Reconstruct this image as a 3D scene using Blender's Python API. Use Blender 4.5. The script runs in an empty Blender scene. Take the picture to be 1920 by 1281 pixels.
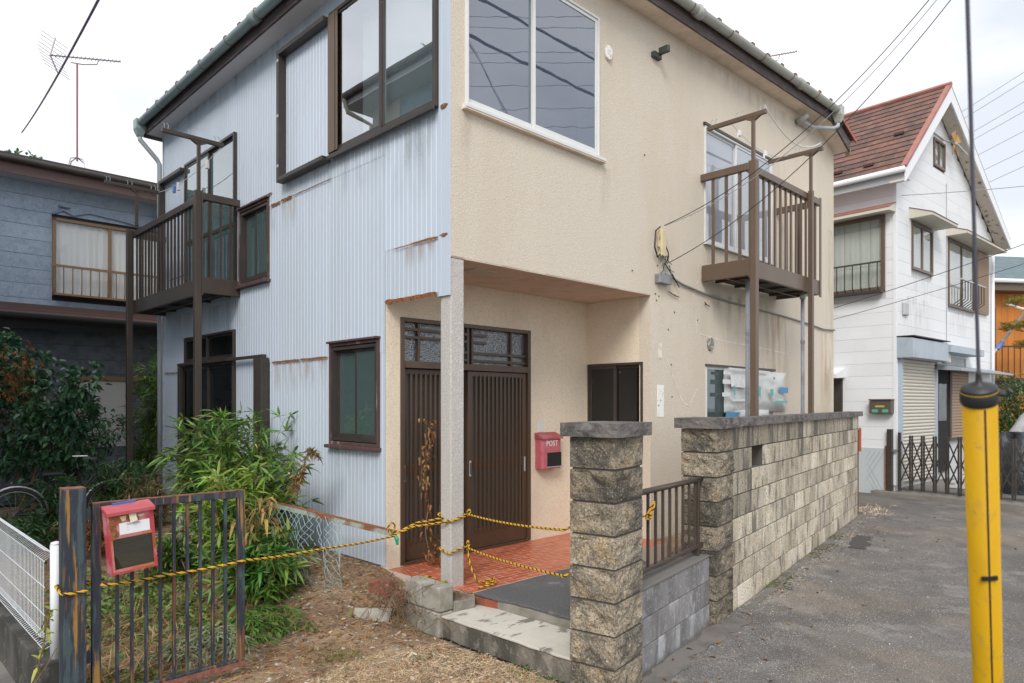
import bpy, math, random
import numpy as np
from mathutils import Vector, Matrix, noise

scene = bpy.context.scene
R = math.radians

# ------------------------------------------------------------------ camera
cam_d = bpy.data.cameras.new('camera')
cam = bpy.data.objects.new('camera', cam_d)
scene.collection.objects.link(cam)
scene.camera = cam
cam.location = (0, 0, 1.77)
cam.rotation_euler = (R(90), 0, 0)
cam_d.sensor_width = 36.0
cam_d.lens = 24.32
cam_d.shift_y = 0.0607
cam_d.clip_start = 0.05
cam_d.clip_end = 600
cam_d.dof.use_dof = True
cam_d.dof.focus_distance = 6.2
cam_d.dof.aperture_fstop = 5.0

# ------------------------------------------------------------------ sky, sun, exposure
SUN_EL, SUN_AZ = 40, 192          # degrees; azimuth clockwise from +Y
world = bpy.data.worlds.new('World')
scene.world = world
world.use_nodes = True
wn = world.node_tree.nodes
wl = world.node_tree.links
wn.clear()
w_out = wn.new('ShaderNodeOutputWorld')
w_bg = wn.new('ShaderNodeBackground')
w_bg.inputs['Strength'].default_value = 0.1
w_sky = wn.new('ShaderNodeTexSky')
w_sky.sky_type = 'NISHITA'
w_sky.sun_disc = False
w_sky.sun_elevation = R(SUN_EL)
w_sky.sun_rotation = R(SUN_AZ)
w_sky.air_density = 1.0
w_sky.dust_density = 2.0
w_tc = wn.new('ShaderNodeTexCoord')
w_map = wn.new('ShaderNodeMapping')
w_map.inputs['Scale'].default_value = (1.0, 1.0, 2.2)
w_noise = wn.new('ShaderNodeTexNoise')
w_noise.inputs['Scale'].default_value = 2.3
w_noise.inputs['Detail'].default_value = 5
w_noise.inputs['Roughness'].default_value = 0.5
w_ramp = wn.new('ShaderNodeValToRGB')
w_ramp.color_ramp.elements[0].position = 0.34
w_ramp.color_ramp.elements[0].color = (0.60, 0.63, 0.68, 1)
w_ramp.color_ramp.elements[1].position = 0.62
w_ramp.color_ramp.elements[1].color = (1.0, 1.0, 1.02, 1)
w_mul = wn.new('ShaderNodeVectorMath')
w_mul.operation = 'SCALE'
w_mul.inputs['Scale'].default_value = 9.0      # overcast cloud, before the 0.1 strength
w_mix = wn.new('ShaderNodeMix')
w_mix.data_type = 'RGBA'
w_mix.inputs['Factor'].default_value = 0.9
wl.new(w_tc.outputs['Generated'], w_map.inputs['Vector'])
wl.new(w_map.outputs['Vector'], w_noise.inputs['Vector'])
wl.new(w_noise.outputs['Fac'], w_ramp.inputs['Fac'])
wl.new(w_ramp.outputs['Color'], w_mul.inputs[0])
wl.new(w_sky.outputs['Color'], w_mix.inputs['A'])
wl.new(w_mul.outputs['Vector'], w_mix.inputs['B'])
wl.new(w_mix.outputs['Result'], w_bg.inputs['Color'])
wl.new(w_bg.outputs['Background'], w_out.inputs['Surface'])

sun_d = bpy.data.lights.new('sun', 'SUN')
sun_d.energy = 1.5
sun_d.angle = R(24)
sun_d.color = (1.0, 0.96, 0.9)
sun = bpy.data.objects.new('sun', sun_d)
scene.collection.objects.link(sun)
sd = Vector((math.sin(R(SUN_AZ)) * math.cos(R(SUN_EL)), math.cos(R(SUN_AZ)) * math.cos(R(SUN_EL)), math.sin(R(SUN_EL))))
sun.rotation_euler = sd.to_track_quat('Z', 'Y').to_euler()
sun.location = sd * 50

vs = scene.view_settings
vs.view_transform = 'Standard'
vs.look = 'None'
vs.gamma = 1.0
vs.use_curve_mapping = False
vs.exposure = 0.74
scene.render.engine = 'CYCLES'
scene.cycles.max_bounces = 8
scene.cycles.transparent_max_bounces = 12
scene.cycles.use_denoising = True

# ------------------------------------------------------------------ frames
HA = R(44.7)
P0 = Vector((-0.5018, 5.66, 0))
def frm(o, ang):
    return Matrix.Translation(Vector(o)) @ Matrix.Rotation(ang, 4, 'Z')
HF = frm(P0, HA)                               # house: x along the beige wall, y along the blue wall
WF = frm((0.613, 4.122, 0), R(54.5))           # lane wall: x along the wall, y towards the house
NF = frm((7.383, 13.3, 0), R(41.4))            # white neighbour: x along its gable, y along its side
LNF = frm(HF @ Vector((-0.83, 9.6, 0)), HA)    # grey neighbour: x along its wall, y away
WORLD = Matrix.Identity(4)
XL = Matrix.Rotation(R(90), 4, 'Z')            # inside the house frame: x along blue wall, y outwards
XB = Matrix.Rotation(R(180), 4, 'Z')           # x = -u along beige wall, y outwards
XD = Matrix.Translation((0, 0.911, 0)) @ XB    # entrance wall
XE = Matrix.Translation((2.87, 0, 0)) @ XL     # porch end wall
I4 = WORLD

# ------------------------------------------------------------------ mesh building
C = scene.collection
ORG = {}
class MB:
    def __init__(s):
        s.v = []; s.f = []
    def add(s, vs, fs):
        n = len(s.v); s.v += [tuple(p) for p in vs]; s.f += [tuple(i + n for i in f) for f in fs]
        return s
    def box(s, x0, x1, y0, y1, z0, z1):
        if x0 > x1: x0, x1 = x1, x0
        if y0 > y1: y0, y1 = y1, y0
        if z0 > z1: z0, z1 = z1, z0
        return s.add([(x0,y0,z0),(x1,y0,z0),(x1,y1,z0),(x0,y1,z0),(x0,y0,z1),(x1,y0,z1),(x1,y1,z1),(x0,y1,z1)],
                     [(0,3,2,1),(4,5,6,7),(0,1,5,4),(1,2,6,5),(2,3,7,6),(3,0,4,7)])
    def beam(s, a, b, w, h, up=(0,0,1)):
        a = Vector(a); b = Vector(b); d = (b - a).normalized(); up = Vector(up)
        if abs(d.dot(up)) > .98: up = Vector((0,1,0))
        x = d.cross(up).normalized() * (w/2); y = x.cross(d).normalized() * (h/2)
        vs = [a-x-y, a+x-y, a+x+y, a-x+y, b-x-y, b+x-y, b+x+y, b-x+y]
        return s.add(vs, [(0,1,2,3),(7,6,5,4),(0,4,5,1),(1,5,6,2),(2,6,7,3),(3,7,4,0)])
    def tube(s, path, r, n=6, caps=True):
        P = [Vector(p) for p in path]; m = len(P)
        rs = r if isinstance(r, (list, tuple)) else [r]*m
        base = len(s.v); prev = None
        for i in range(m):
            d = (P[min(i+1,m-1)] - P[max(i-1,0)])
            if d.length < 1e-9: d = Vector((0,0,1))
            d.normalize()
            if prev is None:
                a = Vector((0,0,1)) if abs(d.z) < .9 else Vector((1,0,0))
                x = d.cross(a).normalized()
            else:
                x = (prev - d*prev.dot(d))
                if x.length < 1e-6: x = d.cross(Vector((0,0,1)))
                x.normalize()
            prev = x; y = d.cross(x)
            for k in range(n):
                t = 2*math.pi*k/n
                s.v.append(tuple(P[i] + (x*math.cos(t) + y*math.sin(t))*rs[i]))
        for i in range(m-1):
            for k in range(n):
                a = base+i*n+k; b = base+i*n+(k+1)%n
                s.f.append((a, b, b+n, a+n))
        if caps:
            s.f.append(tuple(base+k for k in reversed(range(n))))
            s.f.append(tuple(base+(m-1)*n+k for k in range(n)))
        return s
    def sweep(s, prof, a, b, close=True):
        """profile of 3-D offsets moved from a to b"""
        a = Vector(a); b = Vector(b); n = len(prof); base = len(s.v)
        s.v += [tuple(a+Vector(p)) for p in prof] + [tuple(b+Vector(p)) for p in prof]
        for k in range(n if close else n-1):
            s.f.append((base+k, base+(k+1)%n, base+n+(k+1)%n, base+n+k))
        if close:
            s.f.append(tuple(base+k for k in reversed(range(n)))); s.f.append(tuple(base+n+k for k in range(n)))
        return s
    def poly(s, pts, off):
        """polygon (3-D points) extruded by vector off"""
        n = len(pts); off = Vector(off); base = len(s.v)
        s.v += [tuple(p) for p in pts] + [tuple(Vector(p)+off) for p in pts]
        s.f.append(tuple(base+k for k in range(n))); s.f.append(tuple(base+n+k for k in reversed(range(n))))
        for k in range(n):
            s.f.append((base+k, base+n+k, base+n+(k+1)%n, base+(k+1)%n))
        return s
    def lathe(s, prof, c=(0,0,0), n=16):
        base = len(s.v); c = Vector(c); m = len(prof)
        for r, z in prof:
            for k in range(n):
                t = 2*math.pi*k/n; s.v.append(tuple(c + Vector((r*math.cos(t), r*math.sin(t), z))))
        for i in range(m-1):
            for k in range(n):
                a = base+i*n+k; b = base+i*n+(k+1)%n
                s.f.append((a, b, b+n, a+n))
        s.f.append(tuple(base+k for k in reversed(range(n)))); s.f.append(tuple(base+(m-1)*n+k for k in range(n)))
        return s
    def mesh(s, name, mat, xf=None, org=None, smooth=False):
        me = bpy.data.meshes.new(name)
        vs = s.v
        if xf is not None: vs = [tuple(xf @ Vector(p)) for p in vs]
        if org is not None: vs = [(p[0]-org[0], p[1]-org[1], p[2]-org[2]) for p in vs]
        me.from_pydata(vs, [], s.f); me.update()
        fix_normals(me)
        if mat: me.materials.append(mat)
        if smooth: me.shade_smooth() if hasattr(me, 'shade_smooth') else None
        return me

import bmesh
def fix_normals(me):
    bm = bmesh.new(); bm.from_mesh(me)
    bmesh.ops.recalc_face_normals(bm, faces=bm.faces)
    bm.to_mesh(me); bm.free()

def props(o, label=None, cat=None, group=None, kind=None):
    if label: o['label'] = label
    if cat: o['category'] = cat
    if group: o['group'] = group
    if kind: o['kind'] = kind
    return o
def thing(name, label, cat, frame=HF, base=(0,0,0), group=None):
    o = bpy.data.objects.new(name, None); C.objects.link(o)
    o.empty_display_size = .2
    o.matrix_world = frame @ Matrix.Translation(Vector(base))
    ORG[o.name] = Vector(base)
    return props(o, label, cat, group)
def setmods(o, bevel, smooth):
    if bevel:
        b = o.modifiers.new('bevel', 'BEVEL'); b.width = bevel; b.segments = 2; b.limit_method = 'ANGLE'; b.angle_limit = R(40)
def part(mb, name, mat, parent, xf=None, bevel=0, smooth=False):
    org = ORG[parent.name]
    o = bpy.data.objects.new(name, mb.mesh(name, mat, xf, org, smooth)); C.objects.link(o)
    o.parent = parent; ORG[o.name] = org
    setmods(o, bevel, smooth)
    return o
def inst(me, name, parent, loc, rotz=0, xf=None, scale=None):
    """another object of a shared mesh"""
    o = bpy.data.objects.new(name, me); C.objects.link(o)
    org = ORG[parent.name]; o.parent = parent; ORG[o.name] = org
    m = Matrix.Translation(Vector(loc)) @ Matrix.Rotation(rotz, 4, 'Z')
    if xf is not None: m = xf @ m
    m = Matrix.Translation(-org) @ m
    if scale: m = m @ Matrix.Diagonal((*scale, 1))
    o.matrix_local = m
    return o
def single(mb, name, mat, label, cat, frame=HF, base=(0,0,0), group=None, bevel=0, smooth=False, kind=None):
    """a thing (or a piece of the setting) that is one mesh"""
    o = bpy.data.objects.new(name, mb.mesh(name, mat, None, Vector(base), smooth)); C.objects.link(o)
    o.matrix_world = frame @ Matrix.Translation(Vector(base)); ORG[o.name] = Vector(base)
    setmods(o, bevel, smooth)
    return props(o, label, cat, group, kind)
def struct(mb, name, mat, frame=HF, smooth=False, bevel=0):
    return single(mb, name, mat, None, None, frame, smooth=smooth, kind='structure', bevel=bevel)
def np_mesh(name, V, loops, starts, mat, org=(0,0,0)):
    me = bpy.data.meshes.new(name)
    V = np.asarray(V, dtype=np.float32) - np.asarray(org, dtype=np.float32)
    me.vertices.add(len(V)); me.vertices.foreach_set('co', V.ravel())
    me.loops.add(len(loops)); me.loops.foreach_set('vertex_index', np.asarray(loops, dtype=np.int32))
    me.polygons.add(len(starts)); me.polygons.foreach_set('loop_start', np.asarray(starts, dtype=np.int32))
    me.update(calc_edges=True); me.validate()
    if mat: me.materials.append(mat)
    return me
def np_obj(me, name, parent=None, frame=WORLD, kind=None, label=None, cat=None, base=(0,0,0)):
    o = bpy.data.objects.new(name, me); C.objects.link(o)
    if parent: o.parent = parent; ORG[o.name] = ORG[parent.name]
    else: o.matrix_world = frame @ Matrix.Translation(Vector(base)); ORG[o.name] = Vector(base)
    return props(o, label, cat, None, kind)

# ------------------------------------------------------------------ materials
def nodes_of(name):
    m = bpy.data.materials.new(name); m.use_nodes = True
    nt = m.node_tree; b = nt.nodes['Principled BSDF']
    return m, nt, b
def M(name, col, rough=.6, metal=0, var=(), bump=(), rnd=0.0, spec=None, coat=0, island=0.0, trans=0.0, world_co=False):
    """procedural material: col mixed with layers var=(colour, scale, lo, hi, stretch[, amount]); bump=(scale, strength, distance, stretch)"""
    m, nt, b = nodes_of(name); N = nt.nodes; Lk = nt.links
    tc = N.new('ShaderNodeTexCoord'); oi = N.new('ShaderNodeObjectInfo')
    if world_co:
        ge = N.new('ShaderNodeNewGeometry'); vec = ge.outputs['Position']
    else:
        sc = N.new('ShaderNodeVectorMath'); sc.operation = 'SCALE'; sc.inputs[0].default_value = (13.7, 7.1, 3.3)
        Lk.new(oi.outputs['Random'], sc.inputs['Scale'])
        ad = N.new('ShaderNodeVectorMath'); ad.operation = 'ADD'
        Lk.new(tc.outputs['Object'], ad.inputs[0]); Lk.new(sc.outputs[0], ad.inputs[1]); vec = ad.outputs[0]
    def tex(scale, stretch, detail=6, rough_=.6):
        mp = N.new('ShaderNodeMapping'); mp.inputs['Scale'].default_value = stretch or (1,1,1); Lk.new(vec, mp.inputs['Vector'])
        n = N.new('ShaderNodeTexNoise'); n.inputs['Scale'].default_value = scale; n.inputs['Detail'].default_value = detail; n.inputs['Roughness'].default_value = rough_
        Lk.new(mp.outputs[0], n.inputs['Vector']); return n.outputs['Fac']
    rgb = N.new('ShaderNodeRGB'); rgb.outputs[0].default_value = (*col, 1); cur = rgb.outputs[0]
    for layer in var:
        c2, scale, lo, hi = layer[:4]; st = layer[4] if len(layer) > 4 else None; amt = layer[5] if len(layer) > 5 else 1.0
        rp = N.new('ShaderNodeMapRange'); rp.inputs['From Min'].default_value = lo; rp.inputs['From Max'].default_value = hi; rp.inputs['To Max'].default_value = amt
        Lk.new(tex(scale, st), rp.inputs['Value'])
        mx = N.new('ShaderNodeMix'); mx.data_type = 'RGBA'; mx.inputs['B'].default_value = (*c2, 1)
        Lk.new(rp.outputs[0], mx.inputs['Factor']); Lk.new(cur, mx.inputs['A']); cur = mx.outputs['Result']
    for amt, src in ((rnd, 'obj'), (island, 'isl')):
        if amt:
            hs = N.new('ShaderNodeHueSaturation'); mr = N.new('ShaderNodeMapRange')
            mr.inputs['To Min'].default_value = 1-amt; mr.inputs['To Max'].default_value = 1+amt
            if src == 'obj': Lk.new(oi.outputs['Random'], mr.inputs['Value'])
            else:
                g2 = N.new('ShaderNodeNewGeometry'); Lk.new(g2.outputs['Random Per Island'], mr.inputs['Value'])
                m2 = N.new('ShaderNodeMapRange'); m2.inputs['To Min'].default_value = .5+amt*.07; m2.inputs['To Max'].default_value = .5-amt*.07
                w = N.new('ShaderNodeMath'); w.operation = 'FRACT'; mu = N.new('ShaderNodeMath'); mu.operation = 'MULTIPLY'; mu.inputs[1].default_value = 7.31
                Lk.new(g2.outputs['Random Per Island'], mu.inputs[0]); Lk.new(mu.outputs[0], w.inputs[0]); Lk.new(w.outputs[0], m2.inputs['Value']); Lk.new(m2.outputs[0], hs.inputs['Hue'])
            Lk.new(mr.outputs[0], hs.inputs['Value']); Lk.new(cur, hs.inputs['Color']); cur = hs.outputs['Color']
    Lk.new(cur, b.inputs['Base Color'])
    b.inputs['Roughness'].default_value = rough; b.inputs['Metallic'].default_value = metal
    if spec is not None: b.inputs['Specular IOR Level'].default_value = spec
    if coat: b.inputs['Coat Weight'].default_value = coat; b.inputs['Coat Roughness'].default_value = .15
    prev = None
    for layer in bump:
        scale, strength, dist = layer[:3]; st = layer[3] if len(layer) > 3 else None
        bp = N.new('ShaderNodeBump'); bp.inputs['Strength'].default_value = strength; bp.inputs['Distance'].default_value = dist
        Lk.new(tex(scale, st, 4), bp.inputs['Height'])
        if prev: Lk.new(prev, bp.inputs['Normal'])
        prev = bp.outputs[0]
    if prev: Lk.new(prev, b.inputs['Normal'])
    if trans:
        tr = N.new('ShaderNodeBsdfTranslucent'); Lk.new(cur, tr.inputs['Color'])
        ms = N.new('ShaderNodeMixShader'); ms.inputs[0].default_value = trans
        out = N['Material Output']; Lk.new(b.outputs[0], ms.inputs[1]); Lk.new(tr.outputs[0], ms.inputs[2]); Lk.new(ms.outputs[0], out.inputs['Surface'])
    return m
def glass(name, refl=.08, tint=(.8,.85,.85), bump=0.0, rough=0.0, body=None, bodyfac=0.0, bscale=60):
    m, nt, b = nodes_of(name); N = nt.nodes; Lk = nt.links
    N.remove(b)
    out = N['Material Output']
    tr = N.new('ShaderNodeBsdfTransparent'); tr.inputs['Color'].default_value = (*tint, 1)
    gl = N.new('ShaderNodeBsdfGlossy'); gl.inputs['Roughness'].default_value = rough; gl.inputs['Color'].default_value = (.93,.96,1,1)
    fr = N.new('ShaderNodeFresnel'); fr.inputs['IOR'].default_value = 1.5
    mr = N.new('ShaderNodeMapRange'); mr.inputs['From Min'].default_value = .04; mr.inputs['To Min'].default_value = refl; mr.inputs['To Max'].default_value = 1
    ms = N.new('ShaderNodeMixShader')
    ge = N.new('ShaderNodeNewGeometry'); iv = N.new('ShaderNodeMath'); iv.operation = 'SUBTRACT'; iv.inputs[0].default_value = 1
    mu = N.new('ShaderNodeMath'); mu.operation = 'MULTIPLY'
    Lk.new(ge.outputs['Backfacing'], iv.inputs[1]); Lk.new(fr.outputs[0], mr.inputs['Value']); Lk.new(mr.outputs[0], mu.inputs[0]); Lk.new(iv.outputs[0], mu.inputs[1]); Lk.new(mu.outputs[0], ms.inputs[0])
    src = tr.outputs[0]
    if body:
        df = N.new('ShaderNodeBsdfDiffuse'); df.inputs['Color'].default_value = (*body, 1)
        m2 = N.new('ShaderNodeMixShader'); m2.inputs[0].default_value = bodyfac
        Lk.new(tr.outputs[0], m2.inputs[1]); Lk.new(df.outputs[0], m2.inputs[2]); src = m2.outputs[0]
    Lk.new(src, ms.inputs[1]); Lk.new(gl.outputs[0], ms.inputs[2])
    if bump:
        tc = N.new('ShaderNodeTexCoord'); n = N.new('ShaderNodeTexNoise'); n.inputs['Scale'].default_value = bscale; n.inputs['Detail'].default_value = 1
        bp = N.new('ShaderNodeBump'); bp.inputs['Strength'].default_value = bump; bp.inputs['Distance'].default_value = .01
        Lk.new(tc.outputs['Object'], n.inputs['Vector']); Lk.new(n.outputs['Fac'], bp.inputs['Height']); Lk.new(bp.outputs[0], gl.inputs['Normal'])
    Lk.new(ms.outputs[0], out.inputs['Surface'])
    return m

m_stucco = M('stucco_cream', (.62,.555,.46), .9, var=[((.36,.31,.24),85,.52,.64,None,.6),((.80,.75,.67),75,.54,.66,None,.6),((.55,.47,.36),.8,.48,.62,(1.3,1.3,.3),.45),((.70,.62,.51),.6,.5,.62,(1.5,1.5,.25),.4),((.56,.46,.34),5,.58,.68,(1,1,.25),.25)], bump=[(90,.8,.006),(35,.3,.005)])
m_stucco_g = M('stucco_grey', (.78,.68,.53), .9, var=[((.48,.41,.31),85,.52,.64,None,.6),((.86,.80,.69),75,.54,.66,None,.6),((.48,.41,.33),1.2,.46,.66,(1,1,.5),.35)], bump=[(90,.9,.007),(35,.3,.005)])
m_column = M('stucco_column', (.50,.475,.45), .9, var=[((.34,.31,.28),90,.52,.66,None,.65),((.74,.71,.67),70,.54,.66,None,.65),((.44,.42,.39),2.5,.54,.66,(1,1,.2),.5)], bump=[(80,1.0,.008),(35,.3,.005)])
m_soffit = M('soffit_board', (.84,.70,.57), .8, var=[((.32,.26,.2),3,.45,.7,None,.4)])
m_porchceil = M('porch_ceiling_board', (.68,.53,.42), .75, var=[((.34,.25,.18),4,.45,.7,None,.4)])
m_blue = M('painted_steel_pale_blue', (.515,.58,.665), .45, var=[((.46,.515,.565),.9,.48,.62,(2.2,2.2,.22),.4),((.54,.62,.73),2.2,.5,.62,(3,3,.3),.4),((.42,.46,.46),5,.62,.72,(1.5,1.5,.25),.35),((.32,.2,.13),30,.72,.78,None,.7)], bump=[(3,.08,.01)], rnd=.025)
m_rust = M('rust', (.27,.095,.03), .9, var=[((.12,.045,.02),25,.4,.65),((.45,.2,.07),60,.5,.7,None,.7)], bump=[(60,.6,.006)])
m_brown_d = M('dark_bronze_aluminium', (.062,.046,.036), .4, var=[((.10,.078,.06),3,.5,.7,(1,1,.4),.5)], rnd=.05)
m_brown = M('brown_aluminium', (.115,.078,.054), .42, var=[((.16,.12,.085),3,.5,.75,(1,1,.4),.5),((.08,.06,.045),40,.55,.75,None,.4)], rnd=.05)
m_dbrown = M('dark_brown_aluminium', (.045,.037,.032), .45, var=[((.085,.07,.06),4,.5,.75,None,.5)])
m_doorbrown = M('door_brown_aluminium', (.075,.045,.028), .4, var=[((.12,.072,.042),5,.5,.75,(3,3,.3),.5)], rnd=.05)
m_white_al = M('white_aluminium', (.66,.67,.67), .4, var=[((.5,.5,.48),6,.5,.75,None,.4)])
m_maroon = M('peeling_maroon_wood', (.085,.045,.045), .75, var=[((.30,.25,.25),9,.57,.64,(2,2,.3),.7),((.06,.03,.03),20,.5,.7,None,.6)], bump=[(30,.4,.004)])
m_fascia = M('weathered_dark_fascia', (.075,.055,.055), .7, var=[((.19,.17,.17),14,.5,.68,(.3,.3,2),.6)])
m_gutter = M('grey_green_pvc', (.40,.415,.375), .45, var=[((.22,.24,.22),3,.45,.7,None,.5)])
m_gutter_b = M('blue_grey_pvc', (.30,.385,.385), .45, var=[((.19,.235,.235),3,.45,.7,None,.5)])
m_pvc = M('pale_grey_pvc', (.40,.43,.45), .45, var=[((.3,.32,.33),4,.45,.7,None,.5)])
m_rooftile = M('roof_red_brown', (.14,.055,.04), .7, var=[((.07,.03,.025),6,.45,.7)])
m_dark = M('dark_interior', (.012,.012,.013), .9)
m_room = M('dim_room_lining', (.10,.09,.08), .9)
m_curtain = M('white_curtain', (.80,.80,.81), .9, bump=[(14,.5,.03,(1,1,.02))])
m_blind = M('pale_blind', (.62,.64,.66), .8)
m_green_c = M('green_curtain', (.20,.30,.29), .9, bump=[(14,.4,.02,(1,1,.02))])
g_clear = glass('window_glass', .10, (.96,.97,.97))
g_sky = glass('sky_reflecting_glass', .24, (.85,.9,.9), body=(.16,.26,.26), bodyfac=.5)
g_mirror = glass('bright_mirror_glass', .50, (.75,.8,.8), bump=.02, bscale=2.5)
g_blue = glass('blue_grey_glass', .17, (.8,.85,.9), body=(.10,.125,.18), bodyfac=.6, bump=.05, bscale=3)
g_frost = glass('frosted_glass', .08, (.6,.65,.65), rough=.15, body=(.14,.17,.175), bodyfac=.8)
g_rain = glass('rippled_glass', .14, (.5,.55,.55), rough=.06, bump=.9, body=(.09,.11,.12), bodyfac=.75)
g_dark = glass('dark_glass', .05, (.5,.55,.55), body=(.02,.02,.02), bodyfac=.3)

def stain_mat(name, col, strength=.7, scale=9, fade='top'):
    """ragged dirt run: opaque near its source, breaking up towards its sides and end"""
    m, nt, b = nodes_of(name); N = nt.nodes; Lk = nt.links
    b.inputs['Base Color'].default_value = (*col, 1); b.inputs['Roughness'].default_value = .9
    tc = N.new('ShaderNodeTexCoord'); sx = N.new('ShaderNodeSeparateXYZ'); Lk.new(tc.outputs['Generated'], sx.inputs[0])
    def math_(op, a, b_=None, v=None):
        n = N.new('ShaderNodeMath'); n.operation = op; Lk.new(a, n.inputs[0])
        if b_ is not None: Lk.new(b_, n.inputs[1])
        elif v is not None: n.inputs[1].default_value = v
        return n.outputs[0]
    # side falloff 4x(1-x), end falloff z
    om = N.new('ShaderNodeMath'); om.operation = 'SUBTRACT'; om.inputs[0].default_value = 1; Lk.new(sx.outputs[0], om.inputs[1])
    side = math_('MULTIPLY', math_('MULTIPLY', sx.outputs[0], om.outputs[0]), v=4)
    mp = N.new('ShaderNodeMapping'); mp.inputs['Scale'].default_value = (1,1,.18); Lk.new(tc.outputs['Object'], mp.inputs[0])
    no = N.new('ShaderNodeTexNoise'); no.inputs['Scale'].default_value = scale; no.inputs['Detail'].default_value = 5; Lk.new(mp.outputs[0], no.inputs['Vector'])
    n2 = N.new('ShaderNodeTexNoise'); n2.inputs['Scale'].default_value = 60; Lk.new(tc.outputs['Object'], n2.inputs['Vector'])
    rp = N.new('ShaderNodeMapRange'); rp.inputs['From Min'].default_value = .42; rp.inputs['From Max'].default_value = .66; Lk.new(no.outputs['Fac'], rp.inputs['Value'])
    f = math_('MULTIPLY', math_('MULTIPLY', rp.outputs[0], math_('MULTIPLY', side, sx.outputs[2])), v=strength*2)
    f = math_('MULTIPLY', f, n2.outputs['Fac']); f2 = N.new('ShaderNodeClamp'); Lk.new(f, f2.inputs[0]); f2.inputs['Max'].default_value = strength
    tr = N.new('ShaderNodeBsdfTransparent'); ms = N.new('ShaderNodeMixShader'); Lk.new(f2.outputs[0], ms.inputs[0]); Lk.new(tr.outputs[0], ms.inputs[1]); Lk.new(b.outputs[0], ms.inputs[2])
    Lk.new(ms.outputs[0], N['Material Output'].inputs['Surface'])
    return m
st_grime = stain_mat('grey_grime_run', (.24,.255,.245), .26)
st_rust = stain_mat('rust_run', (.40,.22,.09), .45, 14)
st_ochre = stain_mat('ochre_run', (.46,.29,.12), .55, 7)
st_soot = stain_mat('dark_damp_run', (.30,.25,.19), .26, 7)
# ================================================================== the setting: ground, lane, yard
def uvw(u, v, z=0): return HF @ Vector((u, v, z))
def to_uv(x, y):
    p = HF.inverted() @ Vector((x, y, 0)); return p.x, p.y
rng = random.Random(7)

m_ground = M('far_ground', (.27,.26,.245), .95, var=[((.2,.19,.175),.4,.4,.6)], world_co=True)
gb = MB(); gb.add([(-250,-60,-.03),(250,-60,-.03),(250,420,-.03),(-250,420,-.03)], [(0,1,2,3)])
struct(gb, 'ground', m_ground, WORLD)

# asphalt lane with worn, sandy patches
m_asph = M('worn_asphalt', (.135,.126,.118), .92,
  var=[((.085,.079,.076),1.3,.48,.58,None,.75),((.26,.205,.145),.5,.51,.62,None,.5),((.28,.265,.245),2.3,.54,.63,None,.55),((.30,.28,.26),95,.53,.62,None,.7),((.045,.042,.04),75,.54,.63,None,.75),((.085,.08,.076),.9,.5,.6,(1.6,.5,1),.5)], bump=[(90,.8,.008),(25,.4,.01),(3,.3,.02)], world_co=True)
def grid_obj(name, mat, inside, x0, x1, y0, y1, step, zf, frame, kind='structure'):
    nx = int((x1-x0)/step)+1; ny = int((y1-y0)/step)+1
    V = []; idx = {}
    loops = []; starts = []
    for j in range(ny+1):
        for i in range(nx+1):
            x = x0+i*step; y = y0+j*step
            idx[i, j] = len(V); V.append((x, y, zf(x, y)))
    for j in range(ny):
        for i in range(nx):
            if inside(x0+(i+.5)*step, y0+(j+.5)*step):
                starts.append(len(loops)); loops += [idx[i,j], idx[i+1,j], idx[i+1,j+1], idx[i,j+1]]
    me = np_mesh(name, V, loops, starts, mat)
    me.shade_smooth()
    return np_obj(me, name, None, frame, kind)
def lane_z(x, y):
    return .012*noise.noise(Vector((x*.5, y*.5, 0))) + .004*noise.noise(Vector((x*3, y*3, 5)))
grid_obj('lane', m_asph, lambda x, y: True, -6, 16, -8.5, 2.5, .16, lambda x, y: lane_z(x, y) + (-.06 if y > .07 and x > -.3 and x < 8.5 else 0) - (.12 if (y > .30 and x < .5) else 0), WF)

lane = bpy.data.objects['lane']; ORG['lane'] = Vector((0,0,0))
def lane_ribbon(pts, w, mat, name, lift=.006, seed=1):
    rr_ = random.Random(seed); mb = MB(); P = []
    for a, b in zip(pts[:-1], pts[1:]):
        n = max(2, int(math.dist(a, b)/.08))
        P += [(a[0]+(b[0]-a[0])*k/n, a[1]+(b[1]-a[1])*k/n) for k in range(n)]
    P.append(pts[-1])
    for i, p in enumerate(P):
        q = P[min(i+1,len(P)-1)]; o = P[max(i-1,0)]; dx, dy = q[0]-o[0], q[1]-o[1]; L_ = math.hypot(dx, dy) or 1
        for s_ in (-1, 1):
            ww_ = w*(.5+.35*noise.noise(Vector((p[0]*6, p[1]*6, seed+s_)))+.2*rr_.random()); x, y = p[0]-dy/L_*ww_*s_, p[1]+dx/L_*ww_*s_
            mb.v.append((x, y, lane_z(x, y)+lift))
    for i in range(len(P)-1): mb.f.append((2*i, 2*i+1, 2*i+3, 2*i+2))
    return part(mb, name, mat, lane)
m_seam = M('gravelly_seam', (.17,.16,.145), .95, var=[((.10,.095,.09),60,.5,.6,None,.9),((.30,.28,.26),90,.55,.65,None,.7)], bump=[(90,.8,.006)], world_co=True)
m_tar = M('dark_tar_patch', (.062,.058,.056), .9, var=[((.12,.115,.11),90,.55,.66,None,.7)], bump=[(90,.8,.006)], world_co=True)
m_strip = M('smooth_cement_strip', (.165,.152,.138), .9, var=[((.10,.093,.085),4,.46,.6,None,.7)], bump=[(50,.4,.005)], world_co=True)
lane_ribbon([(5.6,-.42),(6.5,-.36)], .16, m_tar, 'tar_patch', seed=4)
lane_ribbon([(2.6,-2.2),(3.3,-2.3),(4.2,-2.25)], .10, m_seam, 'worn_patch', seed=5)
lane_ribbon([(-.1,-.13),(.9,-.06),(2.0,-.12)], .15, m_strip, 'cement_strip', lift=.004, seed=7)
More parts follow.
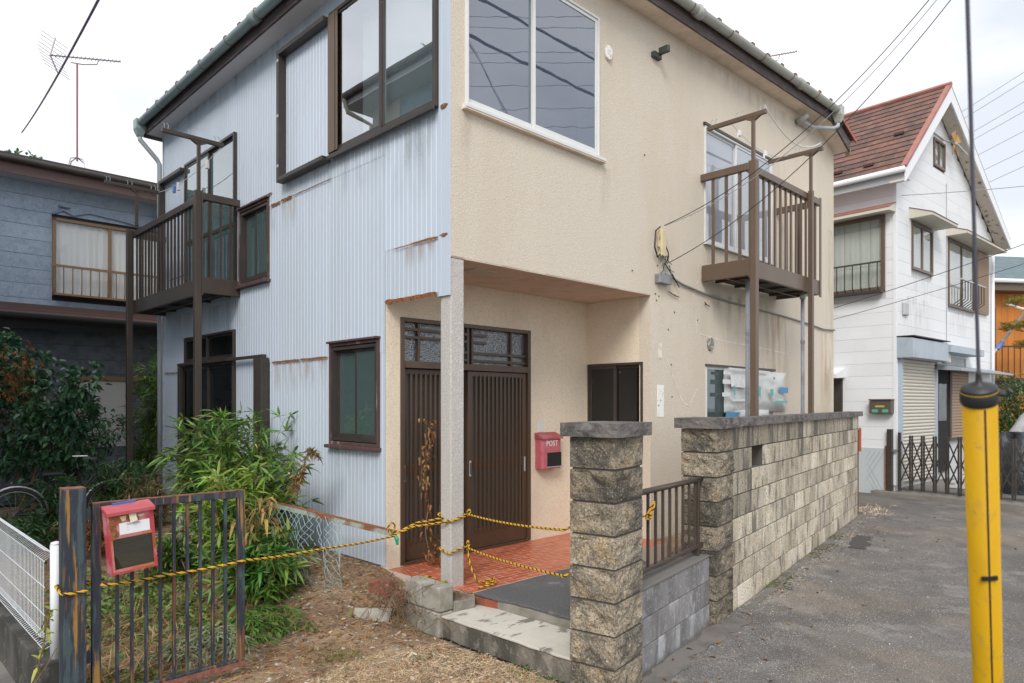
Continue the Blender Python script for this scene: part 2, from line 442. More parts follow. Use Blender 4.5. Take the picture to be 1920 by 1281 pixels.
lane_ribbon([(2.2,-.09),(4.0,-.06),(8.5,-.06)], .07, m_strip, 'cement_strip', lift=.004, seed=8)
# yard soil
m_soil = M('dry_soil', (.27,.175,.105), .97, var=[((.44,.33,.22),1.7,.49,.60,None,.7),((.15,.10,.065),6,.52,.62,None,.75),((.45,.40,.34),40,.60,.68,None,.7),((.12,.085,.055),25,.54,.64,None,.7)], bump=[(60,1.0,.016),(18,.7,.025)], world_co=True)
def yard_z(u, v):
    t = max(0, min(1, (v+.2)/1.3)); e = max(0, min(1, (u+1.5)/1.2))
    h = .015 + .25*(t*t*(3-2*t))*(e*e*(3-2*e))
    h += .05*max(0, min(1, (v-1)/4))
    h += .028*noise.noise(Vector((u*1.3, v*1.3, 3))) + .014*noise.noise(Vector((u*5, v*5, 9))) + .007*noise.noise(Vector((u*14, v*14, 1)))
    return h
grid_obj('yard_soil', m_soil, lambda u, v: (u < -.2 or v > .2 or False) and not (u > -.36 and v < .14), -2.62, .1, -2.4, 9.5, .05, yard_z, HF)
sb_ = MB().add([(-14,-3.5,-.006),(-2.6,-3.5,-.006),(-2.6,9.5,-.006),(-14,9.5,-.006)], [(0,1,2,3)])
struct(sb_, 'side_drive', M('side_drive_concrete', (.24,.23,.215), .9, var=[((.15,.14,.13),2,.45,.6)], bump=[(60,.5,.006)], world_co=True), HF)
# inner yard between the block wall and the house
ib = MB(); ib.poly([(1.7,-1.15,.0),(2.88,-.2,.0),(2.88,-.03,.0),(8.3,-.03,0),(8.3,-.3,0),(2.2,-1.33,0)], (0,0,.26))
struct(ib, 'inner_yard_soil', m_soil, HF)

# ================================================================== the house
house = thing('house', 'two-storey house, cream stucco and pale blue corrugated steel, roped off at its porch', 'house')
UE, VE = 8.164, 6.77
def s_b(u):
    return 5.93 + .032*u if u <= 7.46 else 6.169 - .38*(u-7.46)
def s_l(v):
    return 5.875 - .007*v
def wall(name, parent, xf, x0, x1, z0, z1, holes, th, mat, zmap=None, xcuts=()):
    xs = sorted({x0, x1, *xcuts, *[h[0] for h in holes], *[h[1] for h in holes]}); zs = sorted({z0, z1, *[h[2] for h in holes], *[h[3] for h in holes]})
    xs = [x for x in xs if x0 <= x <= x1]; zs = [z for z in zs if z0 <= z <= z1]
    solid = {}
    for i in range(len(xs)-1):
        for j in range(len(zs)-1):
            cx = (xs[i]+xs[i+1])/2; cz = (zs[j]+zs[j+1])/2
            solid[i, j] = not any(h[0] < cx < h[1] and h[2] < cz < h[3] for h in holes)
    mb = MB()
    for (i, j), s in solid.items():
        if not s: continue
        a, b, c, d = xs[i], xs[i+1], zs[j], zs[j+1]
        mb.add([(a,0,c),(b,0,c),(b,0,d),(a,0,d)], [(0,1,2,3)])
        mb.add([(a,-th,c),(b,-th,c),(b,-th,d),(a,-th,d)], [(3,2,1,0)])
        for di, dj, q in ((-1,0,[(a,0,c),(a,0,d),(a,-th,d),(a,-th,c)]), (1,0,[(b,0,c),(b,-th,c),(b,-th,d),(b,0,d)]),
                          (0,-1,[(a,0,c),(a,-th,c),(b,-th,c),(b,0,c)]), (0,1,[(a,0,d),(b,0,d),(b,-th,d),(a,-th,d)])):
            if not solid.get((i+di, j+dj), False): mb.add(q, [(0,1,2,3)])
    if zmap: mb.v = [(p[0], p[1], zmap(p)) for p in mb.v]
    # weld
    key = {}; nv = []; remap = []
    for p in mb.v:
        k = tuple(round(q, 5) for q in p)
        if k not in key: key[k] = len(nv); nv.append(p)
        remap.append(key[k])
    mb.v = nv; mb.f = [tuple(remap[i] for i in f) for f in mb.f]
    return part(mb, name, mat, parent, xf)

# window holes (x along wall, z)
H_B = [(-1.923,-.155,4.235,5.668), (-5.864,-4.021,3.75,5.18), (-5.95,-4.06,1.25,2.25)]
w_bu = wall('wall', house, XB, -UE, 0, 2.975, 6.0, H_B[:2], .15, m_stucco, lambda p: s_b(-p[0])+.02 if p[2] > 5.99 else p[2], [-7.46, -3, -2.87])
w_bl = wall('wall', house, XB, -UE, -2.87, .05, 2.975, [H_B[2]], .15, m_stucco)
H_E = [(.1,.89,1.2,2.24)]
w_end = wall('wall', house, XE, .15, .911, .05, 2.975, [(.15,.89,1.2,2.24)], .12, m_stucco_g)
H_D = [(-1.89,-.15,.27,2.575)]
w_door = wall('wall', house, XD, -2.87, -.004, .05, 2.975, H_D, .1, m_stucco_g)
# back and far end, plain
part(MB().box(UE-.15, UE, .151, VE, .05, 5.9), 'wall', m_stucco, house)
part(MB().box(.15, UE-.151, VE-.15, VE, .05, 5.88), 'wall', m_stucco, house)
# porch ceiling boards, with a patch where a lamp hung
for k in range(5):
    a = .006 + k*.572
    part(MB().box(a, a+.566, .0, .908, 2.972, 2.985), 'ceiling_board', m_porchceil, house)
part(MB().box(.0, 2.87, .152, .91, 2.99, 3.1), 'floor_beam', m_dark, house)
part(MB().box(.45, .72, .2, .42, 2.962, 2.9715), 'lamp_base', m_stucco, house)
# corner column of the porch
part(MB().box(.003, .149, .003, .139, .2, 2.97), 'column', m_column, house, bevel=.012)
part(MB().box(-.012, .16, .143, .16, 2.66, 2.70), 'flashing', m_pvc, house)
# dark room linings behind the glass
for q in ((.9,1.0,1.15,6.6,.3,5.8), (1.0,8.0,1.2,1.3,3.1,5.9), (3.2,8.0,1.2,1.3,.3,2.9)):
    part(MB().box(*q), 'inner_wall', m_room, house)
for z in (.3, 2.99):
    part(MB().box(.2, UE-.2, 1.0, VE-.2, z-.05, z), 'inner_floor', m_room, house)
part(MB().box(.16, UE-.16, .16, VE-.16, 5.78, 5.80), 'inner_ceiling', m_room, house)
part(MB().box(.03, UE-.03, .95, VE-.02, .02, .28), 'foundation', M('foundation_concrete', (.25,.24,.22), .9, var=[((.16,.15,.14),6,.4,.7)]), house)

# ---------------------------------------------------------------- pale blue corrugated cladding
H_L = [(.16,1.83,4.25,5.66), (4.14,5.80,3.2,5.13), (3.26,4.03,3.23,4.12), (1.04,1.86,1.38,2.35), (4.17,5.92,.3,2.69)]
PER = .0662
def sheet(v0, v1, z0, z1, out):
    """one corrugated sheet; ribs every PER, windows left open"""
    mb = MB(); k0 = round(v0/PER); k1 = round(v1/PER)
    prof = [(0,0),(.66,0),(.73,.0042),(.86,.0042),(.93,0),(1,0)]
    for k in range(k0, k1):
        a = k*PER; c = a+PER/2
        iv = [(z0, z1)]
        for h in H_L:
            if h[0] < c < h[1]:
                nv = []
                for p, q in iv:
                    if h[3] <= p or h[2] >= q: nv.append((p, q)); continue
                    if h[2] > p: nv.append((p, h[2]))
                    if h[3] < q: nv.append((h[3], q))
                iv = nv
        for p, q in iv:
            base = len(mb.v)
            for t, y in prof:
                mb.v += [(a+t*PER, out+y, p), (a+t*PER, out+y, q)]
            for i in range(len(prof)-1):
                b = base+2*i; mb.f.append((b, b+2, b+3, b+1))
    if not mb.v: return
    o = part(mb, 'corrugated_sheet', m_blue, house, XL)
    s = o.modifiers.new('thickness', 'SOLIDIFY'); s.thickness = .0025; s.offset = -1
    return o
cols = [.132, .911, 1.9, 3.2, 4.1, 5.0, 5.9, 6.77]
for i in range(len(cols)-1):
    a, b = cols[i], cols[i+1]
    if i == 0:
        sheet(a, b, 2.69, 3.165, .003); sheet(a, b, 3.16, 4.225, .006); sheet(a, b, 4.22, s_l(0)+.02, .009)
    else:
        sheet(a, b, .285 if i == 1 else .22, 2.245, .003 + .0005*(i%2)); sheet(a, b, 2.24, 4.045, .006 + .0005*(i%2)); sheet(a, b, 4.04, s_l(a)+.02, .009 + .0005*(i%2))
part(MB().box(-.002, .137, .001, .016, 2.66, s_l(0)+.02), 'corner_trim', m_blue, house, XL)
part(MB().box(.10, .128, .016, .022, 2.66, s_l(0)), 'corner_trim', m_blue, house, XL)
part(MB().box(6.77, 6.79, -.3, .02, .2, 5.83), 'corner_trim', m_blue, house, XL)
part(MB().box(.912, 6.76, -.14, -.002, .1, 5.83).box(.02, .911, -.14, -.002, 3.1, 5.83), 'sheathing', m_dark, house, XL) if False else None
# sheathing behind the steel, open at the windows
wall('wall', house, Matrix.Translation((0,0,0)) @ XL, .139, 6.76, 2.976, 5.85, [h for h in H_L if h[3] > 3], .14, m_room)
wall('wall', house, XL, 1.012, 6.76, .15, 2.974, [h for h in H_L if h[3] < 3], .14, m_room)
# rust along the laps
def rust_strip(pts, h, seed, down=.6):
    rr = random.Random(seed); mb = MB()
    for (a, b, z) in pts:
        n = max(3, int((b-a)/.018)); lo = []; hi = []
        for k in range(n+1):
            t = a + (b-a)*k/n; e = min(1, k/2, (n-k)/2)
            nz = noise.noise(Vector((t*9, z, seed)))
            hi.append((t, z + h*(.35+.25*nz)*e)); lo.append((t, z - h*down*(.8+.8*abs(nz)+.5*rr.random())*e))
        for k in range(n):
            q = [(lo[k][0], .0215, lo[k][1]), (lo[k+1][0], .0215, lo[k+1][1]), (hi[k+1][0], .0215, hi[k+1][1]), (hi[k][0], .0215, hi[k][1])]
            mb.add(q, [(0,1,2,3)])
    o = part(mb, 'rust_streak', m_rust, house, XL)
    s = o.modifiers.new('thickness', 'SOLIDIFY'); s.thickness = .004
rust_strip([(1.93,2.5,2.245),(2.5,3.16,2.243)], .018, 3)
rust_strip([(2.68,2.95,4.04),(2.95,3.2,4.035)], .024, 4); rust_strip([(1.85,2.68,4.038)], .005, 14)
rust_strip([(0.01,.12,3.165),(.14,.52,3.16)], .016, 5); rust_strip([(.5,.78,3.155)], .006, 15)
rust_strip([(.15,.91,2.695)], .032, 6)
rust_strip([(.01,.12,4.225)], .03, 7)
rust_strip([(6.0,6.7,2.22)], .012, 8); rust_strip([(5.75,6.5,3.6)], .012, 9)
rust_strip([(3.15,3.75,4.18)], .014, 10)

# ---------------------------------------------------------------- windows
def frame_mb(x0, x1, z0, z1, w, y0, y1, wb=None):
    wb = wb or w
    return MB().box(x0, x0+w, y0, y1, z0, z1).box(x1-w, x1, y0, y1, z0, z1).box(x0+w, x1-w, y0, y1, z1-w, z1).box(x0+w, x1-w, y0, y1, z0, z0+wb)
def window(xf, x0, x1, z0, z1, mat, gl, split=None, fw=.035, sw=.03, out=.02, dep=.08, sill=None, curtain=None, flip=False, midrail=None, name='window', parent=None, cmat=None):
    parent = parent or house
    w = part(frame_mb(x0, x1, z0, z1, fw, -dep, out), name, mat, parent, xf, bevel=.003)
    a, b = x0+fw+.001, x1-fw-.001; c, d = z0+fw+.001, z1-fw-.001
    mid = split if split else (a+b)/2
    for k, (p, q) in enumerate(((a, mid+sw*.5), (mid-sw*.5, b))):
        back = (k == 0) != flip
        y1 = out-.012-(.024 if back else 0); y0 = y1-.02
        s = part(frame_mb(p, q, c, d, sw, y0, y1, sw*1.5), 'sash', mat, w, xf, bevel=.002)
        part(MB().box(p+sw-.004, q-sw+.004, y0+.007, y0+.012, c+sw*1.4, d-sw+.004), 'pane', gl, w, xf)
        if midrail:
            part(MB().box(p+sw, q-sw, y0, y1, midrail, midrail+.05), 'mid_rail', mat, w, xf)
    if sill: part(MB().box(x0-sill[0], x1+sill[0], -.01, out+sill[1], z0-sill[2], z0-.001), 'sill', sill[3] if len(sill) > 3 else mat, w, xf, bevel=.003)
    if curtain:
        part(pleats(x0+fw, x1-fw, z0+fw, z1-fw, -dep-.06, .012), 'curtain', cmat or m_curtain, w, xf, smooth=True)
    return w
def pleats(x0, x1, z0, z1, y, amp, seed=1):
    mb = MB(); n = max(12, int((x1-x0)/.02)); rr = random.Random(seed)
    ph = rr.random()*6
    for k in range(n+1):
        x = x0+(x1-x0)*k/n; yy = y+amp*(math.sin(x*62+ph)+.6*math.sin(x*27+2*ph))
        mb.v += [(x, yy, z0), (x, yy*1.0+amp*.3*math.sin(x*40), z1)]
    for k in range(n): mb.f.append((2*k, 2*k+2, 2*k+3, 2*k+1))
    return mb
def shutter_box(x0, x1, z0, z1, depth, open_bottom=False):
    """storm-shutter pocket: brown frame round a recessed corrugated face"""
    o = part(MB().box(x0, x1, .022, depth, z1-.05, z1).box(x1-.055, x1, .022, depth, z0, z1-.051), 'shutter_pocket', m_dbrown, house, XL, bevel=.004)
    if not open_bottom: part(MB().box(x0, x1-.056, .022, depth+.01, z0, z0+.045), 'bottom_rail', m_dbrown, o, XL, bevel=.004)
    for t in (.12, .5, .92):
        z = z0+(z1-z0)*t
        part(MB().box(x1-.06, x1-.045+.02, depth, depth+.006, z-.015, z+.015), 'bracket', m_pvc, o, XL)
    return o
# upper window on the blue wall, mirror bright, with its shutter pocket
window(XL, .135, 1.84, 4.235, 5.675, m_dbrown, g_mirror, split=.955, out=.06, sw=.028, curtain=None)
part(MB().box(.13, 1.85, .061, .085, 4.2, 4.24), 'window_ledge', m_dbrown, house, XL, bevel=.003)
part(MB().box(1.66, 1.835, .062, .07, 4.27, 5.64).box(1.70, 1.72, .07, .078, 4.27, 5.64), 'shutter_track', m_brown, house, XL)
part(MB().box(.2, 1.5, -.13, -.125, 4.28, 5.6), 'blind', m_blind, house, XL)
shutter_box(1.86, 2.875, 4.205, 5.65, .11)
# balcony doors on the blue wall
window(XL, 4.13, 5.82, 3.19, 5.14, m_dbrown, g_sky, split=4.98, out=.05, midrail=4.0, curtain=True, cmat=m_green_c)
shutter_box(5.83, 6.74, 3.25, 5.1, .10)
# small upper window, peeling maroon frame
def wood_window(x0, x1, z0, z1):
    w = part(frame_mb(x0, x1, z0, z1, .030, -.05, .03), 'window', m_maroon, house, XL, bevel=.003)
    part(MB().box(x0-.02, x1+.02, .0, .075, z0-.035, z0-.001), 'sill', m_maroon, w, XL, bevel=.004)
    part(MB().box(x0-.012, x1+.012, .0, .055, z1+.001, z1+.022), 'drip_cap', m_maroon, w, XL, bevel=.003)
    a, b, c, d = x0+.039, x1-.039, z0+.039, z1-.039
    part(frame_mb(a, b, c, d, .03, -.05, .018), 'inner_frame', m_dbrown, w, XL)
    mid = (a+b)/2
    for k, (p, q) in enumerate(((a+.031, mid+.016), (mid-.016, b-.031))):
        y = -.012 - .022*k
        part(frame_mb(p, q, c+.031, d-.031, .026, y-.02, y, .04), 'sash', m_dbrown, w, XL)
        part(MB().box(p+.024, q-.024, y-.013, y-.008, c+.068, d-.055), 'pane', g_frost_g, w, XL)
    part(MB().box(a, b, -.16, -.155, c, d), 'blind', m_green_c, w, XL)
g_frost_g = glass('green_frosted_glass', .13, (.5,.58,.56), rough=.03, body=(.10,.155,.15), bodyfac=.6, bump=.03, bscale=4)
wood_window(3.235, 4.05, 3.205, 4.14)
wood_window(1.01, 1.885, 1.365, 2.37)
# ground-floor garden door with transom and shutter pocket
w = window(XL, 4.165, 5.925, .3, 2.3, m_dbrown, g_dark, split=5.0, out=.05, midrail=.9)
part(MB().box(5.2, 5.8, -.12, -.115, .4, 2.2), 'blind', m_blind, w, XL)
w = window(XL, 4.165, 5.84, 2.325, 2.695, m_dbrown, g_dark, split=5.05, out=.045, fw=.03, sw=.025)
part(MB().box(3.23, 5.94, .052, .10, 2.3, 2.335), 'shutter_rail', m_dbrown, house, XL, bevel=.003)
part(MB().box(3.23, 3.43, .022, .12, .3, 2.299), 'shutter_pocket', m_dbrown, house, XL, bevel=.004); part(MB().box(5.85, 5.93, .052, .1, .3, 2.298), 'shutter_pocket', m_dbrown, house, XL, bevel=.004)
# upper corner window on the stucco wall, white aluminium
w = window(XB, -1.925, -.152, 4.262, 5.67, m_white_al, g_blue, split=-.98, out=.03, sw=.032, fw=.022, flip=True)
part(MB().box(-2.0, -.12, -.01, .06, 4.225, 4.258), 'sill', m_white_al, w, XB, bevel=.004)
part(MB().box(-2.005, -.115, -.01, .055, 4.214, 4.222), 'sill_flashing', m_soffit, w, XB)
part(MB().box(-1.93, -1.78, -.14, -.135, 4.28, 5.65), 'curtain', m_soffit, w, XB)
# balcony window on the stucco wall
w = window(XB, -5.864, -4.02, 3.745, 5.185, m_white_al, glass('pale_glass', .17, (.8,.85,.9), body=(.5,.53,.58), bodyfac=.6), split=-4.83, out=.02, sw=.03, fw=.025, flip=True)
part(MB().box(-5.9, -4.0, -.01, .03, 5.187, 5.22), 'head_flashing', m_dbrown, w, XB)
part(MB().box(-5.9, -4.0, -.01, .045, 3.725, 3.744), 'sill', m_white_al, w, XB)
# papered window on the ground floor
w = window(XB, -5.95, -4.06, 1.25, 2.25, m_white_al, g_frost_g, split=-5.0, out=.005, sw=.03, fw=.02)
part(MB().box(-5.97, -4.05, -.01, .02, 2.232, 2.26), 'head_flashing', m_dbrown, w, XB)
part(MB().box(-5.9, -4.1, -.16, -.155, 1.27, 2.2), 'blind', M('teal_screen', (.03,.07,.075), .9), w, XB)
m_paper = M('plastic_bag_paper', (.66,.67,.66), .6, var=[((.5,.55,.54),5,.45,.65,None,.6),((.75,.75,.74),13,.5,.65)], bump=[(12,.6,.01)])
m_bluepaper = M('blue_print', (.08,.25,.42), .6)
m_teal = M('teal_print', (.12,.40,.38), .6)
pr = random.Random(4)
def sheet_paper(x0, x1, z0, z1, y, mat, tilt=0, curl=.01, name='paper_sheet'):
    mb = MB(); n = 6; cx, cz = (x0+x1)/2, (z0+z1)/2
    for j in range(n+1):
        for i in range(n+1):
            x = x0+(x1-x0)*i/n-cx; z = z0+(z1-z0)*j/n-cz
            yy = y + curl*noise.noise(Vector((x*9, z*9, x0*3))) + curl*.5
            mb.v.append((cx+x*math.cos(tilt)-z*math.sin(tilt), yy, cz+x*math.sin(tilt)+z*math.cos(tilt)))
    for j in range(n):
        for i in range(n):
            a = j*(n+1)+i; mb.f.append((a, a+1, a+n+2, a+n+1))
    return part(mb, name, mat, w, XB, smooth=True)
m_wrap = M('clear_wrap', (.70,.72,.72), .35, var=[((.55,.60,.60),4,.45,.6,None,.6)], bump=[(9,.8,.02),(25,.5,.008)], trans=.2)
def bundle(x0, x1, z0, z1, d, seed):
    mb = MB(); nx, nz_ = 30, 14
    for j in range(nz_+1):
        for i in range(nx+1):
            s_, t_ = i/nx, j/nz_; x = x0+(x1-x0)*s_; z = z0+(z1-z0)*t_
            ed = min(1, 5*min(s_, 1-s_), 5*min(t_, 1-t_))
            droop_ = .10*math.sin(s_*3.3)*(1-t_) if s_ < .75 else .10*math.sin(s_*3.3)*(1-t_)
            y = .024 + ed*(.03+d*max(0, 1-s_*2.2) + .022*noise.noise(Vector((x*5, z*7, seed)))+.012*noise.noise(Vector((x*16, z*14, seed))))
            mb.v.append((x+.02*noise.noise(Vector((z*6, seed, 0)))*(1 if s_ in (0,1) else .3), y, z+.03*noise.noise(Vector((x*5, seed, 3)))*(1 if t_ in (0,1) else .3)))
    for j in range(nz_):
        for i in range(nx):
            q = j*(nx+1)+i; mb.f.append((q, q+1, q+nx+2, q+nx+1))
    part(mb, 'plastic_wrap', m_wrap, w, XB, smooth=True)
bundle(-6.28, -4.47, 1.66, 2.215, .10, 2)
bundle(-5.75, -4.72, 1.40, 1.70, .02, 7)
for (a, b, c, d, y, mt, tl) in ((-4.95,-4.5,1.42,1.66,.03,m_bluepaper,.05),(-4.95,-4.55,1.98,2.14,.075,m_paper,.02),(-5.3,-5.0,1.80,1.99,.085,m_paper,-.03)):
    sheet_paper(a, b, c, d, y, mt, tl)
for (a, b, c, d, tl) in ((-4.56,-4.37,2.14,2.18,0),(-4.56,-4.35,2.02,2.075,0),(-4.56,-4.34,1.86,1.91,0),(-4.9,-4.8,1.5,1.68,.3),(-5.6,-4.5,2.195,2.225,.01),(-5.3,-4.6,1.80,1.83,.0)):
    sheet_paper(a, b, c, d, .07, m_paper, tl, .004, 'adhesive_tape')
for (a, b, c, d, mt) in ((-6.12,-5.85,1.92,2.0,m_bluepaper),(-6.1,-5.7,1.78,1.81,m_teal),(-5.65,-5.55,1.88,1.97,m_teal),(-4.64,-4.60,1.88,2.0,m_teal),(-5.35,-5.28,1.86,2.0,m_teal),(-5.7,-5.64,2.1,2.14,m_teal)):
    sheet_paper(a, b, c, d, .092 if a > -5.6 else .13, mt, 0, .002, 'printed_mark')
# dark window at the end of the porch
window(XE, .1, .89, 1.2, 2.24, m_dbrown, g_dark, out=.012, fw=.03, sw=.03, curtain=None)

# ---------------------------------------------------------------- entrance: sliding lattice doors under a transom
ent = part(MB().box(-1.89,-1.845,-.09,.012,.27,2.575).box(-.195,-.15,-.09,.012,.27,2.575).box(-1.845,-.195,-.09,.012,2.535,2.575).box(-1.845,-.195,-.09,.02,2.105,2.17).box(-1.845,-.195,-.09,.012,.262,.285), 'entrance_frame', m_doorbrown, house, XD, bevel=.003)
slat_me = MB().box(-.0105,.0105,-.012,.012,0,1).mesh('door_slat', m_doorbrown)
def door_leaf(x0, x1, y):
    z0, z1 = .288, 2.10
    d = part(MB().box(x0,x0+.06,y-.03,y,z0,z1).box(x1-.06,x1,y-.03,y,z0,z1).box(x0+.06,x1-.06,y-.03,y,z1-.055,z1).box(x0+.06,x1-.06,y-.03,y,z0,z0+.2), 'sliding_door', m_doorbrown, house, XD, bevel=.003)
    part(MB().box(x0+.06,x1-.06,y-.026,y-.02,z0+.2,z1-.055), 'pane', g_frost, d, XD)
    part(MB().box(x0+.06,x1-.06,y-.019,y-.006,1.10,1.19), 'mid_rail', m_doorbrown, d, XD)
    n = 12
    for k in range(n):
        x = x0+.06+(x1-x0-.12)*(k+.75)/(n+.5)
        inst(slat_me, 'slat', d, (x, y+.0, z0+.16), 0, XD, (1,1,z1-z0-.20))
    hx = x1-.03
    part(MB().box(hx-.012,hx+.012,y,y+.007,1.03,1.19), 'handle', m_pvc, d, XD, bevel=.004)
    part(MB().box(hx-.006,hx+.006,y+.007,y+.009,1.05,1.17), 'handle_recess', m_dark, d, XD)
    return d
door_leaf(-1.84, -.99, -.012); d2 = door_leaf(-1.045, -.2, -.05)
part(MB().box(-1.82,-1.80,-.011,-.003,1.03,1.19), 'handle', m_pvc, house, XD, bevel=.004)
tr_ = part(MB().box(-1.845,-.195,-.06,-.052,2.17,2.535), 'transom_pane', g_rain, house, XD)
def bar(x0, x1, z0, z1): part(MB().box(x0,x1,-.05,-.02,z0,z1), 'lattice_bar', m_doorbrown, tr_, XD)
for x in (-.38, -1.0, -1.06, -1.62): bar(x-.013, x+.013, 2.171, 2.534)
for a, b in ((-.366,-.196), (-.986,-.394), (-1.26,-1.074)):
    bar(a, b, 2.46, 2.485); bar(a, b, 2.385, 2.41)
for a, b in ((-1.606,-1.074), (-1.844,-1.634), (-.986,-.80)):
    bar(a, b, 2.275, 2.30); bar(a, b, 2.20, 2.225)

# porch floor of red brick-format tiles
m_tile = M('red_porch_tile', (.47,.12,.055), .38, var=[((.36,.085,.04),8,.48,.62,None,.5),((.56,.24,.15),3,.53,.65,None,.5)], rnd=.14, bump=[(60,.15,.003)])
m_grout = M('tile_grout', (.58,.48,.42), .9)
fl = part(MB().box(.002,2.868,-.22,.905,.05,.258), 'porch_floor', m_grout, house)
rows = 18; rh = 1.125/rows
tile_me = MB().box(-.1088,.1088,-rh/2+.004,rh/2-.004,0,.004).mesh('tile', m_tile)
for j in range(rows):
    y = -.22 + rh*(j+.5); x = .002 + (.115 if j % 2 else 0)
    k = 0
    while x < 2.87-.01 and k < 16:
        x1 = min(x+.227, 2.868)
        if j % 2 and k == 0:
            inst(tile_me, 'tile', fl, (.0585, y, .2555), 0, None, (.5,1,1)); 
        wd = (x1-x)/.227
        inst(tile_me, 'tile', fl, ((x+x1)/2, y, .2555+.0006*rng.random()), 0, None, (wd*.99,1,1))
        x += .227; k += 1

# ---------------------------------------------------------------- eaves, gutters, roof
def along_b(n, u0, u1): return [u0+(u1-u0)*k/n for k in range(n+1)]
mb = MB()
us = [-.25, 7.46, 8.20]
for a, b in zip(us[:-1], us[1:]):
    za, zb = s_b(max(a,0)), s_b(b)
    mb.poly([(a,-.22,za),(b,-.22,zb),(b,.03,zb),(a,.03,za)], (0,0,.015))
part(mb, 'soffit', m_soffit, house)
mb = MB()
for a, b in zip(us[:-1], us[1:]):
    za, zb = s_b(max(a,0)), s_b(b)
    mb.poly([(a,-.222,za-.02),(b,-.222,zb-.02),(b,-.222,zb+.15),(a,-.222,za+.15)], (0,-.025,0))
part(mb, 'fascia', m_fascia, house)
part(MB().poly([(-.22,-.22,s_l(0)),(.02,-.22,s_l(0)),(.02,6.9,s_l(6.9)),(-.22,6.9,s_l(6.9))], (0,0,.015)), 'soffit', M('soffit_grey', (.80,.77,.78), .8), house)
part(MB().poly([(-.222,-.24,s_l(0)-.02),(-.222,6.92,s_l(6.9)-.02),(-.222,6.92,s_l(6.9)+.14),(-.222,-.24,s_l(0)+.14)], (-.025,0,0)), 'fascia', m_fascia, house)
part(MB().box(-.245, .3, 6.9, 6.93, s_l(6.9)-.05, s_l(6.9)+.1), 'barge_end', m_fascia, house)
def gutter(a, b, rad, nrm, mat, name='gutter'):
    prof = []; nrm = Vector(nrm)
    for k in range(13):
        t = math.pi*k/12; prof.append(nrm*(-math.cos(t)*rad) + Vector((0,0,-math.sin(t)*rad)))
    for k in range(12, -1, -1):
        t = math.pi*k/12; prof.append(nrm*(-math.cos(t)*(rad-.006)) + Vector((0,0,-math.sin(t)*(rad-.006))))
    o = part(MB().sweep(prof, a, b), name, mat, house, smooth=False)
    return o
gb_ = gutter((-.3,-.315,s_b(0)+.16), (7.44,-.315,s_b(7.44)+.15), .062, (0,-1,0), m_gutter)
gl_ = gutter((-.315,-.3,s_l(0)+.14), (-.315,6.84,s_l(6.9)+.13), .062, (-1,0,0), m_gutter_b)
def ring(c, ax, rad, parent, mat):
    mb = MB(); pts = []
    for k in range(13):
        t = math.pi*k/12
        pts.append(Vector(c) + Vector(ax)*(-math.cos(t)*rad) + Vector((0,0,-math.sin(t)*rad)))
    mb.tube(pts, .006, 5); part(mb, 'gutter_band', mat, parent)
m_band = M('rusty_gutter_bracket', (.16,.10,.07), .7)
for k in range(9):
    u = .6+k*.86; ring((u,-.315,s_b(u)+.155), (0,-1,0), .066, gb_, m_band)
    v = .5+k*.78; ring((-.315,v,s_l(v)+.135), (-1,0,0), .066, gl_, m_band)
for u in (3.35, 6.1): part(MB().tube([(u-.06,-.315,s_b(u)+.145),(u+.06,-.315,s_b(u)+.145)], .069, 16), 'gutter_joint', m_gutter, gb_, smooth=True)
part(MB().tube([(-.315,2.9,s_l(3)+.125),(-.315,3.02,s_l(3)+.125)], .069, 16), 'gutter_joint', m_gutter_b, gl_, smooth=True)
# rain heads and downpipes
def rain_head(c, mat):
    x, y, z = c
    mb = MB().poly([(x-.07,y-.07,z-.06),(x+.07,y-.07,z-.06),(x+.07,y+.07,z-.06),(x-.07,y+.07,z-.06)], (0,0,.15))
    mb.add([(x-.07,y-.07,z-.061),(x+.07,y-.07,z-.061),(x+.07,y+.07,z-.061),(x-.07,y+.07,z-.061),(x-.035,y-.035,z-.16),(x+.035,y-.035,z-.16),(x+.035,y+.035,z-.16),(x-.035,y+.035,z-.16)],
           [(0,1,5,4),(1,2,6,5),(2,3,7,6),(3,0,4,7),(4,5,6,7),(3,2,1,0)])
    return part(mb, 'rain_head', mat, house, bevel=.006)
rain_head((7.5,-.315,s_b(7.46)+.11), m_gutter)
z = s_b(7.46)
part(MB().tube([(7.5,-.315,z-.04),(7.5,-.31,z-.10),(7.46,-.25,z-.13),(7.1,-.09,z-.165),(6.75,-.07,z-.18)], .030, 10), 'downpipe', m_pvc, house, smooth=True)
part(MB().tube([(6.72,-.16,z-.10),(6.68,-.02,z-.20)], .047, 12), 'pipe_end', m_gutter, house, smooth=True)
rain_head((-.315,6.86,s_l(6.9)+.08), m_gutter_b)
zl = s_l(6.9)
part(MB().tube([(-.315,6.86,zl-.06),(-.31,6.86,zl-.12),(-.08,6.85,zl-.36),(-.04,6.85,zl-.43),(-.04,6.85,3.0),(-.04,6.85,.2)], .034, 10), 'downpipe', m_pvc, house, smooth=True)
# gutter of the far eave, seen end on
part(MB().tube([(8.24,-.2,s_b(8.2)+.02),(8.42,-.13,s_b(8.2)+.02)], .04, 10), 'gutter_end', M('stained_gutter_end', (.34,.27,.13), .5), house, smooth=True)
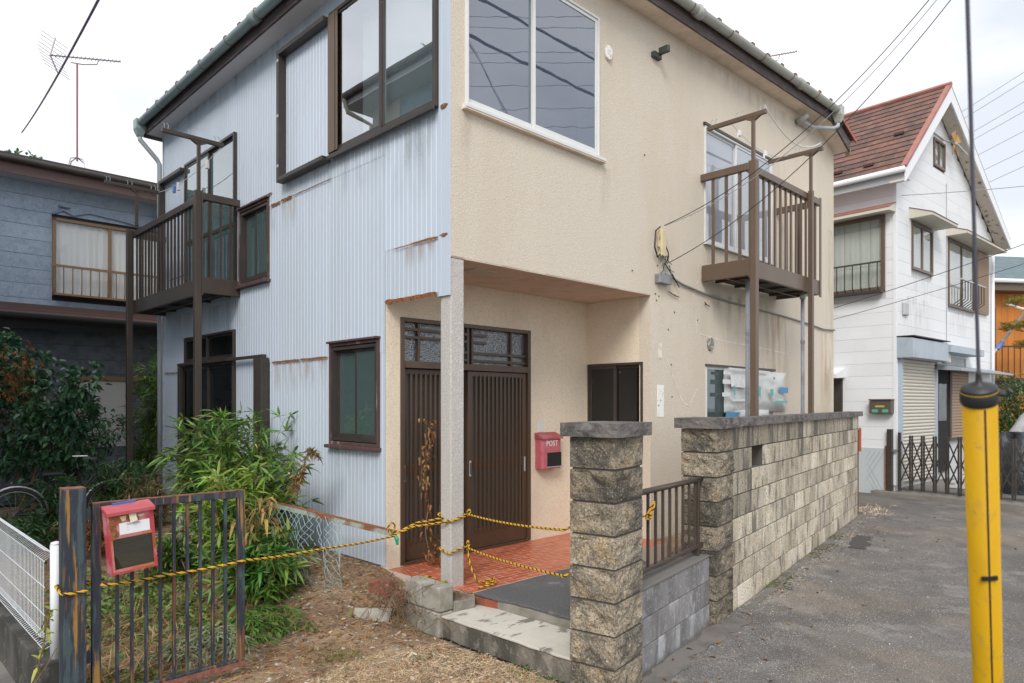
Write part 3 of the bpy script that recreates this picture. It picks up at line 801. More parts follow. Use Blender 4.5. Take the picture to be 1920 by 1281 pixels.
# roof planes
mb = MB()
e = .155
A_ = (-.27,-.27,s_l(0)+e); B_ = (7.55,-.27,s_b(7.46)+e+.02); B2 = (8.32,-.27,s_b(8.2)+e+.03); C2 = (8.32,VE+.2,s_b(8.2)+e); C_ = (7.55,VE+.2,s_b(7.46)+e); D_ = (-.27,VE+.2,s_l(6.9)+e)
r1 = (3.4,3.3,7.25); r2 = (7.1,3.3,7.25)
def slab(pts, h=.03):
    return MB().poly(pts, (0,0,h))
part(slab([A_,B_,r2,r1]), 'roof', m_rooftile, house); part(slab([D_,A_,r1]), 'roof', m_rooftile, house)
part(slab([C_,D_,r1,r2]), 'roof', m_rooftile, house); part(slab([B_,C_,r2]), 'roof', m_rooftile, house)
part(slab([B_,B2,C2,C_]), 'roof', m_rooftile, house)
part(MB().poly([(7.52,-.285,s_b(7.46)+.13),(8.33,-.285,s_b(8.2)+.14),(8.33,-.285,s_b(8.2)+.185),(7.52,-.285,s_b(7.46)+.18)], (0,-.02,0)), 'barge_trim', M('red_barge', (.33,.075,.05), .5), house)
guard_me = MB().box(-.03,.03,-.02,.02,0,.11).box(-.035,.035,-.045,-.02,.07,.12).mesh('snow_guard', M('snow_guard_red', (.17,.06,.05), .6))
for k in range(17):
    u = .5+k*.43; inst(guard_me, 'snow_guard', house, (u,-.22,s_b(u)+e+.03), 0)
    v = .3+k*.40; inst(guard_me, 'snow_guard', house, (-.22,v,s_l(v)+e+.03), R(-90))

# ---------------------------------------------------------------- fittings and marks on the stucco wall
m_patch = M('pale_filler', (.74,.69,.61), .9, var=[((.62,.555,.46),12,.48,.58)])
m_whitepatch = M('bare_white_patch', (.80,.79,.77), .9, var=[((.5,.46,.4),25,.54,.64)])
def ribbon(pts, w, mat, name, y=.0025):
    mb = MB(); n = len(pts)
    rr = random.Random(int(pts[0][0]*1000)); P = []
    for i in range(n-1):
        for k in range(6):
            t = k/6; P.append((pts[i][0]*(1-t)+pts[i+1][0]*t, pts[i][1]*(1-t)+pts[i+1][1]*t))
    P.append(pts[-1])
    for i, p in enumerate(P):
        q = P[min(i+1,len(P)-1)]; o = P[max(i-1,0)]
        dx, dz = q[0]-o[0], q[1]-o[1]; L_ = math.hypot(dx, dz) or 1; nx, nz = -dz/L_, dx/L_
        ww = w*(.35+.45*rr.random())/2
        mb.v += [(-(p[0]+nx*ww), y, p[1]+nz*ww), (-(p[0]-nx*ww), y, p[1]-nz*ww)]
    for i in range(len(P)-1): mb.f.append((2*i, 2*i+1, 2*i+3, 2*i+2))
    return part(mb, name, mat, house, XB)
for pts, w in (([(3.15,3.17),(3.75,3.15),(3.82,2.9),(3.85,2.62)],.03), ([(3.82,3.2),(4.05,3.4)],.035), ([(4.55,2.95),(4.55,2.6),(4.6,2.3)],.028), ([(5.4,2.75),(5.5,2.5),(5.7,2.27)],.03), ([(5.35,2.45),(5.28,2.28)],.022),
               ([(3.2,2.28),(3.4,1.95),(3.55,1.77),(3.68,1.75),(3.85,1.95)],.03), ([(3.9,2.62),(4.5,2.57),(5.4,2.55),(6.4,2.5)],.03), ([(6.9,2.3),(6.95,1.8)],.02), ([(3.55,3.9),(3.75,4.06)],.02), ([(7.5,2.0),(7.52,1.6)],.02)):
    ribbon(pts, w, m_patch, 'filled_crack')
part(MB().box(-3.13,-3.0,0,.004,1.62,1.98), 'bare_patch', m_whitepatch, house, XB)
part(MB().box(-3.09,-3.02,0,.004,2.28,2.45), 'bare_patch', m_patch, house, XB)
def disc(c, r, n=14):
    return [(-(c[0]+r[0]*math.cos(2*math.pi*k/n)*(1+.1*math.sin(k*2.3))), 0, c[1]+r[1]*math.sin(2*math.pi*k/n)) for k in range(n)]
part(MB().poly(disc((2.09,5.38),(.055,.075)), (0,.03,0)), 'capped_vent', m_whitepatch, house, XB, bevel=.008)
part(MB().poly(disc((4.16,2.51),(.075,.085)), (0,.02,0)), 'capped_vent', M('grey_cap', (.2,.2,.19), .8, var=[((.5,.5,.48),20,.5,.6)]), house, XB, bevel=.006)
part(MB().box(-3.02,-2.88,.0,.05,5.62,5.68).box(-3.0,-2.95,.05,.17,5.66,5.73), 'steel_bracket', M('green_steel', (.05,.065,.055), .6), house, XB, bevel=.004)
m_nail = M('rusty_nail', (.10,.06,.04), .8)
for (u, zz) in ((2.96,3.0),(2.98,2.93),(3.35,2.83),(3.86,2.78),(3.22,2.62),(3.28,2.22),(3.02,1.75),(3.3,1.85),(3.0,3.32),(2.52,3.2),(3.03,2.98),(2.3,2.1),(2.75,4.5),(3.36,3.03),(4.05,2.99)):
    part(MB().box(-u-.007,-u+.007,0,.008,zz-.007,zz+.007), 'nail', m_nail, house, XB)
for (a, b, zz) in ((3.2,3.42,3.02),(4.0,4.12,2.98)):
    part(MB().tube([(-a,.02,zz+.03),(-(a+b)/2,.025,zz),(-b,.02,zz-.01)], .006, 5), 'wire_stub', m_nail, house, XB)
# electrical service: cover, box, cable along the wall
m_ivory = M('ivory_plastic', (.60,.51,.32), .5, var=[((.42,.33,.2),12,.5,.7)])
m_steelbox = M('galvanised_box', (.32,.34,.36), .4, metal=.6, var=[((.2,.2,.2),12,.5,.7)])
m_blackcable = M('black_cable', (.02,.02,.022), .5)
m_greycable = M('grey_cable', (.26,.26,.25), .6)
part(MB().box(-3.08,-2.99,.0,.07,3.42,3.72), 'cable_cover', m_ivory, house, XB, bevel=.01)
part(MB().box(-3.2,-2.95,.0,.07,3.12,3.22), 'junction_box', m_steelbox, house, XB, bevel=.005)
rr = random.Random(11)
for k in range(7):
    a = Vector((-3.05+rr.uniform(-.06,.06), .04, 3.42+rr.uniform(-.1,.32))); pts = [a]
    for j in range(7):
        a = a + Vector((rr.uniform(-.07,.06), rr.uniform(-.01,.02), rr.uniform(-.1,.06))); a.y = max(.02, a.y); pts.append(a)
    part(MB().tube(pts, .004 if k % 3 else .007, 5), 'loose_wire', m_blackcable if k % 2 else m_greycable, house, XB)
part(MB().tube([(-3.0,.04,3.75),(-2.88,.06,3.68),(-2.86,.06,3.5),(-2.93,.05,3.40),(-3.02,.04,3.46)], .009, 7), 'loose_wire', m_blackcable, house, XB, smooth=True)
part(MB().tube([(-3.1,.04,3.35),(-3.25,.04,3.24),(-3.4,.035,3.12)], [.006,.011,.006], 6), 'loose_wire', m_blackcable, house, XB)
cab = [(-3.12,.03,3.25),(-3.5,.02,3.17),(-3.95,.02,3.12),(-4.6,.02,3.08),(-5.4,.02,3.06),(-6.2,.02,3.04),(-7.1,.02,3.0),(-7.7,.02,2.96),(-8.16,.02,2.98)]
part(MB().tube(cab, .013, 6), 'wall_cable', m_greycable, house, XB, smooth=True)
part(MB().box(-1.97-.13,-1.97-.045+.0,.0,.006,1.45,1.56), 'bell_plate', m_white_al, house, XD, bevel=.004)

# dirt runs with their own shapes
def stain(xf, x0, x1, z0, z1, y, mat):
    part(MB().add([(x0,y,z0),(x1,y,z0),(x1,y,z1),(x0,y,z1)], [(0,1,2,3)]), 'stain', mat, house, xf)
for (x0, x1, z0, z1, mt) in ((.2,1.9,3.75,4.2,st_grime),(1.86,2.9,3.95,4.2,st_grime),(.15,.9,3.4,4.19,st_grime),(1.95,3.1,1.9,2.24,st_rust),(2.6,3.2,3.7,4.03,st_rust),(.15,.6,2.95,3.16,st_rust),(4.1,5.9,5.55,5.85,st_grime),(1.0,1.9,.9,1.33,st_grime),(4.0,6.6,2.6,3.05,st_grime),(2.0,4.2,5.62,5.86,st_grime)):
    stain(XL, x0, x1, z0, z1, .0265, mt)
for (u0, u1, z0, z1, mt) in ((5.7,6.5,1.3,3.05,st_ochre),(4.5,6.2,2.2,3.2,st_soot),(3.9,5.2,2.6,3.15,st_soot),(7.6,8.15,.8,2.9,st_ochre),(5.95,6.4,3.5,5.0,st_ochre),(1.9,2.15,3.6,4.2,st_soot),(.05,.25,3.6,4.2,st_soot),(7.8,8.16,1.2,4.6,st_soot),(3.0,7.4,5.75,6.02,st_soot)):
    stain(XB, -u1, -u0, z0, z1, .0045, mt)
# ================================================================== balconies with drying-pole arms
LWF = HF @ XL; BWF = HF @ XB
m_deckdark = M('balcony_deck', (.05,.042,.036), .6)
m_white_pl = M('white_plastic', (.7,.7,.7), .5)
bolt_me = MB().lathe([(.014,0),(.014,.006),(.008,.010)], n=8).mesh('bolt', m_white_al)
def balcony(label, frame, x0, x1, dep, zt, zb0, zb1, posts, nfront, nside, arms, ground, mt_):
    t = thing('balcony', label, 'balcony', frame, ((x0+x1)/2, dep/2, zb0), 'aluminium balconies on posts')
    y = dep
    # floor beams and deck
    part(MB().box(x0, x1, y-.045, y, zb0, zb1), 'front_beam', mt_, t, bevel=.004)
    for xx in (x0, x1-.045): part(MB().box(xx, xx+.045, .012, y-.046, zb0, zb1), 'side_beam', mt_, t, bevel=.004)
    n = 4
    for k in range(n):
        a = x0+.05+(x1-x0-.1)*k/n
        part(MB().box(a, a+(x1-x0-.1)/n-.012, .02, y-.05, zb0+.05, zb0+.075), 'deck_panel', m_deckdark, t)
        part(MB().box(a+.2, a+.24, .02, y-.05, zb0+.02, zb0+.049), 'joist', m_deckdark, t)
    part(MB().box(x0+.05, x1-.05, y*.5-.012, y*.5+.012, zb0+.002, zb0+.0095), 'brace', mt_, t)
    # rails
    part(MB().box(x0-.01, x1+.01, y-.06, y+.012, zt-.085, zt), 'top_rail', mt_, t, bevel=.006)
    for xx in (x0-.012, x1-.043): part(MB().box(xx, xx+.055, .0, y-.061, zt-.086, zt-.001), 'side_rail', mt_, t, bevel=.006)
    bw_ = .011 if mt_ is m_brown_d else .017
    bal = MB().box(-bw_,bw_,-.011,.011,0,1).mesh('baluster', mt_)
    for k in range(nfront):
        x = x0+.05+(x1-x0-.1)*(k+.5)/nfront
        inst(bal, 'baluster', t, (x, y-.023, zb1-.01), 0, None, (1,1,zt-zb1-.04))
    for xx in (x0+.022, x1-.022):
        for k in range(nside):
            yy = .05+(y-.1)*(k+.6)/nside
            inst(bal, 'baluster', t, (xx, yy, zb1-.01), R(90), None, (1,1,zt-zb1-.04))
    # corner posts of the railing
    for xx in (x0-.005, x1-.05):
        part(MB().box(xx, xx+.055, y-.0, y+.014, zb0-.03, zt+.02), 'corner_post', mt_, t, bevel=.004)
    for px, big in posts:
        w = .076 if big else .06
        part(MB().box(px, px+w, y+.0145, y+.0145+w, ground, zt+.02), 'post', mt_, t, bevel=.006)
    for px, z, yin, yout in arms:
        part(MB().box(px, px+.038, y+.022, y+.06, zt+.021, z-.05), 'arm_post', mt_, t, bevel=.004)
        a = part(MB().box(px-.002, px+.04, -yin+y, y+yout, z-.05, z), 'drying_arm', mt_, t, bevel=.005)
        part(MB().poly([(px,y+.018,z-.09),(px,y-.06,z-.051),(px,y+.13,z-.051),(px,y+.064,z-.09)], (.038,0,0)), 'gusset', mt_, a)
        for q in (.06, .14, .5, .58, .9, .96):
            yy = y-yin+(yin+yout)*q
            part(MB().tube([(px+.019,yy,z),(px+.019,yy,z+.05),(px+.019,yy+.02,z+.065)], .0045, 5), 'hook', m_pvc, a)
    for xx in (x0+.09, x1-.09):
        for zz in (zb0+.035, zb1-.035):
            o = inst(bolt_me, 'bolt', t, (xx, y, zz)); o.matrix_local = o.matrix_local @ Matrix.Rotation(R(-90), 4, 'X')
    return t
# left: x = v ; right: x = -u
balcony('brown slatted balcony on two posts against the blue corrugated wall', LWF, 4.035, 6.70, .455, 4.275, 3.085, 3.275, [(4.035,True),(6.64,True)], 20, 3,
        [(4.05,4.93,.25,.45),(6.36,4.86,.25,.45)], .1, m_brown_d)
b_right = balcony('brown slatted balcony on two posts against the cream stucco wall', BWF, -6.04, -3.945, .615, 4.56, 3.255, 3.45, [(-4.02,True),(-5.64,False)], 13, 3,
        [(-4.0,5.13,.54,.20),(-5.635,5.13,.54,.20)], .2, m_brown)
# rainwater pipes under the right balcony
m_dpipe = M('dull_grey_pipe', (.27,.285,.32), .5, var=[((.2,.2,.22),5,.48,.6)])
for x, zt_ in ((-4.15, 3.25), (-5.73, 3.2)):
    t = thing('drainpipe', 'pale grey drainpipe behind the near post of the balcony on the cream wall' if x > -5 else 'pale grey drainpipe beside the far post of the balcony on the cream wall', 'drainpipe', BWF, (x,.5,.2), 'drainpipes under the balcony')
    part(MB().tube([(x,.5,.2),(x,.5,zt_)], .025, 12), 'pipe', m_dpipe, t, smooth=True)
    for z in (1.5, 2.6): part(MB().lathe([(.029,-.02),(.029,.02)], (x,.5,z), 12), 'pipe_joint', m_dpipe, t)
    if x < -5: part(MB().tube([(x,.5,zt_-.02),(x,.5,zt_+.03),(x-.05,.52,zt_+.06),(x-.2,.55,zt_+.065)], .04, 10), 'elbow', m_gutter, t, smooth=True)
# clothes lines and pegs on the drying arms
def sag(a, b, d, n=14):
    a, b = Vector(a), Vector(b); out = []
    for k in range(n+1):
        t = k/n; p = a.lerp(b, t); p.z -= d*4*t*(1-t); out.append(p)
    return out
m_line = M('white_cord', (.68,.68,.66), .7)
single(MB().tube(sag((-4.0,.78,5.19),(-5.63,.78,5.19),.22), .007, 6), 'clothes_line', m_line, 'slack white cord strung between the drying arms over the cream wall', 'clothes line', BWF, (-4.8,.76,5.1), smooth=True)
t = thing('clothes_line', 'thin inner cord with white clips above the balcony on the cream wall', 'clothes line', BWF, (-4.8,.3,5.05))
ln = sag((-4.0,.35,5.13),(-5.63,.35,5.13),.14); part(MB().tube(ln, .004, 5), 'cord', m_line, t)
for k in (2, 8): part(MB().box(ln[k].x-.03,ln[k].x+.03,.33,.37,ln[k].z-.05,ln[k].z+.02).box(ln[k].x+.02,ln[k].x+.045,.34,.36,ln[k].z-.09,ln[k].z-.03), 'clip', m_white_pl, t, bevel=.008)
t = thing('clothes_line', 'thin cord with blue and white pegs above the balcony on the blue wall', 'clothes line', LWF, (5.2,.3,4.85))
ln = sag((4.07,.2,4.92),(6.43,.2,4.85),.10); part(MB().tube(ln, .004, 5), 'cord', m_line, t)
m_peg = M('blue_peg', (.10,.22,.55), .5)
for k, mt in ((3,m_white_pl),(9,m_white_pl),(10,m_peg)): part(MB().box(ln[k].x-.02,ln[k].x+.02,.18,.22,ln[k].z-.09,ln[k].z+.02), 'peg', mt, t, bevel=.006)

# ================================================================== porch apron and step
m_conc = M('old_concrete', (.27,.25,.215), .92, var=[((.15,.135,.11),5,.42,.68,None,.8),((.36,.34,.30),18,.55,.7,None,.6),((.10,.095,.08),2,.55,.7,(1,1,.3),.6)], bump=[(60,.6,.006),(12,.4,.01)])
m_step = M('chalky_step_concrete', (.56,.53,.47), .9, var=[((.10,.095,.085),4.5,.56,.62,(1,2.2,1),.85),((.42,.39,.34),1.6,.45,.65,None,.6),((.3,.27,.23),40,.6,.72,None,.5)], bump=[(70,.4,.004)])
m_apron = M('dark_mortar', (.105,.106,.108), .95, var=[((.055,.055,.057),80,.5,.62,None,.75),((.22,.22,.215),100,.56,.66,None,.7),((.36,.34,.31),3.2,.60,.68,None,.5),((.16,.158,.15),1.5,.5,.62,None,.6)], bump=[(160,.7,.005),(8,.3,.01)])
def crag(pts, z0, z1, step=.06, amp=.012, seed=0):
    """a slab with a slightly broken outline"""
    P = []
    n = len(pts)
    for i in range(n):
        a, b = Vector(pts[i]), Vector(pts[(i+1) % n]); m = max(1, int((b-a).length/step))
        nrm = Vector((-(b-a).y, (b-a).x)).normalized()
        for k in range(m):
            p = a.lerp(b, k/m); P.append(p + nrm*amp*noise.noise(Vector((p.x*8, p.y*8, seed))))
    mb = MB(); return mb.poly([(p.x, p.y, z0 + .006*noise.noise(Vector((p.x*5,p.y*5,seed+3)))) for p in P], (0,0,z1-z0))
pstep = thing('porch_step', 'low chalky white concrete step before the porch', 'step', HF, (-.1,-.9,0))
part(crag([(-.33,-.30),(.085,-.24),(.11,-1.2),(.05,-1.42),(-.31,-1.56)], 0, .155, seed=2), 'step_body', m_conc, pstep, bevel=.01)
part(crag([(-.338,-.305),(.09,-.24),(.11,-1.2),(.05,-1.42),(-.318,-1.565)], .1555, .172, amp=.016, seed=5), 'step_top', m_step, pstep, bevel=.004)
m_brick0 = M('broken_red_edge', (.30,.075,.04), .9, var=[((.18,.07,.05),12,.45,.6)], bump=[(40,.6,.006)])
m_conc_d = M('mossy_step_face', (.20,.18,.15), .95, var=[((.06,.055,.045),3,.45,.58,(1,1,.4),.85),((.32,.29,.24),12,.53,.63,None,.6),((.10,.10,.06),6,.56,.66,None,.6)], bump=[(50,.8,.01),(14,.5,.012)])
bpy.data.objects['step_body'].data.materials[0] = m_conc_d
apron = thing('porch_apron', 'dark mortar slab sloping down from the red porch tiles', 'concrete slab', HF, (.8,-.7,.1))
part(crag([(.06,-.222),(2.2,-.222),(1.6,-1.05),(.9,-1.35),(.14,-1.28)], .06, .235, seed=8), 'slab_body', m_conc, apron, bevel=.006)
part(crag([(.05,-.2215),(2.2,-.2215),(1.6,-1.05),(.9,-1.35),(.13,-1.285)], .2355, .258, amp=.014, seed=9), 'slab_top', m_apron, apron, bevel=.006)
part(crag([(.03,-.23),(.062,-.23),(.105,-.43),(.092,-.47)], .172, .232, amp=.012, seed=12, step=.05), 'broken_tile_edge', m_brick0, apron)
# low concrete blocks left of the step
m_block = M('weathered_block', (.33,.31,.265), .95, var=[((.16,.15,.125),6,.45,.66,None,.8),((.43,.41,.37),22,.55,.7,None,.6)], bump=[(80,.7,.006),(14,.5,.01)], rnd=.12)
lw = thing('low_block_kerb', 'short run of weathered concrete blocks beside the porch column', 'block kerb', HF, (-.28,-.05,0))
for (a, b, z0, z1) in ((-.30,-.085,.0,.19),(-.08,.135,.0,.19),(-.30,-.085,.195,.385),(-.08,.135,.195,.385)):
    part(MB().box(-.36,-.22,a,b,z0,z1), 'block', m_block, lw, bevel=.012)
part(crag([(-.215,-.30),(-.02,-.32),(.05,-.24),(.0,-.02),(-.2,.1)], .05, .25, seed=21), 'block', m_conc, lw, bevel=.01)
# rubble at the corner of the house
rr = random.Random(5)
m_brick = M('red_rubble_brick', (.22,.07,.045), .9, var=[((.13,.06,.045),8,.45,.65),((.33,.24,.19),30,.58,.7)], bump=[(50,.5,.005)], rnd=.15)
def chunk(L_, W_, H_, seed, mat, name):
    mb = MB(); r_ = random.Random(seed)
    mb.box(-L_/2,L_/2,-W_/2,W_/2,0,H_)
    mb.v = [tuple(c+r_.uniform(-.018,.018) for c in p) for p in mb.v]
    return mb
for k, (u, v, mt, s, txt, cat) in enumerate(((-.30,.55,m_brick,(.22,.11,.16),'tilted red brick by the fallen fence rail end','brick'),(-.20,.36,m_brick,(.2,.12,.15),'upright red brick chunk beside the low block kerb','brick'),
        (-.55,.30,m_block,(.30,.14,.12),'broken hollow concrete block among dry roots','concrete block'))):
    o = single(chunk(*s, k, mt, ''), 'brick_chunk' if mt is m_brick else 'block_chunk', mt, txt, cat, HF, (0,0,0), bevel=.012)
    o.matrix_world = HF @ Matrix.Translation((u, v, yard_z(u, v)-.055)) @ Matrix.Rotation(rr.uniform(0,3), 4, 'Z') @ Matrix.Rotation(rr.uniform(-.5,.5), 4, 'X')

# ================================================================== lane boundary: pillars, fence panel, block wall
m_rock = M('split_face_stone', (.29,.24,.17), .95, var=[((.36,.25,.13),5,.55,.65,None,.6),((.40,.35,.275),11,.53,.63,None,.6),((.06,.056,.05),2.6,.46,.56,None,.8),((.16,.145,.12),9,.52,.62,None,.6),((.06,.055,.047),75,.51,.60,None,.75),((.55,.50,.42),85,.57,.65,None,.6)], bump=[(55,1.0,.014),(18,.8,.02),(120,.6,.006)], rnd=.28)
m_cap = M('dark_lichen_cap', (.16,.145,.137), .95, var=[((.06,.055,.055),7,.46,.6,None,.8),((.24,.22,.2),70,.56,.7,None,.7),((.2,.17,.13),3,.6,.72,None,.5)], bump=[(45,.9,.012),(120,.6,.005)])
m_mortar = M('grey_mortar', (.10,.093,.083), .95)
def rock_block(lx, ly, h, seed, amp=.021, faces='all', div=20):
    """split-faced stone: bulging rough faces, drafted edges"""
    mb = MB(); idx = {}
    def vert(p):
        k = tuple(round(c, 5) for c in p)
        if k in idx: return idx[k]
        x, y, z = p
        def edge(t, L_): return max(0, min(1, min(t, L_-t)/.028))
        dx = edge(x, lx); dy = edge(y, ly); dz = edge(z, h)
        q = Vector(p); vd = noise.voronoi(Vector((x*7+seed*7.3, y*7, z*9+seed)))[0]; n = noise.fractal(Vector((x*16+seed*7.3, y*16, z*16+seed)), 1.0, 2.0, 4)
        n2 = noise.noise(Vector((x*5+seed, y*5, z*5-seed*2)))
        a = amp*(-.2 + 1.5*(vd[1]-vd[0]) + .6*n + .7*n2)
        if x < 1e-6: q.x -= a*dy*dz
        if x > lx-1e-6: q.x += a*dy*dz
        if y < 1e-6: q.y -= a*dx*dz
        if y > ly-1e-6: q.y += a*dx*dz
        rnd_ = .004*noise.noise(Vector((x*40, y*40, z*40+seed)))
        q += Vector((rnd_, rnd_, rnd_*.5))
        idx[k] = len(mb.v); mb.v.append(tuple(q)); return idx[k]
    def face(o, a, b, na, nb):
        o, a, b = Vector(o), Vector(a), Vector(b)
        for i in range(na):
            for j in range(nb):
                mb.f.append(tuple(vert(o+a*(p/na)+b*(q/nb)) for p, q in ((i,j),(i+1,j),(i+1,j+1),(i,j+1))))
    n = div; m = max(4, int(div*h/lx*1.3))
    face((0,0,0),(lx,0,0),(0,0,h),n,m); face((0,ly,0),(lx,0,0),(0,0,h),n,m)
    face((0,0,0),(0,ly,0),(0,0,h),n,m); face((lx,0,0),(0,ly,0),(0,0,h),n,m)
    face((0,0,0),(lx,0,0),(0,ly,0),n,n); face((0,0,h),(lx,0,0),(0,ly,0),n,n)
    return mb
def pillar(label, x0, x1, y0, y1, seed, n=8, ztop=1.578):
    t = thing('gate_pillar', label, 'pillar', WF, ((x0+x1)/2,(y0+y1)/2,0))
    part(MB().box(x0+.045, x1-.045, y0+.045, y1-.045, -.05, ztop+.005), 'mortar_core', m_mortar, t)
    for k in range(n): part(MB().box(x0+.012, x1-.012, y0+.012, y1-.012, ztop-(k+1)*.2-.016, ztop-(k+1)*.2+.001), 'mortar_joint', m_mortar, t)
    for k in range(n):
        z = ztop-(k+1)*.2; h = .185
        mb = rock_block(x1-x0, y1-y0, h, seed+k)
        mb.v = [(p[0]+x0, p[1]+y0, p[2]+z) for p in mb.v]
        part(mb, 'stone_block', m_rock, t, smooth=False)
    mb = rock_block(x1-x0+.09, y1-y0+.09, .085, seed+40, amp=.012, div=16)
    mb.v = [(p[0]+x0-.045, p[1]+y0-.045, p[2]+ztop-.010) for p in mb.v]
    part(mb, 'cap_stone', m_cap, t)
    return t
pillar('nearest rough stone gate pillar with a dark cap, rope tied behind it', .0, .385, .0, .31, 1)
pillar('rough stone pillar at the near end of the long block wall', 1.79, 2.2, .0, .30, 20)

m_wblock = M('stained_wall_block', (.56,.49,.375), .93, var=[((.70,.66,.58),2.5,.50,.6,(2,2,.6),.6),((.37,.27,.14),3.5,.56,.66,(3,3,.5),.5),((.28,.245,.18),2.4,.51,.60,(1.6,1.6,.7),.65),((.10,.09,.072),4,.54,.62,(2.2,2.2,.6),.75),((.10,.088,.07),60,.54,.61,None,.75),((.66,.62,.54),90,.58,.66,None,.5)], bump=[(75,.9,.007),(28,.4,.008)], rnd=.2)
m_wblock_d = M('dark_stained_block', (.38,.335,.255), .93, var=[((.46,.41,.33),3,.52,.62,(2.5,2.5,.4),.7),((.09,.083,.068),3,.47,.57,(2.5,2.5,.5),.8),((.07,.064,.053),60,.53,.61,None,.75)], bump=[(75,.9,.007),(28,.4,.008)], rnd=.2)
bw = thing('block_wall', 'long stained concrete block wall with a dark coping along the lane', 'wall', WF, (5.4,.1,0))
edges = [2.2, 2.38] + [2.78+.4*k for k in range(15)]
part(MB().box(2.2, 2.78, .03, .145, -.05, 1.572).box(3.18, 8.57, .03, .145, -.05, 1.572).box(2.78, 3.18, .031, .144, -.05, 1.17).box(2.78, 3.18, .031, .144, 1.375, 1.571), 'mortar_core', m_mortar, bw)
cache = {}
for i in range(len(edges)-1):
    a, b = edges[i], edges[i+1]
    for k in range(8):
        if abs(a-2.78) < .01 and k == 1: continue
        z = 1.578-(k+1)*.2; key = round(b-a, 3)
        if key not in cache:
            mm = MB().box(0, b-a-.0006, 0, .15, 0, .190).mesh('wall_block', m_wblock); cache[key] = mm
        dark_ = (k == 0 and rng.random() < .6) or (k == 1 and rng.random() < .15) or (i < 2 and k < 4)
        if dark_:
            if ('d', key) not in cache: mm = cache[key].copy(); mm.materials[0] = m_wblock_d; cache['d', key] = mm
        o = inst(cache['d', key] if dark_ else cache[key], 'block', bw, (a+.001, .012+rng.uniform(-.0025,.0025), z)); setmods(o, .0025, False)
for k in range(7):
    a = 2.2+.925*k
    mb = rock_block(.92, .215, .075, 60+k, amp=.01, div=18); mb.v = [(p[0]+a, p[1]-.022, p[2]+1.570) for p in mb.v]
    part(mb, 'coping_stone', m_cap, bw)
t = thing('marker_post', 'thin rusty post with an orange red plate at the far wall end', 'marker post', WF, (8.63,.05,0))
part(MB().beam((8.63,.05,0),(8.63,.05,1.35),.03,.03,(1,0,0)), 'post', m_rust, t); part(MB().box(8.6,8.66,.0,.03,1.0,1.38), 'plate', M('orange_plate', (.42,.09,.04), .6), t)
t = thing('water_meter', 'pale pipe and tap seen through the gap in the block wall', 'tap', WF, (2.93,.32,.2))
part(MB().tube([(2.93,.32,.2),(2.93,.32,1.22)], .02, 8), 'pipe', m_pvc, t); part(MB().lathe([(.02,0),(.035,.02),(.035,.05),(.015,.07),(.04,.08),(.04,.09)], (2.93,.32,1.2), 10), 'tap_head', m_steelbox, t)

# dwarf wall and railing between the pillars
m_grey_block = M('grey_dwarf_block', (.235,.23,.23), .9, var=[((.12,.115,.11),3,.46,.6,(2,2,.6),.7),((.58,.59,.62),3.0,.54,.66,(1.5,1.5,.6),.7),((.42,.42,.44),40,.55,.65,None,.5)], bump=[(90,.5,.005)], rnd=.08)
dw = thing('dwarf_wall', 'low grey block wall with white bloom between the two stone pillars', 'wall', WF, (1.1,.1,0))
part(MB().box(.40, 1.775, .075, .20, -.05, .53), 'mortar_core', m_mortar, dw)
for (z0, z1) in ((-.05,.145),(.15,.335),(.34,.525)):
    for k in range(4):
        a = .392+.39*k; b = min(a+.386, 1.785)
        if a < 1.78: part(MB().box(a, b, .06, .215, z0, z1), 'block', m_grey_block, dw, bevel=.004)
part(MB().box(.392, 1.785, .055, .22, .5255, .545), 'top_render', M('dwarf_top', (.16,.15,.14), .95, bump=[(60,.6,.006)]), dw, bevel=.005)
rp = thing('fence_panel', 'brown aluminium railing on the low grey wall, rope knotted to it', 'railing', WF, (1.1,.13,.545))
part(MB().tube([(.40,.13,1.165),(1.80,.13,1.155)], .021, 10), 'top_rail', m_brown_d, rp, smooth=True)
part(MB().beam((.40,.13,.62),(1.82,.13,.625),.035,.03), 'bottom_rail', m_brown_d, rp, bevel=.004)
bm_ = MB().box(-.009,.009,-.009,.009,0,1).mesh('baluster', m_brown_d)
for k in range(10): inst(bm_, 'baluster', rp, (.50+.128*k, .13, .63), 0, None, (1,1,.53))
for x in (.425, 1.70): part(MB().box(x-.018,x+.018,.112,.148,.545,1.15), 'post', m_brown_d, rp, bevel=.004)

# ================================================================== front gate, post, letter boxes
m_iron = M('flaking_navy_iron', (.022,.028,.042), .55, var=[((.06,.10,.105),9,.52,.60,(3,3,.4),.7),((.36,.19,.03),4.5,.575,.64,(6,6,.35),.8),((.19,.06,.025),6,.56,.64,(5,5,.35),.85)], bump=[(50,.5,.004),(14,.4,.004,(3,3,.4))])
m_irontop = M('rusty_pink_iron', (.26,.10,.07), .85, var=[((.12,.05,.03),20,.45,.65)])
gp = thing('gate_post', 'thick rusty navy iron gate post with rope wound round it', 'gate post', HF, (-2.66,.05,0))
part(MB().box(-2.715,-2.605,.0,.11,-.05,1.30), 'shaft', m_iron, gp, bevel=.004)
part(MB().box(-2.713,-2.607,.002,.108,1.301,1.306), 'top_plate', m_irontop, gp)
for z in (1.15, .35): part(MB().box(-2.604,-2.575,.03,.07,z-.03,z+.03), 'hinge', m_iron, gp)
gt = thing('iron_gate', 'rusty navy iron gate leaf of upright bars standing in the yard', 'gate', HF, (-2.1,.05,.07))
part(MB().box(-2.57,-2.525,.03,.07,.07,1.21), 'stile', m_iron, gt, bevel=.003)
part(MB().box(-1.745,-1.70,.03,.07,.07,1.21), 'stile', m_iron, gt, bevel=.003)
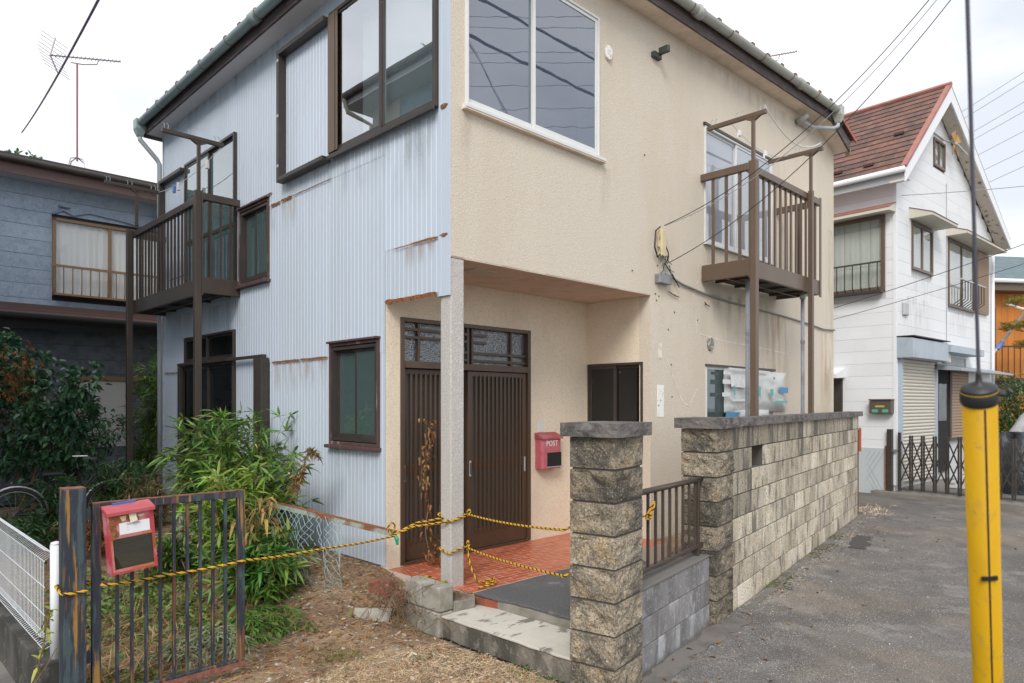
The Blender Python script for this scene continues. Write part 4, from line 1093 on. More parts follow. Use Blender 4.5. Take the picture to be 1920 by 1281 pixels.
part(MB().box(-2.524,-1.746,.032,.068,1.165,1.208), 'rail', m_iron, gt, bevel=.003)
part(MB().box(-2.524,-1.746,.032,.068,.075,.12), 'rail', m_iron, gt, bevel=.003)
part(MB().box(-2.57,-1.70,.031,.069,1.2085,1.213), 'rail_rust', m_irontop, gt)
part(MB().box(-2.57,-1.70,.025,.0295,.075,.105), 'rail_rust', m_irontop, gt)
gbar = MB().box(-.0085,.0085,-.0085,.0085,0,1.05).mesh('gate_bar', m_iron)
for k in range(9): inst(gbar, 'bar', gt, (-2.44+.0775*k, .05, .118))
m_redbox = M('faded_red_steel', (.42,.045,.06), .55, var=[((.55,.22,.26),5,.47,.57,None,.85),((.25,.075,.02),7,.53,.57,(1,1,.6),.9)], bump=[(20,.1,.003)])
m_redbox2 = M('pink_red_steel', (.42,.07,.085), .5, var=[((.50,.20,.24),3,.45,.7,None,.8)])
m_scrap = M('torn_tape', (.60,.49,.28), .7, bump=[(20,.5,.004)])
m_notice = M('notice_paper', (.72,.73,.76), .7)
m_print = M('grey_print', (.42,.43,.45), .7)
m_smoke = glass('smoked_window', .12, (.8,.8,.72), body=(.05,.05,.035), bodyfac=.2)
m_rust2 = M('thin_rust', (.42,.13,.05), .85, var=[((.46,.18,.19),9,.48,.58,None,.85)])
lb = thing('letter_box', 'rust-stained red letter box with torn tape and white notice on the iron gate', 'letter box', HF, (-2.38,-.02,.81))
x0, x1, y0, y1, z0, z1 = -2.515, -2.235, -.075, .028, .80, 1.20
part(MB().poly([(x0,y1,z0),(x0,y0,z0),(x0,y0,z1-.03),(x0,y1,z1)], (.006,0,0)).poly([(x1,y1,z0),(x1,y0,z0),(x1,y0,z1-.03),(x1,y1,z1)], (-.006,0,0)).box(x0+.006,x1-.006,y1-.006,y1,z0,z1).box(x0+.006,x1-.006,y0,y1-.006,z0,z0+.006)
     .box(x0+.006,x1-.006,y0,y0+.006,z0+.215,z1-.035).box(x0+.006,x0+.02,y0,y0+.006,z0+.006,z0+.215).box(x1-.02,x1-.006,y0,y0+.006,z0+.006,z0+.215).box(x0+.02,x1-.02,y0,y0+.006,z0+.006,z0+.03), 'body', m_redbox, lb)
part(MB().poly([(x0-.008,y0-.025,z1-.045),(x0-.008,y0-.025,z1-.02),(x0-.008,y1-.01,z1+.012),(x0-.008,y1-.01,z1-.01)], (x1-x0+.016,0,0)), 'lid', m_redbox2, lb, bevel=.004)
part(MB().box(x0+.021,x1-.021,y0+.004,y0+.006,z0+.031,z0+.214), 'letter_window', m_smoke, lb)
part(MB().box(x0+.03,x1-.03,y0+.03,y0+.034,z0+.02,z0+.15), 'envelope', M('grey_envelope', (.2,.22,.22), .8), lb)
part(MB().box(x0+.012,x1-.012,.0,.002,z0+.008,z0+.30), 'inner_back', m_dark, lb)
part(MB().box(x0+.065,x1-.03,y0-.003,y0-.001,z0+.235,z0+.305), 'notice', m_notice, lb)
part(MB().box(x0+.11,x0+.19,y0-.0045,y0-.0035,z0+.289,z0+.299).box(x0+.11,x0+.118,y0-.0045,y0-.0035,z0+.272,z0+.275).box(x0+.11,x0+.118,y0-.0045,y0-.0035,z0+.255,z0+.258), 'notice_print', m_print, lb)
part(MB().poly([(x0+.07,y0-.003,z0+.345),(x0+.085,y0-.003,z0+.315),(x0+.105,y0-.003,z0+.318),(x0+.112,y0-.003,z0+.348)], (0,-.002,0)), 'torn_tape', m_scrap, lb)
part(MB().poly([(x0+.175,y0-.003,z0+.34),(x0+.195,y0-.003,z0+.325),(x0+.222,y0-.003,z0+.332),(x0+.218,y0-.003,z0+.343)], (0,-.002,0)), 'torn_tape', m_scrap, lb)
part(MB().poly([(x0+.125,y0-.006,z0+.365),(x0+.13,y0-.018,z0+.30),(x0+.175,y0-.014,z0+.31),(x0+.17,y0-.01,z0+.335),(x0+.172,y0-.006,z0+.37)], (0,-.003,0)), 'torn_tape', M('curled_note', (.64,.58,.44), .7, bump=[(20,.5,.004)]), lb)
part(MB().box(x0+.06,x0+.2,.0,.024,1.205,1.22), 'blue_strap', M('blue_plastic', (.05,.13,.33), .5), lb)
rp_ = [(x0+.012,z0+.20),(x0+.014,z0+.32),(x0+.03,z0+.345),(x0+.05,z0+.315),(x0+.045,z0+.275),(x0+.062,z0+.25),(x0+.058,z0+.222),(x0+.03,z0+.212)]
part(MB().poly([(x, y0-.0012, z) for x, z in rp_], (0,-.0012,0)), 'rust_patch', m_rust, lb)
part(MB().box(x0+.02,x1-.02,y0-.002,y0-.0005,z0+.2145,z0+.226), 'rust_edge', m_rust2, lb); part(MB().box(x0+.008,x0+.0205,y0-.002,y0-.0005,z0+.012,z0+.21), 'rust_edge', m_rust2, lb); part(MB().box(x0+.02,x1-.02,y0-.002,y0-.0005,z0+.012,z0+.03), 'rust_edge', m_rust2, lb)
part(MB().box(x0+.10,x1-.02,y0-.0025,y0-.0005,z0+.218,z0+.234), 'rust_edge', m_rust2, lb)
part(MB().box(x0+.025,x1-.025,y0+.0075,y0+.009,z0+.035,z0+.21), 'amber_film', M('amber_film', (.11,.095,.05), .4, var=[((.05,.05,.035),3,.4,.6,(.3,.3,6))]), lb)
lb.matrix_world = lb.matrix_world @ Matrix.Translation((-.005,-.008,.02)) @ Matrix.Rotation(R(-4.5), 4, 'Y') @ Matrix.Diagonal((.85,.92,.93,1))

pb = thing('post_box', 'red wall letter box marked POST beside the sliding entrance door', 'letter box', HF, (2.13,.86,1.04))
prof = [(-2.29,.0),(-2.29,.085),(-2.27,.11),(-1.99,.11),(-1.965,.085),(-1.965,.0)]
mb = MB(); mb.poly([(x, y+.003, 1.045) for x, y in prof], (0,0,.335)); part(mb, 'body', m_redbox2, pb, XD, bevel=.006)
part(MB().poly([(-2.30,.004,1.45),(-2.30,.125,1.40),(-2.30,.13,1.375),(-2.30,.004,1.381)], (.345,0,0)), 'lid', M('dull_red_lid', (.34,.06,.07), .5, var=[((.42,.2,.2),4,.45,.7)]), pb, XD, bevel=.004)
part(MB().box(-2.28,-2.045,.1135,.1155,1.07,1.225), 'letter_window', m_dark, pb, XD)
part(MB().box(-2.285,-2.04,.1137,.119,1.06,1.069), 'window_lip', m_pvc, pb, XD)
fc = bpy.data.curves.new('post_lettering', 'FONT'); fc.body = 'POST'; fc.size = .085; fc.extrude = .0006; fc.space_character = 1.12
fo = bpy.data.objects.new('tmp_text', fc); C.objects.link(fo)
bpy.context.view_layer.update()
dg = bpy.context.evaluated_depsgraph_get(); tm = bpy.data.meshes.new_from_object(fo.evaluated_get(dg)); bpy.data.objects.remove(fo)
tm.materials.clear(); tm.materials.append(M('white_lettering', (.8,.8,.8), .5))
lt = bpy.data.objects.new('lettering', tm); C.objects.link(lt); lt.parent = pb; ORG[lt.name] = ORG[pb.name]
lt.matrix_local = Matrix.Translation(-ORG[pb.name]) @ XD @ Matrix.Translation((-2.03, .1145, 1.30)) @ Matrix.Rotation(R(180), 4, 'Z') @ Matrix.Rotation(R(90), 4, 'X') @ Matrix.Diagonal((.88, 1, 1, 1))

# ================================================================== yellow and black rope
m_yel = M('yellow_rope', (.62,.34,.015), .7, bump=[(90,.5,.003)])
m_blk = M('black_rope', (.02,.018,.015), .8, bump=[(90,.5,.003)])
def smooth_path(pts, n=14):
    P = [Vector(p) for p in pts]; out = []
    for i in range(len(P)-1):
        p0 = P[max(i-1,0)]; p1 = P[i]; p2 = P[i+1]; p3 = P[min(i+2,len(P)-1)]
        for k in range(n):
            t = k/n; out.append(.5*((2*p1)+(-p0+p2)*t+(2*p0-5*p1+4*p2-p3)*t*t+(-p0+3*p1-3*p2+p3)*t**3))
    out.append(P[-1]); return out
def rope_path(pts):
    """curved where the points lie close together, hanging almost straight over long spans"""
    P = [Vector(p) for p in pts]; Q = [P[0]]
    for a, b in zip(P[:-1], P[1:]):
        L_ = (b-a).length
        if L_ > .22:
            n = int(L_/.05)
            for k in range(1, n): 
                t = k/n; q = a.lerp(b, t); q.z -= .012*L_*4*t*(1-t); Q.append(q)
        Q.append(b)
    return smooth_path(Q, 5)
def rope(label, paths, base):
    t = thing('rope', label, 'rope', WORLD, base)
    for pts in paths:
        P = rope_path(pts); L_ = [0]
        for a, b in zip(P[:-1], P[1:]): L_.append(L_[-1]+(b-a).length)
        tot = L_[-1]; n = max(8, int(tot/.006)); Q = []
        j = 0
        for k in range(n+1):
            s = tot*k/n
            while j < len(L_)-2 and L_[j+1] < s: j += 1
            f = (s-L_[j])/max(1e-9, L_[j+1]-L_[j]); Q.append(P[j].lerp(P[j+1], min(1, f)))
        for st, (mt, nm) in enumerate(((m_yel,'yellow_strand'),(m_yel,'yellow_strand'),(m_blk,'black_strand'))):
            H_ = []
            for k, q in enumerate(Q):
                d = (Q[min(k+1,n)]-Q[max(k-1,0)]).normalized(); a = d.cross(Vector((0,0,1)))
                if a.length < .05: a = d.cross(Vector((1,0,0)))
                a.normalize(); b = d.cross(a); th = 2*math.pi*(k*.006/.062)+st*2*math.pi/3
                H_.append(q + (a*math.cos(th)+b*math.sin(th))*.0042)
            part(MB().tube(H_, .0047, 5), nm, mt, t, smooth=True)
    return t
def hw(u, v, z): return tuple(HF @ Vector((u, v, z)))
def ww(x, y, z): return tuple(WF @ Vector((x, y, z)))
railend = Vector((-1.01, 5.87, .665))
rope('yellow and black rope from the iron gate post to the fallen rail and porch column', [
    [hw(-2.60,-.012,.74), hw(-2.66,-.014,.735), hw(-2.722,-.005,.74), hw(-2.728,.06,.755), hw(-2.722,.118,.76), hw(-2.66,.12,.757), hw(-2.60,.10,.755), hw(-2.5,.015,.745), hw(-2.2,.018,.745), hw(-1.71,.022,.755), (-1.4,5.1,.70), tuple(railend+Vector((.03,-.05,-.005)))],
    [tuple(railend+Vector((0,-.05,.0))), (-.80,5.78,.75), hw(-.012,.02,.80), hw(.06,-.014,.825), hw(.155,-.012,.842)],
    [tuple(railend+Vector((.02,-.04,.01))), (-.80,5.80,.77), hw(-.013,.09,.83), hw(-.008,.15,.85), hw(.08,.152,.86), hw(.155,.145,.86), hw(.16,.05,.85), hw(.158,-.01,.842)],
    [tuple(railend+Vector((.03,-.03,.02))), (-.82,5.77,.745), hw(-.013,.005,.815), hw(.002,-.013,.81), hw(.15,-.014,.835)],
    [tuple(railend+Vector((0,-.06,0))), tuple(railend+Vector((-.03,-.07,.05))), tuple(railend+Vector((-.01,-.08,.10))), tuple(railend+Vector((.03,-.07,.09))), tuple(railend+Vector((.01,-.06,.02)))],
    ], (-1.5,5,.7))
rope('yellow and black rope from the porch column past the nearest stone pillar', [
    [hw(.165,-.02,.85), ww(-.02,.34,.985), ww(.15,.335,1.0), ww(.42,.335,1.01), ww(.62,.16,1.0), ww(.69,.105,1.0)],
    [hw(.15,-.02,.85), hw(.17,-.03,.885), hw(.185,-.03,.87), hw(.16,-.03,.83), hw(.175,-.028,.855)],
    [ww(.66,.10,1.0), ww(.67,.09,1.02), ww(.72,.09,1.0), ww(.70,.095,.98), ww(.66,.10,.99), ww(.71,.10,1.03), ww(.77,.09,1.09), ww(.75,.09,1.04), ww(.69,.1,1.0)],
    ], (.2,5,.8))
rope('lower yellow and black rope tied round the porch column with a loose tail', [
    [hw(-.013,.02,.545), hw(-.013,.09,.56), hw(-.008,.15,.565), hw(.08,.152,.57), hw(.155,.148,.575), hw(.16,.06,.575), hw(.156,-.012,.575), hw(.07,-.014,.57), hw(-.008,-.012,.55), hw(-.013,.02,.545)],
    [hw(.165,-.02,.57), ww(-.025,.33,.70), ww(.15,.33,.73)],
    [hw(.155,-.02,.58), hw(.16,-.03,.63), hw(.175,-.03,.60), hw(.16,-.03,.555)],
    [hw(.16,-.025,.56), hw(.165,-.05,.45), hw(.17,-.09,.36), hw(.2,-.11,.30), hw(.26,-.11,.285), hw(.32,-.10,.29), hw(.36,-.13,.30), hw(.32,-.17,.29), hw(.25,-.16,.28), hw(.30,-.13,.30), hw(.36,-.16,.285), hw(.28,-.21,.28), hw(.18,-.21,.28), hw(.12,-.20,.28)],
    ], (-.2,5.7,.5))
gr = MB().tube([railend+Vector((.03,-.065,.0)), railend+Vector((.045,-.07,-.03)), railend+Vector((.05,-.07,-.08))], [.012,.018,.01], 5)
single(gr, 'plastic_strip', M('green_tape', (.01,.30,.16), .5), 'bright green plastic strip knotted on the rope by the rail end', 'plastic strip', WORLD, tuple(railend))

# ================================================================== fallen fence rail with chain-link net
m_railp = M('peeling_green_rail', (.30,.35,.31), .8, var=[((.20,.075,.035),6,.47,.6,None,.95),((.38,.46,.45),4,.55,.7,None,.7)], bump=[(40,.6,.004)])
fr = thing('fallen_fence', 'rusted pale green fence rail sagging before the blue wall with torn chain-link', 'fence', WORLD, (-1.9,6.8,0))
a0 = HF @ Vector((-.75,3.9,.92)); a1 = HF @ Vector((-.75,1.9,.86)); 
part(MB().beam(a0, a1, .045, .045).beam(a1, railend+Vector((.02,0,0)), .045, .045), 'rail', m_railp, fr)
part(MB().beam(a1+Vector((0,0,.024)), railend+Vector((.02,0,.024)), .05, .004), 'rail_edge', m_rust, fr)
for v in (2.0, 3.9):
    p = HF @ Vector((-.75, v, 0)); part(MB().beam(p, p+Vector((0,0,.9)), .04, .04, (1,0,0)), 'post', m_railp, fr)
m_link = M('teal_coated_wire', (.24,.36,.37), .5)
mb = MB(); rr = random.Random(3)
nn, mm = 13, 17
def netp(i, j):
    s = i/nn; d = j/mm
    top = a1.lerp(railend, .05+.62*s)
    bot = HF @ Vector((-.72+.25*s, 1.35-.55*s, .16))
    p = top.lerp(bot, d); f = math.sin(s*9+d*3)*.05*d
    return p + Vector((f+.06*d*math.sin(i*1.7), -.04-.12*math.sin(d*3.1), .02*math.sin(i*2.1+j)))
for i in range(nn+1):
    pts = []
    for j in range(mm+1): pts.append(netp(i + (.5 if (j % 2) else -.0), j))
    if rr.random() < .9: mb.tube(pts[: (mm+1 if rr.random() < .7 else mm-5)], .0032, 4)
    pts = []
    for j in range(mm+1): pts.append(netp(i - (.5 if (j % 2) else -.0), j) + Vector((0,.004,0)))
    if rr.random() < .9: mb.tube(pts[: (mm+1 if rr.random() < .7 else mm-6)], .0032, 4)
part(mb, 'chain_link_net', m_link, fr)['kind'] = 'stuff'

# ================================================================== white mesh fence on its kerb
m_wfence = M('white_coated_wire', (.74,.77,.80), .4)
kb = thing('fence_kerb', 'dark mossy concrete kerb carrying the white mesh fence', 'kerb', HF, (-2.7,4,0))
m_kerb = M('mossy_kerb', (.11,.104,.095), .95, var=[((.03,.03,.027),2.5,.40,.56,(1,1,.5),.85),((.27,.26,.24),10,.58,.72,None,.6)], bump=[(60,.6,.006)])
for k in range(6): part(MB().box(-2.775,-2.635,.26+1.5*k,.26+1.5*k+1.492,-.05,.30), 'kerb_block', m_kerb, kb, bevel=.008)
wf = thing('mesh_fence', 'white welded mesh fence panel with a round white end post', 'fence', HF, (-2.7,2,.3))
part(MB().tube([(-2.685,.325,.29),(-2.685,.325,.955)], .029, 14).lathe([(.029,0),(.026,.012),(.01,.018)], (-2.685,.325,.955), 14), 'post', m_wfence, wf, smooth=True)
part(MB().tube([(-2.70,4.3,.29),(-2.70,4.3,.955)], .029, 14), 'post', m_wfence, wf, smooth=True)
def wire_mb():
    return MB().tube([(0,0,.345),(.05,0,.37),(0,0,.40),(0,0,.86),(.05,0,.895),(0,0,.925)], .0017, 4)
wm = wire_mb().mesh('fence_wire', m_wfence)
for k in range(96): inst(wm, 'wire', wf, (-2.735, .375+.042*k, 0))
for z, dx in ((.345,0),(.37,.05),(.40,0),(.55,0),(.71,0),(.86,0),(.895,.05),(.925,0)):
    part(MB().tube([(-2.735+dx,.35,z),(-2.735+dx,4.36,z)], .0021, 5), 'cross_wire', m_wfence, wf)

# ================================================================== yellow guy-wire guard in front
m_yguard = M('yellow_guard', (.52,.295,.002), .55, spec=.25, var=[((.44,.24,.004),9,.5,.65,(1,1,.12),.6),((.36,.22,.03),14,.58,.66,(2,2,.2),.6),((.22,.15,.05),60,.64,.70,None,.7)], bump=[(8,.05,.003)])
m_gblack = M('black_rubber', (.02,.021,.023), .5, var=[((.09,.09,.09),30,.6,.75,None,.5)])
gy = thing('guy_guard', 'yellow guy-wire guard with a black cap close to the camera', 'guy guard', WORLD, (1.30,1.845,0))
top = Vector((.80,1.185,1.797)); bot = Vector((1.30,1.845,0)); dn = (bot-top).normalized()
q = dn.to_track_quat('-Z', 'Y').to_matrix().to_4x4()
xg = Matrix.Translation(top) @ q
Lg = (bot-top).length
part(MB().lathe([(.0255,-Lg),(.0262,-.02)], (0,0,0), 40), 'tube', m_yguard, gy, xg, smooth=True)
part(MB().lathe([(.0268,-.028),(.0288,-.024),(.0288,-.008),(.0268,-.004)], (0,0,0), 32), 'cap_ring', m_gblack, gy, xg, smooth=True)
part(MB().lathe([(.0280,-.0035),(.026,.001),(.016,.006),(.0055,.0105),(.0042,.024),(.0028,.034)], (0,0,0), 32), 'cap', m_gblack, gy, xg, smooth=True)
part(MB().lathe([(.0274,-.006),(.0284,-.0045),(.0274,-.003)], (0,0,.0), 32), 'cap_line', m_yguard, gy, xg)
cd = (xg.inverted().to_3x3() @ (Vector((0,0,1.77))-top)); cd.z = 0; cd.normalize(); sd_ = Vector((0,0,1)).cross(cd)
sl = (cd*.95+sd_*.28).normalized()
part(MB().beam(sl*.0259+Vector((0,0,-.03)), sl*.0256+Vector((0,0,-Lg)), .0030, .0012, tuple(sl)), 'slit', m_gblack, gy, xg)
part(MB().beam(sl*.0268+Vector((0,0,-.372))-sd_*.0, sl*.0268+Vector((0,0,-.380)), .026, .004, tuple(sl)), 'clip', m_gblack, gy, xg)
part(MB().tube([sd_*.028+Vector((0,0,-.01)), sd_*.038+Vector((0,0,-.012)), sd_*.044+Vector((0,0,-.006))], .006, 6), 'cap_bolt', m_gblack, gy, xg)
up = -dn
single(MB().tube([top+up*.03, top+up*3.2, top+up*9], .0029, 8), 'guy_wire', M('galvanised_wire', (.13,.13,.17), .5, metal=.4), 'steel guy wire rising from the yellow guard', 'guy wire', WORLD, tuple(top))
# ================================================================== grey neighbour on the left
m_lsid = M('blue_grey_siding', (.35,.43,.54), .75, var=[((.26,.325,.42),9,.46,.6,None,.6),((.45,.53,.64),28,.54,.64,None,.6)], bump=[(22,.6,.01),(60,.4,.004)], rnd=.05)
m_lsid_shade = M('shaded_siding', (.13,.15,.18), .8, var=[((.08,.092,.11),6,.46,.6,None,.7)], bump=[(22,.6,.01)], rnd=.05)  # darker copy of the siding, pent roof shade put into its colour
m_lbrown = M('brown_roof_steel', (.11,.065,.058), .6, var=[((.13,.08,.07),5,.5,.7,(1,1,4),.5)])
m_bronze = M('bronze_aluminium', (.24,.15,.085), .45, rnd=.04)
m_lsoff = M('left_soffit', (.5,.5,.5), .8)
ln_h = thing('neighbour_house', 'dark blue grey sided house with a curtained bronze window behind the shrubs', 'house', LNF, (-1,0,0))
WX0, WX1 = -9.0, 4.5
part(MB().box(WX0, WX1, .02, 5, 0, 5.6), 'wall', M('neighbour_core', (.03,.03,.035), .9), ln_h)
hole = (-.06, 1.70, 3.62, 4.96)
nb = 9
for k in range(nb):
    z0 = 3.30 + .247*k; z1 = z0+.241
    segs = [(WX0, WX1)] if (z1 < hole[2] or z0 > hole[3]) else [(WX0, hole[0]), (hole[1], WX1)]
    for a, b in segs: part(MB().box(a, b, -.001, .019, z0, z1), 'siding_board', m_lsid, ln_h)
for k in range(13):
    z0 = .1+.245*k; part(MB().box(WX0, WX1, .0, .019, z0, z0+.239), 'siding_board', m_lsid_shade, ln_h)
# window with curtains and a shallow guard rail
w = part(MB().box(hole[0],hole[0]+.05,-.07,.019,hole[2],hole[3]).box(hole[1]-.05,hole[1],-.07,.019,hole[2],hole[3]).box(hole[0],hole[1],-.07,.019,hole[3]-.05,hole[3]).box(hole[0],hole[1],-.08,.019,hole[2],hole[2]+.05).box(.79,.84,-.06,.0,hole[2]+.05,hole[3]-.05), 'window', m_bronze, ln_h)
for a, b in ((hole[0]+.05,.79),(.84,hole[1]-.05)):
    part(MB().box(a,b,-.03,-.025,hole[2]+.05,hole[3]-.05), 'pane', g_clear, w)
    part(pleats(a,b,hole[2]+.05,hole[3]-.05,-.008,.006,int(a*10)), 'curtain', m_curtain, w, smooth=True)
part(MB().box(-.10,1.75,-.2,-.165,4.10,4.14), 'guard_rail', m_bronze, w); part(MB().box(-.06,1.72,-.2,-.05,3.62,3.65), 'guard_base', m_bronze, w)
for k in range(14):
    x = -.06+.135*k; part(MB().tube([(x,-.183,4.1),(x,-.183,3.72),(x,-.16,3.66),(x,-.08,3.64)], .0095, 5), 'guard_bar', m_bronze, w)
part(MB().tube([(-.05,-.02,5.02),(.1,-.03,5.12),(.25,-.03,5.05),(.5,-.03,5.14),(1.0,-.03,5.10),(1.7,-.03,5.0)], .02, 6), 'wall_cable', m_lsid, ln_h, smooth=True)
part(MB().lathe([(.03,-.0),(.09,.01),(.09,.04)], (.12,-.02,5.15), 12), 'cable_knob', m_lsid, ln_h)
# eaves
part(MB().box(WX0-.3, WX1, -.42, .02, 5.50, 5.515), 'soffit', m_lsoff, ln_h)
part(MB().box(WX0-.3, WX1, -.45, -.42, 5.47, 5.70), 'fascia', m_lbrown, ln_h)
part(MB().tube([(WX0-.3,-.5,5.69),(WX1,-.5,5.69)], .055, 10), 'gutter', m_dbrown, ln_h, smooth=True)
part(MB().poly([(WX0-.3,-.5,5.74),(WX1,-.5,5.74),(WX1,3.5,6.7),(WX0-.3,3.5,6.7)], (0,0,.04)), 'roof', m_dbrown, ln_h)
# pent roof over the ground floor
part(MB().poly([(WX0,-.01,3.40),(WX1,-.01,3.40),(WX1,-.62,3.20),(WX0,-.62,3.20)], (0,0,.03)), 'pent_roof', m_lbrown, ln_h)
for k in range(3):
    y = -.12-.17*k; part(MB().box(WX0, WX1, y-.02, y, 3.43-.066*k-.04, 3.445-.066*k-.04+.03), 'roof_lap', m_lbrown, ln_h)
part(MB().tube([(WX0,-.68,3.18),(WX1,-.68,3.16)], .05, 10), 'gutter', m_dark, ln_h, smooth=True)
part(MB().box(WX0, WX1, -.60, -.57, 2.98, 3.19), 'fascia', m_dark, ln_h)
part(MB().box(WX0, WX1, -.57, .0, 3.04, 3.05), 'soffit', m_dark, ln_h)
part(MB().box(.2,1.9,-.05,.0,2.18,2.26).box(1.1,1.2,-.05,0,.9,2.18), 'timber_trim', m_bronze, ln_h)
part(MB().box(.25,1.08,-.02,-.003,1.0,2.17), 'shutter_panel', m_lsoff, ln_h)
# loose timber where the eave meets the gap
part(MB().box(1.62,1.72,-.3,-.1,5.02,5.35).box(1.75,1.9,-.28,-.1,4.95,5.25), 'loose_board', M('bare_timber', (.30,.19,.10), .85, var=[((.1,.07,.05),8,.4,.6,(4,4,.5))]), ln_h)
# TV aerial
m_aer = M('aerial_alloy', (.30,.25,.25), .5, metal=.5)
m_aerp = M('aerial_pole', (.30,.12,.13), .6)
def yagi(t, a, b, n, el, mat, up=Vector((0,0,1)), side=None):
    a, b = Vector(a), Vector(b); d = (b-a).normalized(); sd2 = side or d.cross(up).normalized()
    bm = part(MB().tube([a, b], .012, 6), 'boom', mat, t)
    for k in range(n):
        p = a.lerp(b, (k+.5)/n); part(MB().tube([p-sd2*el, p+sd2*el], .0045, 4), 'element', mat, bm)
    return bm
ae = thing('tv_aerial', 'television aerial on a thin reddish mast above the grey roof', 'aerial', LNF, (.45,.6,5.9))
B0 = Vector((.45,.6,5.95))
part(MB().tube([B0+Vector((0,0,.25)), B0+Vector((0,0,2.02))], .016, 8), 'mast', m_aerp, ae)
for k in range(4):
    t = k*math.pi/2+.5; part(MB().tube([B0+Vector((0,0,.32)), B0+Vector((.14*math.cos(t),.14*math.sin(t),.26)), B0+Vector((.22*math.cos(t),.22*math.sin(t),-.05))], .011, 5), 'roof_leg', m_steelbox, ae)
hd = B0+Vector((0,0,2.02))
yagi(ae, hd+Vector((-.42,0,.02)), hd+Vector((.72,0,.30)), 18, .09, m_aer)
part(MB().tube([hd+Vector((-.1,0,.0)), hd+Vector((.1,0,.03)), hd+Vector((.32,0,.11)), hd+Vector((.34,0,.19))], .01, 5), 'brace', m_aer, ae)
yagi(ae, hd+Vector((-.42,0,.02)), hd+Vector((-.34,0,.36)), 5, .22, m_aer, side=Vector((.9,.1,-.35)).normalized())
yagi(ae, hd+Vector((-.42,0,.02)), hd+Vector((-.30,0,-.26)), 5, .22, m_aer, side=Vector((.9,.1,-.35)).normalized())

# house across the side drive, mirrored in the bright upper window
m_lsoff2 = M('mirrored_fascia', (.3,.28,.29), .7)
rh_ = thing('mirrored_house', 'tall blue grey house mirrored in the bright upper window', 'house', HF, (-8,7,0))
part(MB().box(-12,-5.9,1.2,8.9,0,8.9), 'wall', M('mirrored_wall', (.24,.32,.38), .8, var=[((.19,.25,.30),4,.45,.65)]), rh_)
part(MB().box(-12,-5.88,8.91,9.95,0,8.9), 'wall', M('mirrored_cream', (.42,.40,.34), .8), rh_)
part(MB().box(-12.3,-5.3,.9,10.35,8.9,8.93), 'soffit', m_lsoff, rh_)
part(MB().box(-5.36,-5.3,.9,10.35,8.931,9.12), 'fascia', m_lsoff2, rh_)
part(MB().poly([(-5.2,.9,9.13),(-5.2,10.35,9.13),(-9,8.0,10.2),(-9,3.5,10.2)], (0,0,.05)), 'roof', m_fascia, rh_)
part(MB().tube([(-5.24,.9,9.1),(-5.24,10.4,9.1)], .07, 8), 'gutter', m_fascia, rh_)
part(MB().tube([(-5.24,10.2,9.05),(-5.3,10.15,8.75),(-5.75,9.8,8.45),(-5.8,9.8,0)], .06, 8), 'downpipe', M('mirrored_pipe', (.42,.38,.32), .6), rh_)
am = thing('tv_aerial', 'small television aerial mirrored in the bright upper window', 'aerial', HF, (-6.2,8.2,9.4))
part(MB().tube([(-6.2,8.2,9.3),(-6.2,8.2,9.85)], .015, 6), 'mast', m_aer, am)
yagi(am, (-6.2,8.1,9.75), (-6.2,8.45,10.1), 8, .1, m_aer)

# ================================================================== white neighbour on the right
m_wsid = M('white_siding', (.73,.745,.765), .6, var=[((.64,.645,.64),1.4,.5,.64,(1,1,.4),.35),((.78,.80,.82),30,.55,.7,None,.3)], bump=[(40,.15,.003)], rnd=.025)
m_trimw = M('white_trim', (.74,.76,.78), .5)
m_stain_soff = M('mouldy_soffit', (.60,.54,.46), .85, var=[((.14,.11,.075),7,.57,.63,None,.85)])
wh = thing('white_house', 'white sided house with a steep red brown gable roof behind the folding gate', 'house', NF, (3,3,0))
GW, WD = 6.3, 7.0
AP = (2.15, 8.42); LT = (-.38, 6.16); RT = (6.75, 5.88)     # barge apex and tips (x,z) at y=-.3
def rake(x): return LT[1]+(AP[1]-LT[1])*(x-LT[0])/(AP[0]-LT[0]) if x < AP[0] else RT[1]+(AP[1]-RT[1])*(RT[0]-x)/(RT[0]-AP[0])
part(MB().poly([(.02,.03,0),(GW-.02,.03,0),(GW-.02,.03,rake(GW)-.1),(AP[0],.03,AP[1]-.15),(.02,.03,rake(0)-.1)], (0,WD,0)), 'wall', M('siding_backing', (.55,.56,.57), .8), wh)
HG = [(.80,1.98,4.47,5.41), (2.98,4.86,3.93,5.42), (2.05,2.75,6.83,7.42), (.2,2.1,.2,2.62), (2.14,4.25,.3,2.6)]
nz = .249
k = 0; z = .32
while z < 8.3:
    z1 = min(z+nz-.0035, 8.35)
    # gable boards, clipped under the rake
    xa, xb = .0, GW
    if z1 > 5.7:
        while rake(xa) < z1+.05 and xa < AP[0]: xa += .02
        while rake(xb) < z1+.05 and xb > AP[0]: xb -= .02
    segs = [(xa, xb)] if xb-xa > .1 else []
    for h in HG:
        if h[2] < z1 and h[3] > z:
            ns = []
            for a, b in segs:
                if h[1] <= a or h[0] >= b: ns.append((a, b)); continue
                if h[0] > a: ns.append((a, h[0]))
                if h[1] < b: ns.append((h[1], b))
            segs = ns
    for a, b in segs:
        cuts = [a] + ([2.86] if a < 2.8 and b > 2.95 else []) + [b]
        for p, q in zip(cuts[:-1], cuts[1:]): part(MB().box(p+.001, q-.002, .0, .028, z, z1), 'siding_board', m_wsid, wh)
    if z < 6.0:
        ss = [(.03, WD)]
        if z1 > 3.97 and z < 5.45: ss = [(.03,.19),(2.0,WD)]
        for a, b in ss: part(MB().box(.0, .019, a, b, z, min(z1,6.05)), 'siding_board', m_wsid, wh)
    z += nz
part(MB().box(-.012,.05,-.012,.05,.2,6.1), 'corner_trim', m_trimw, wh)
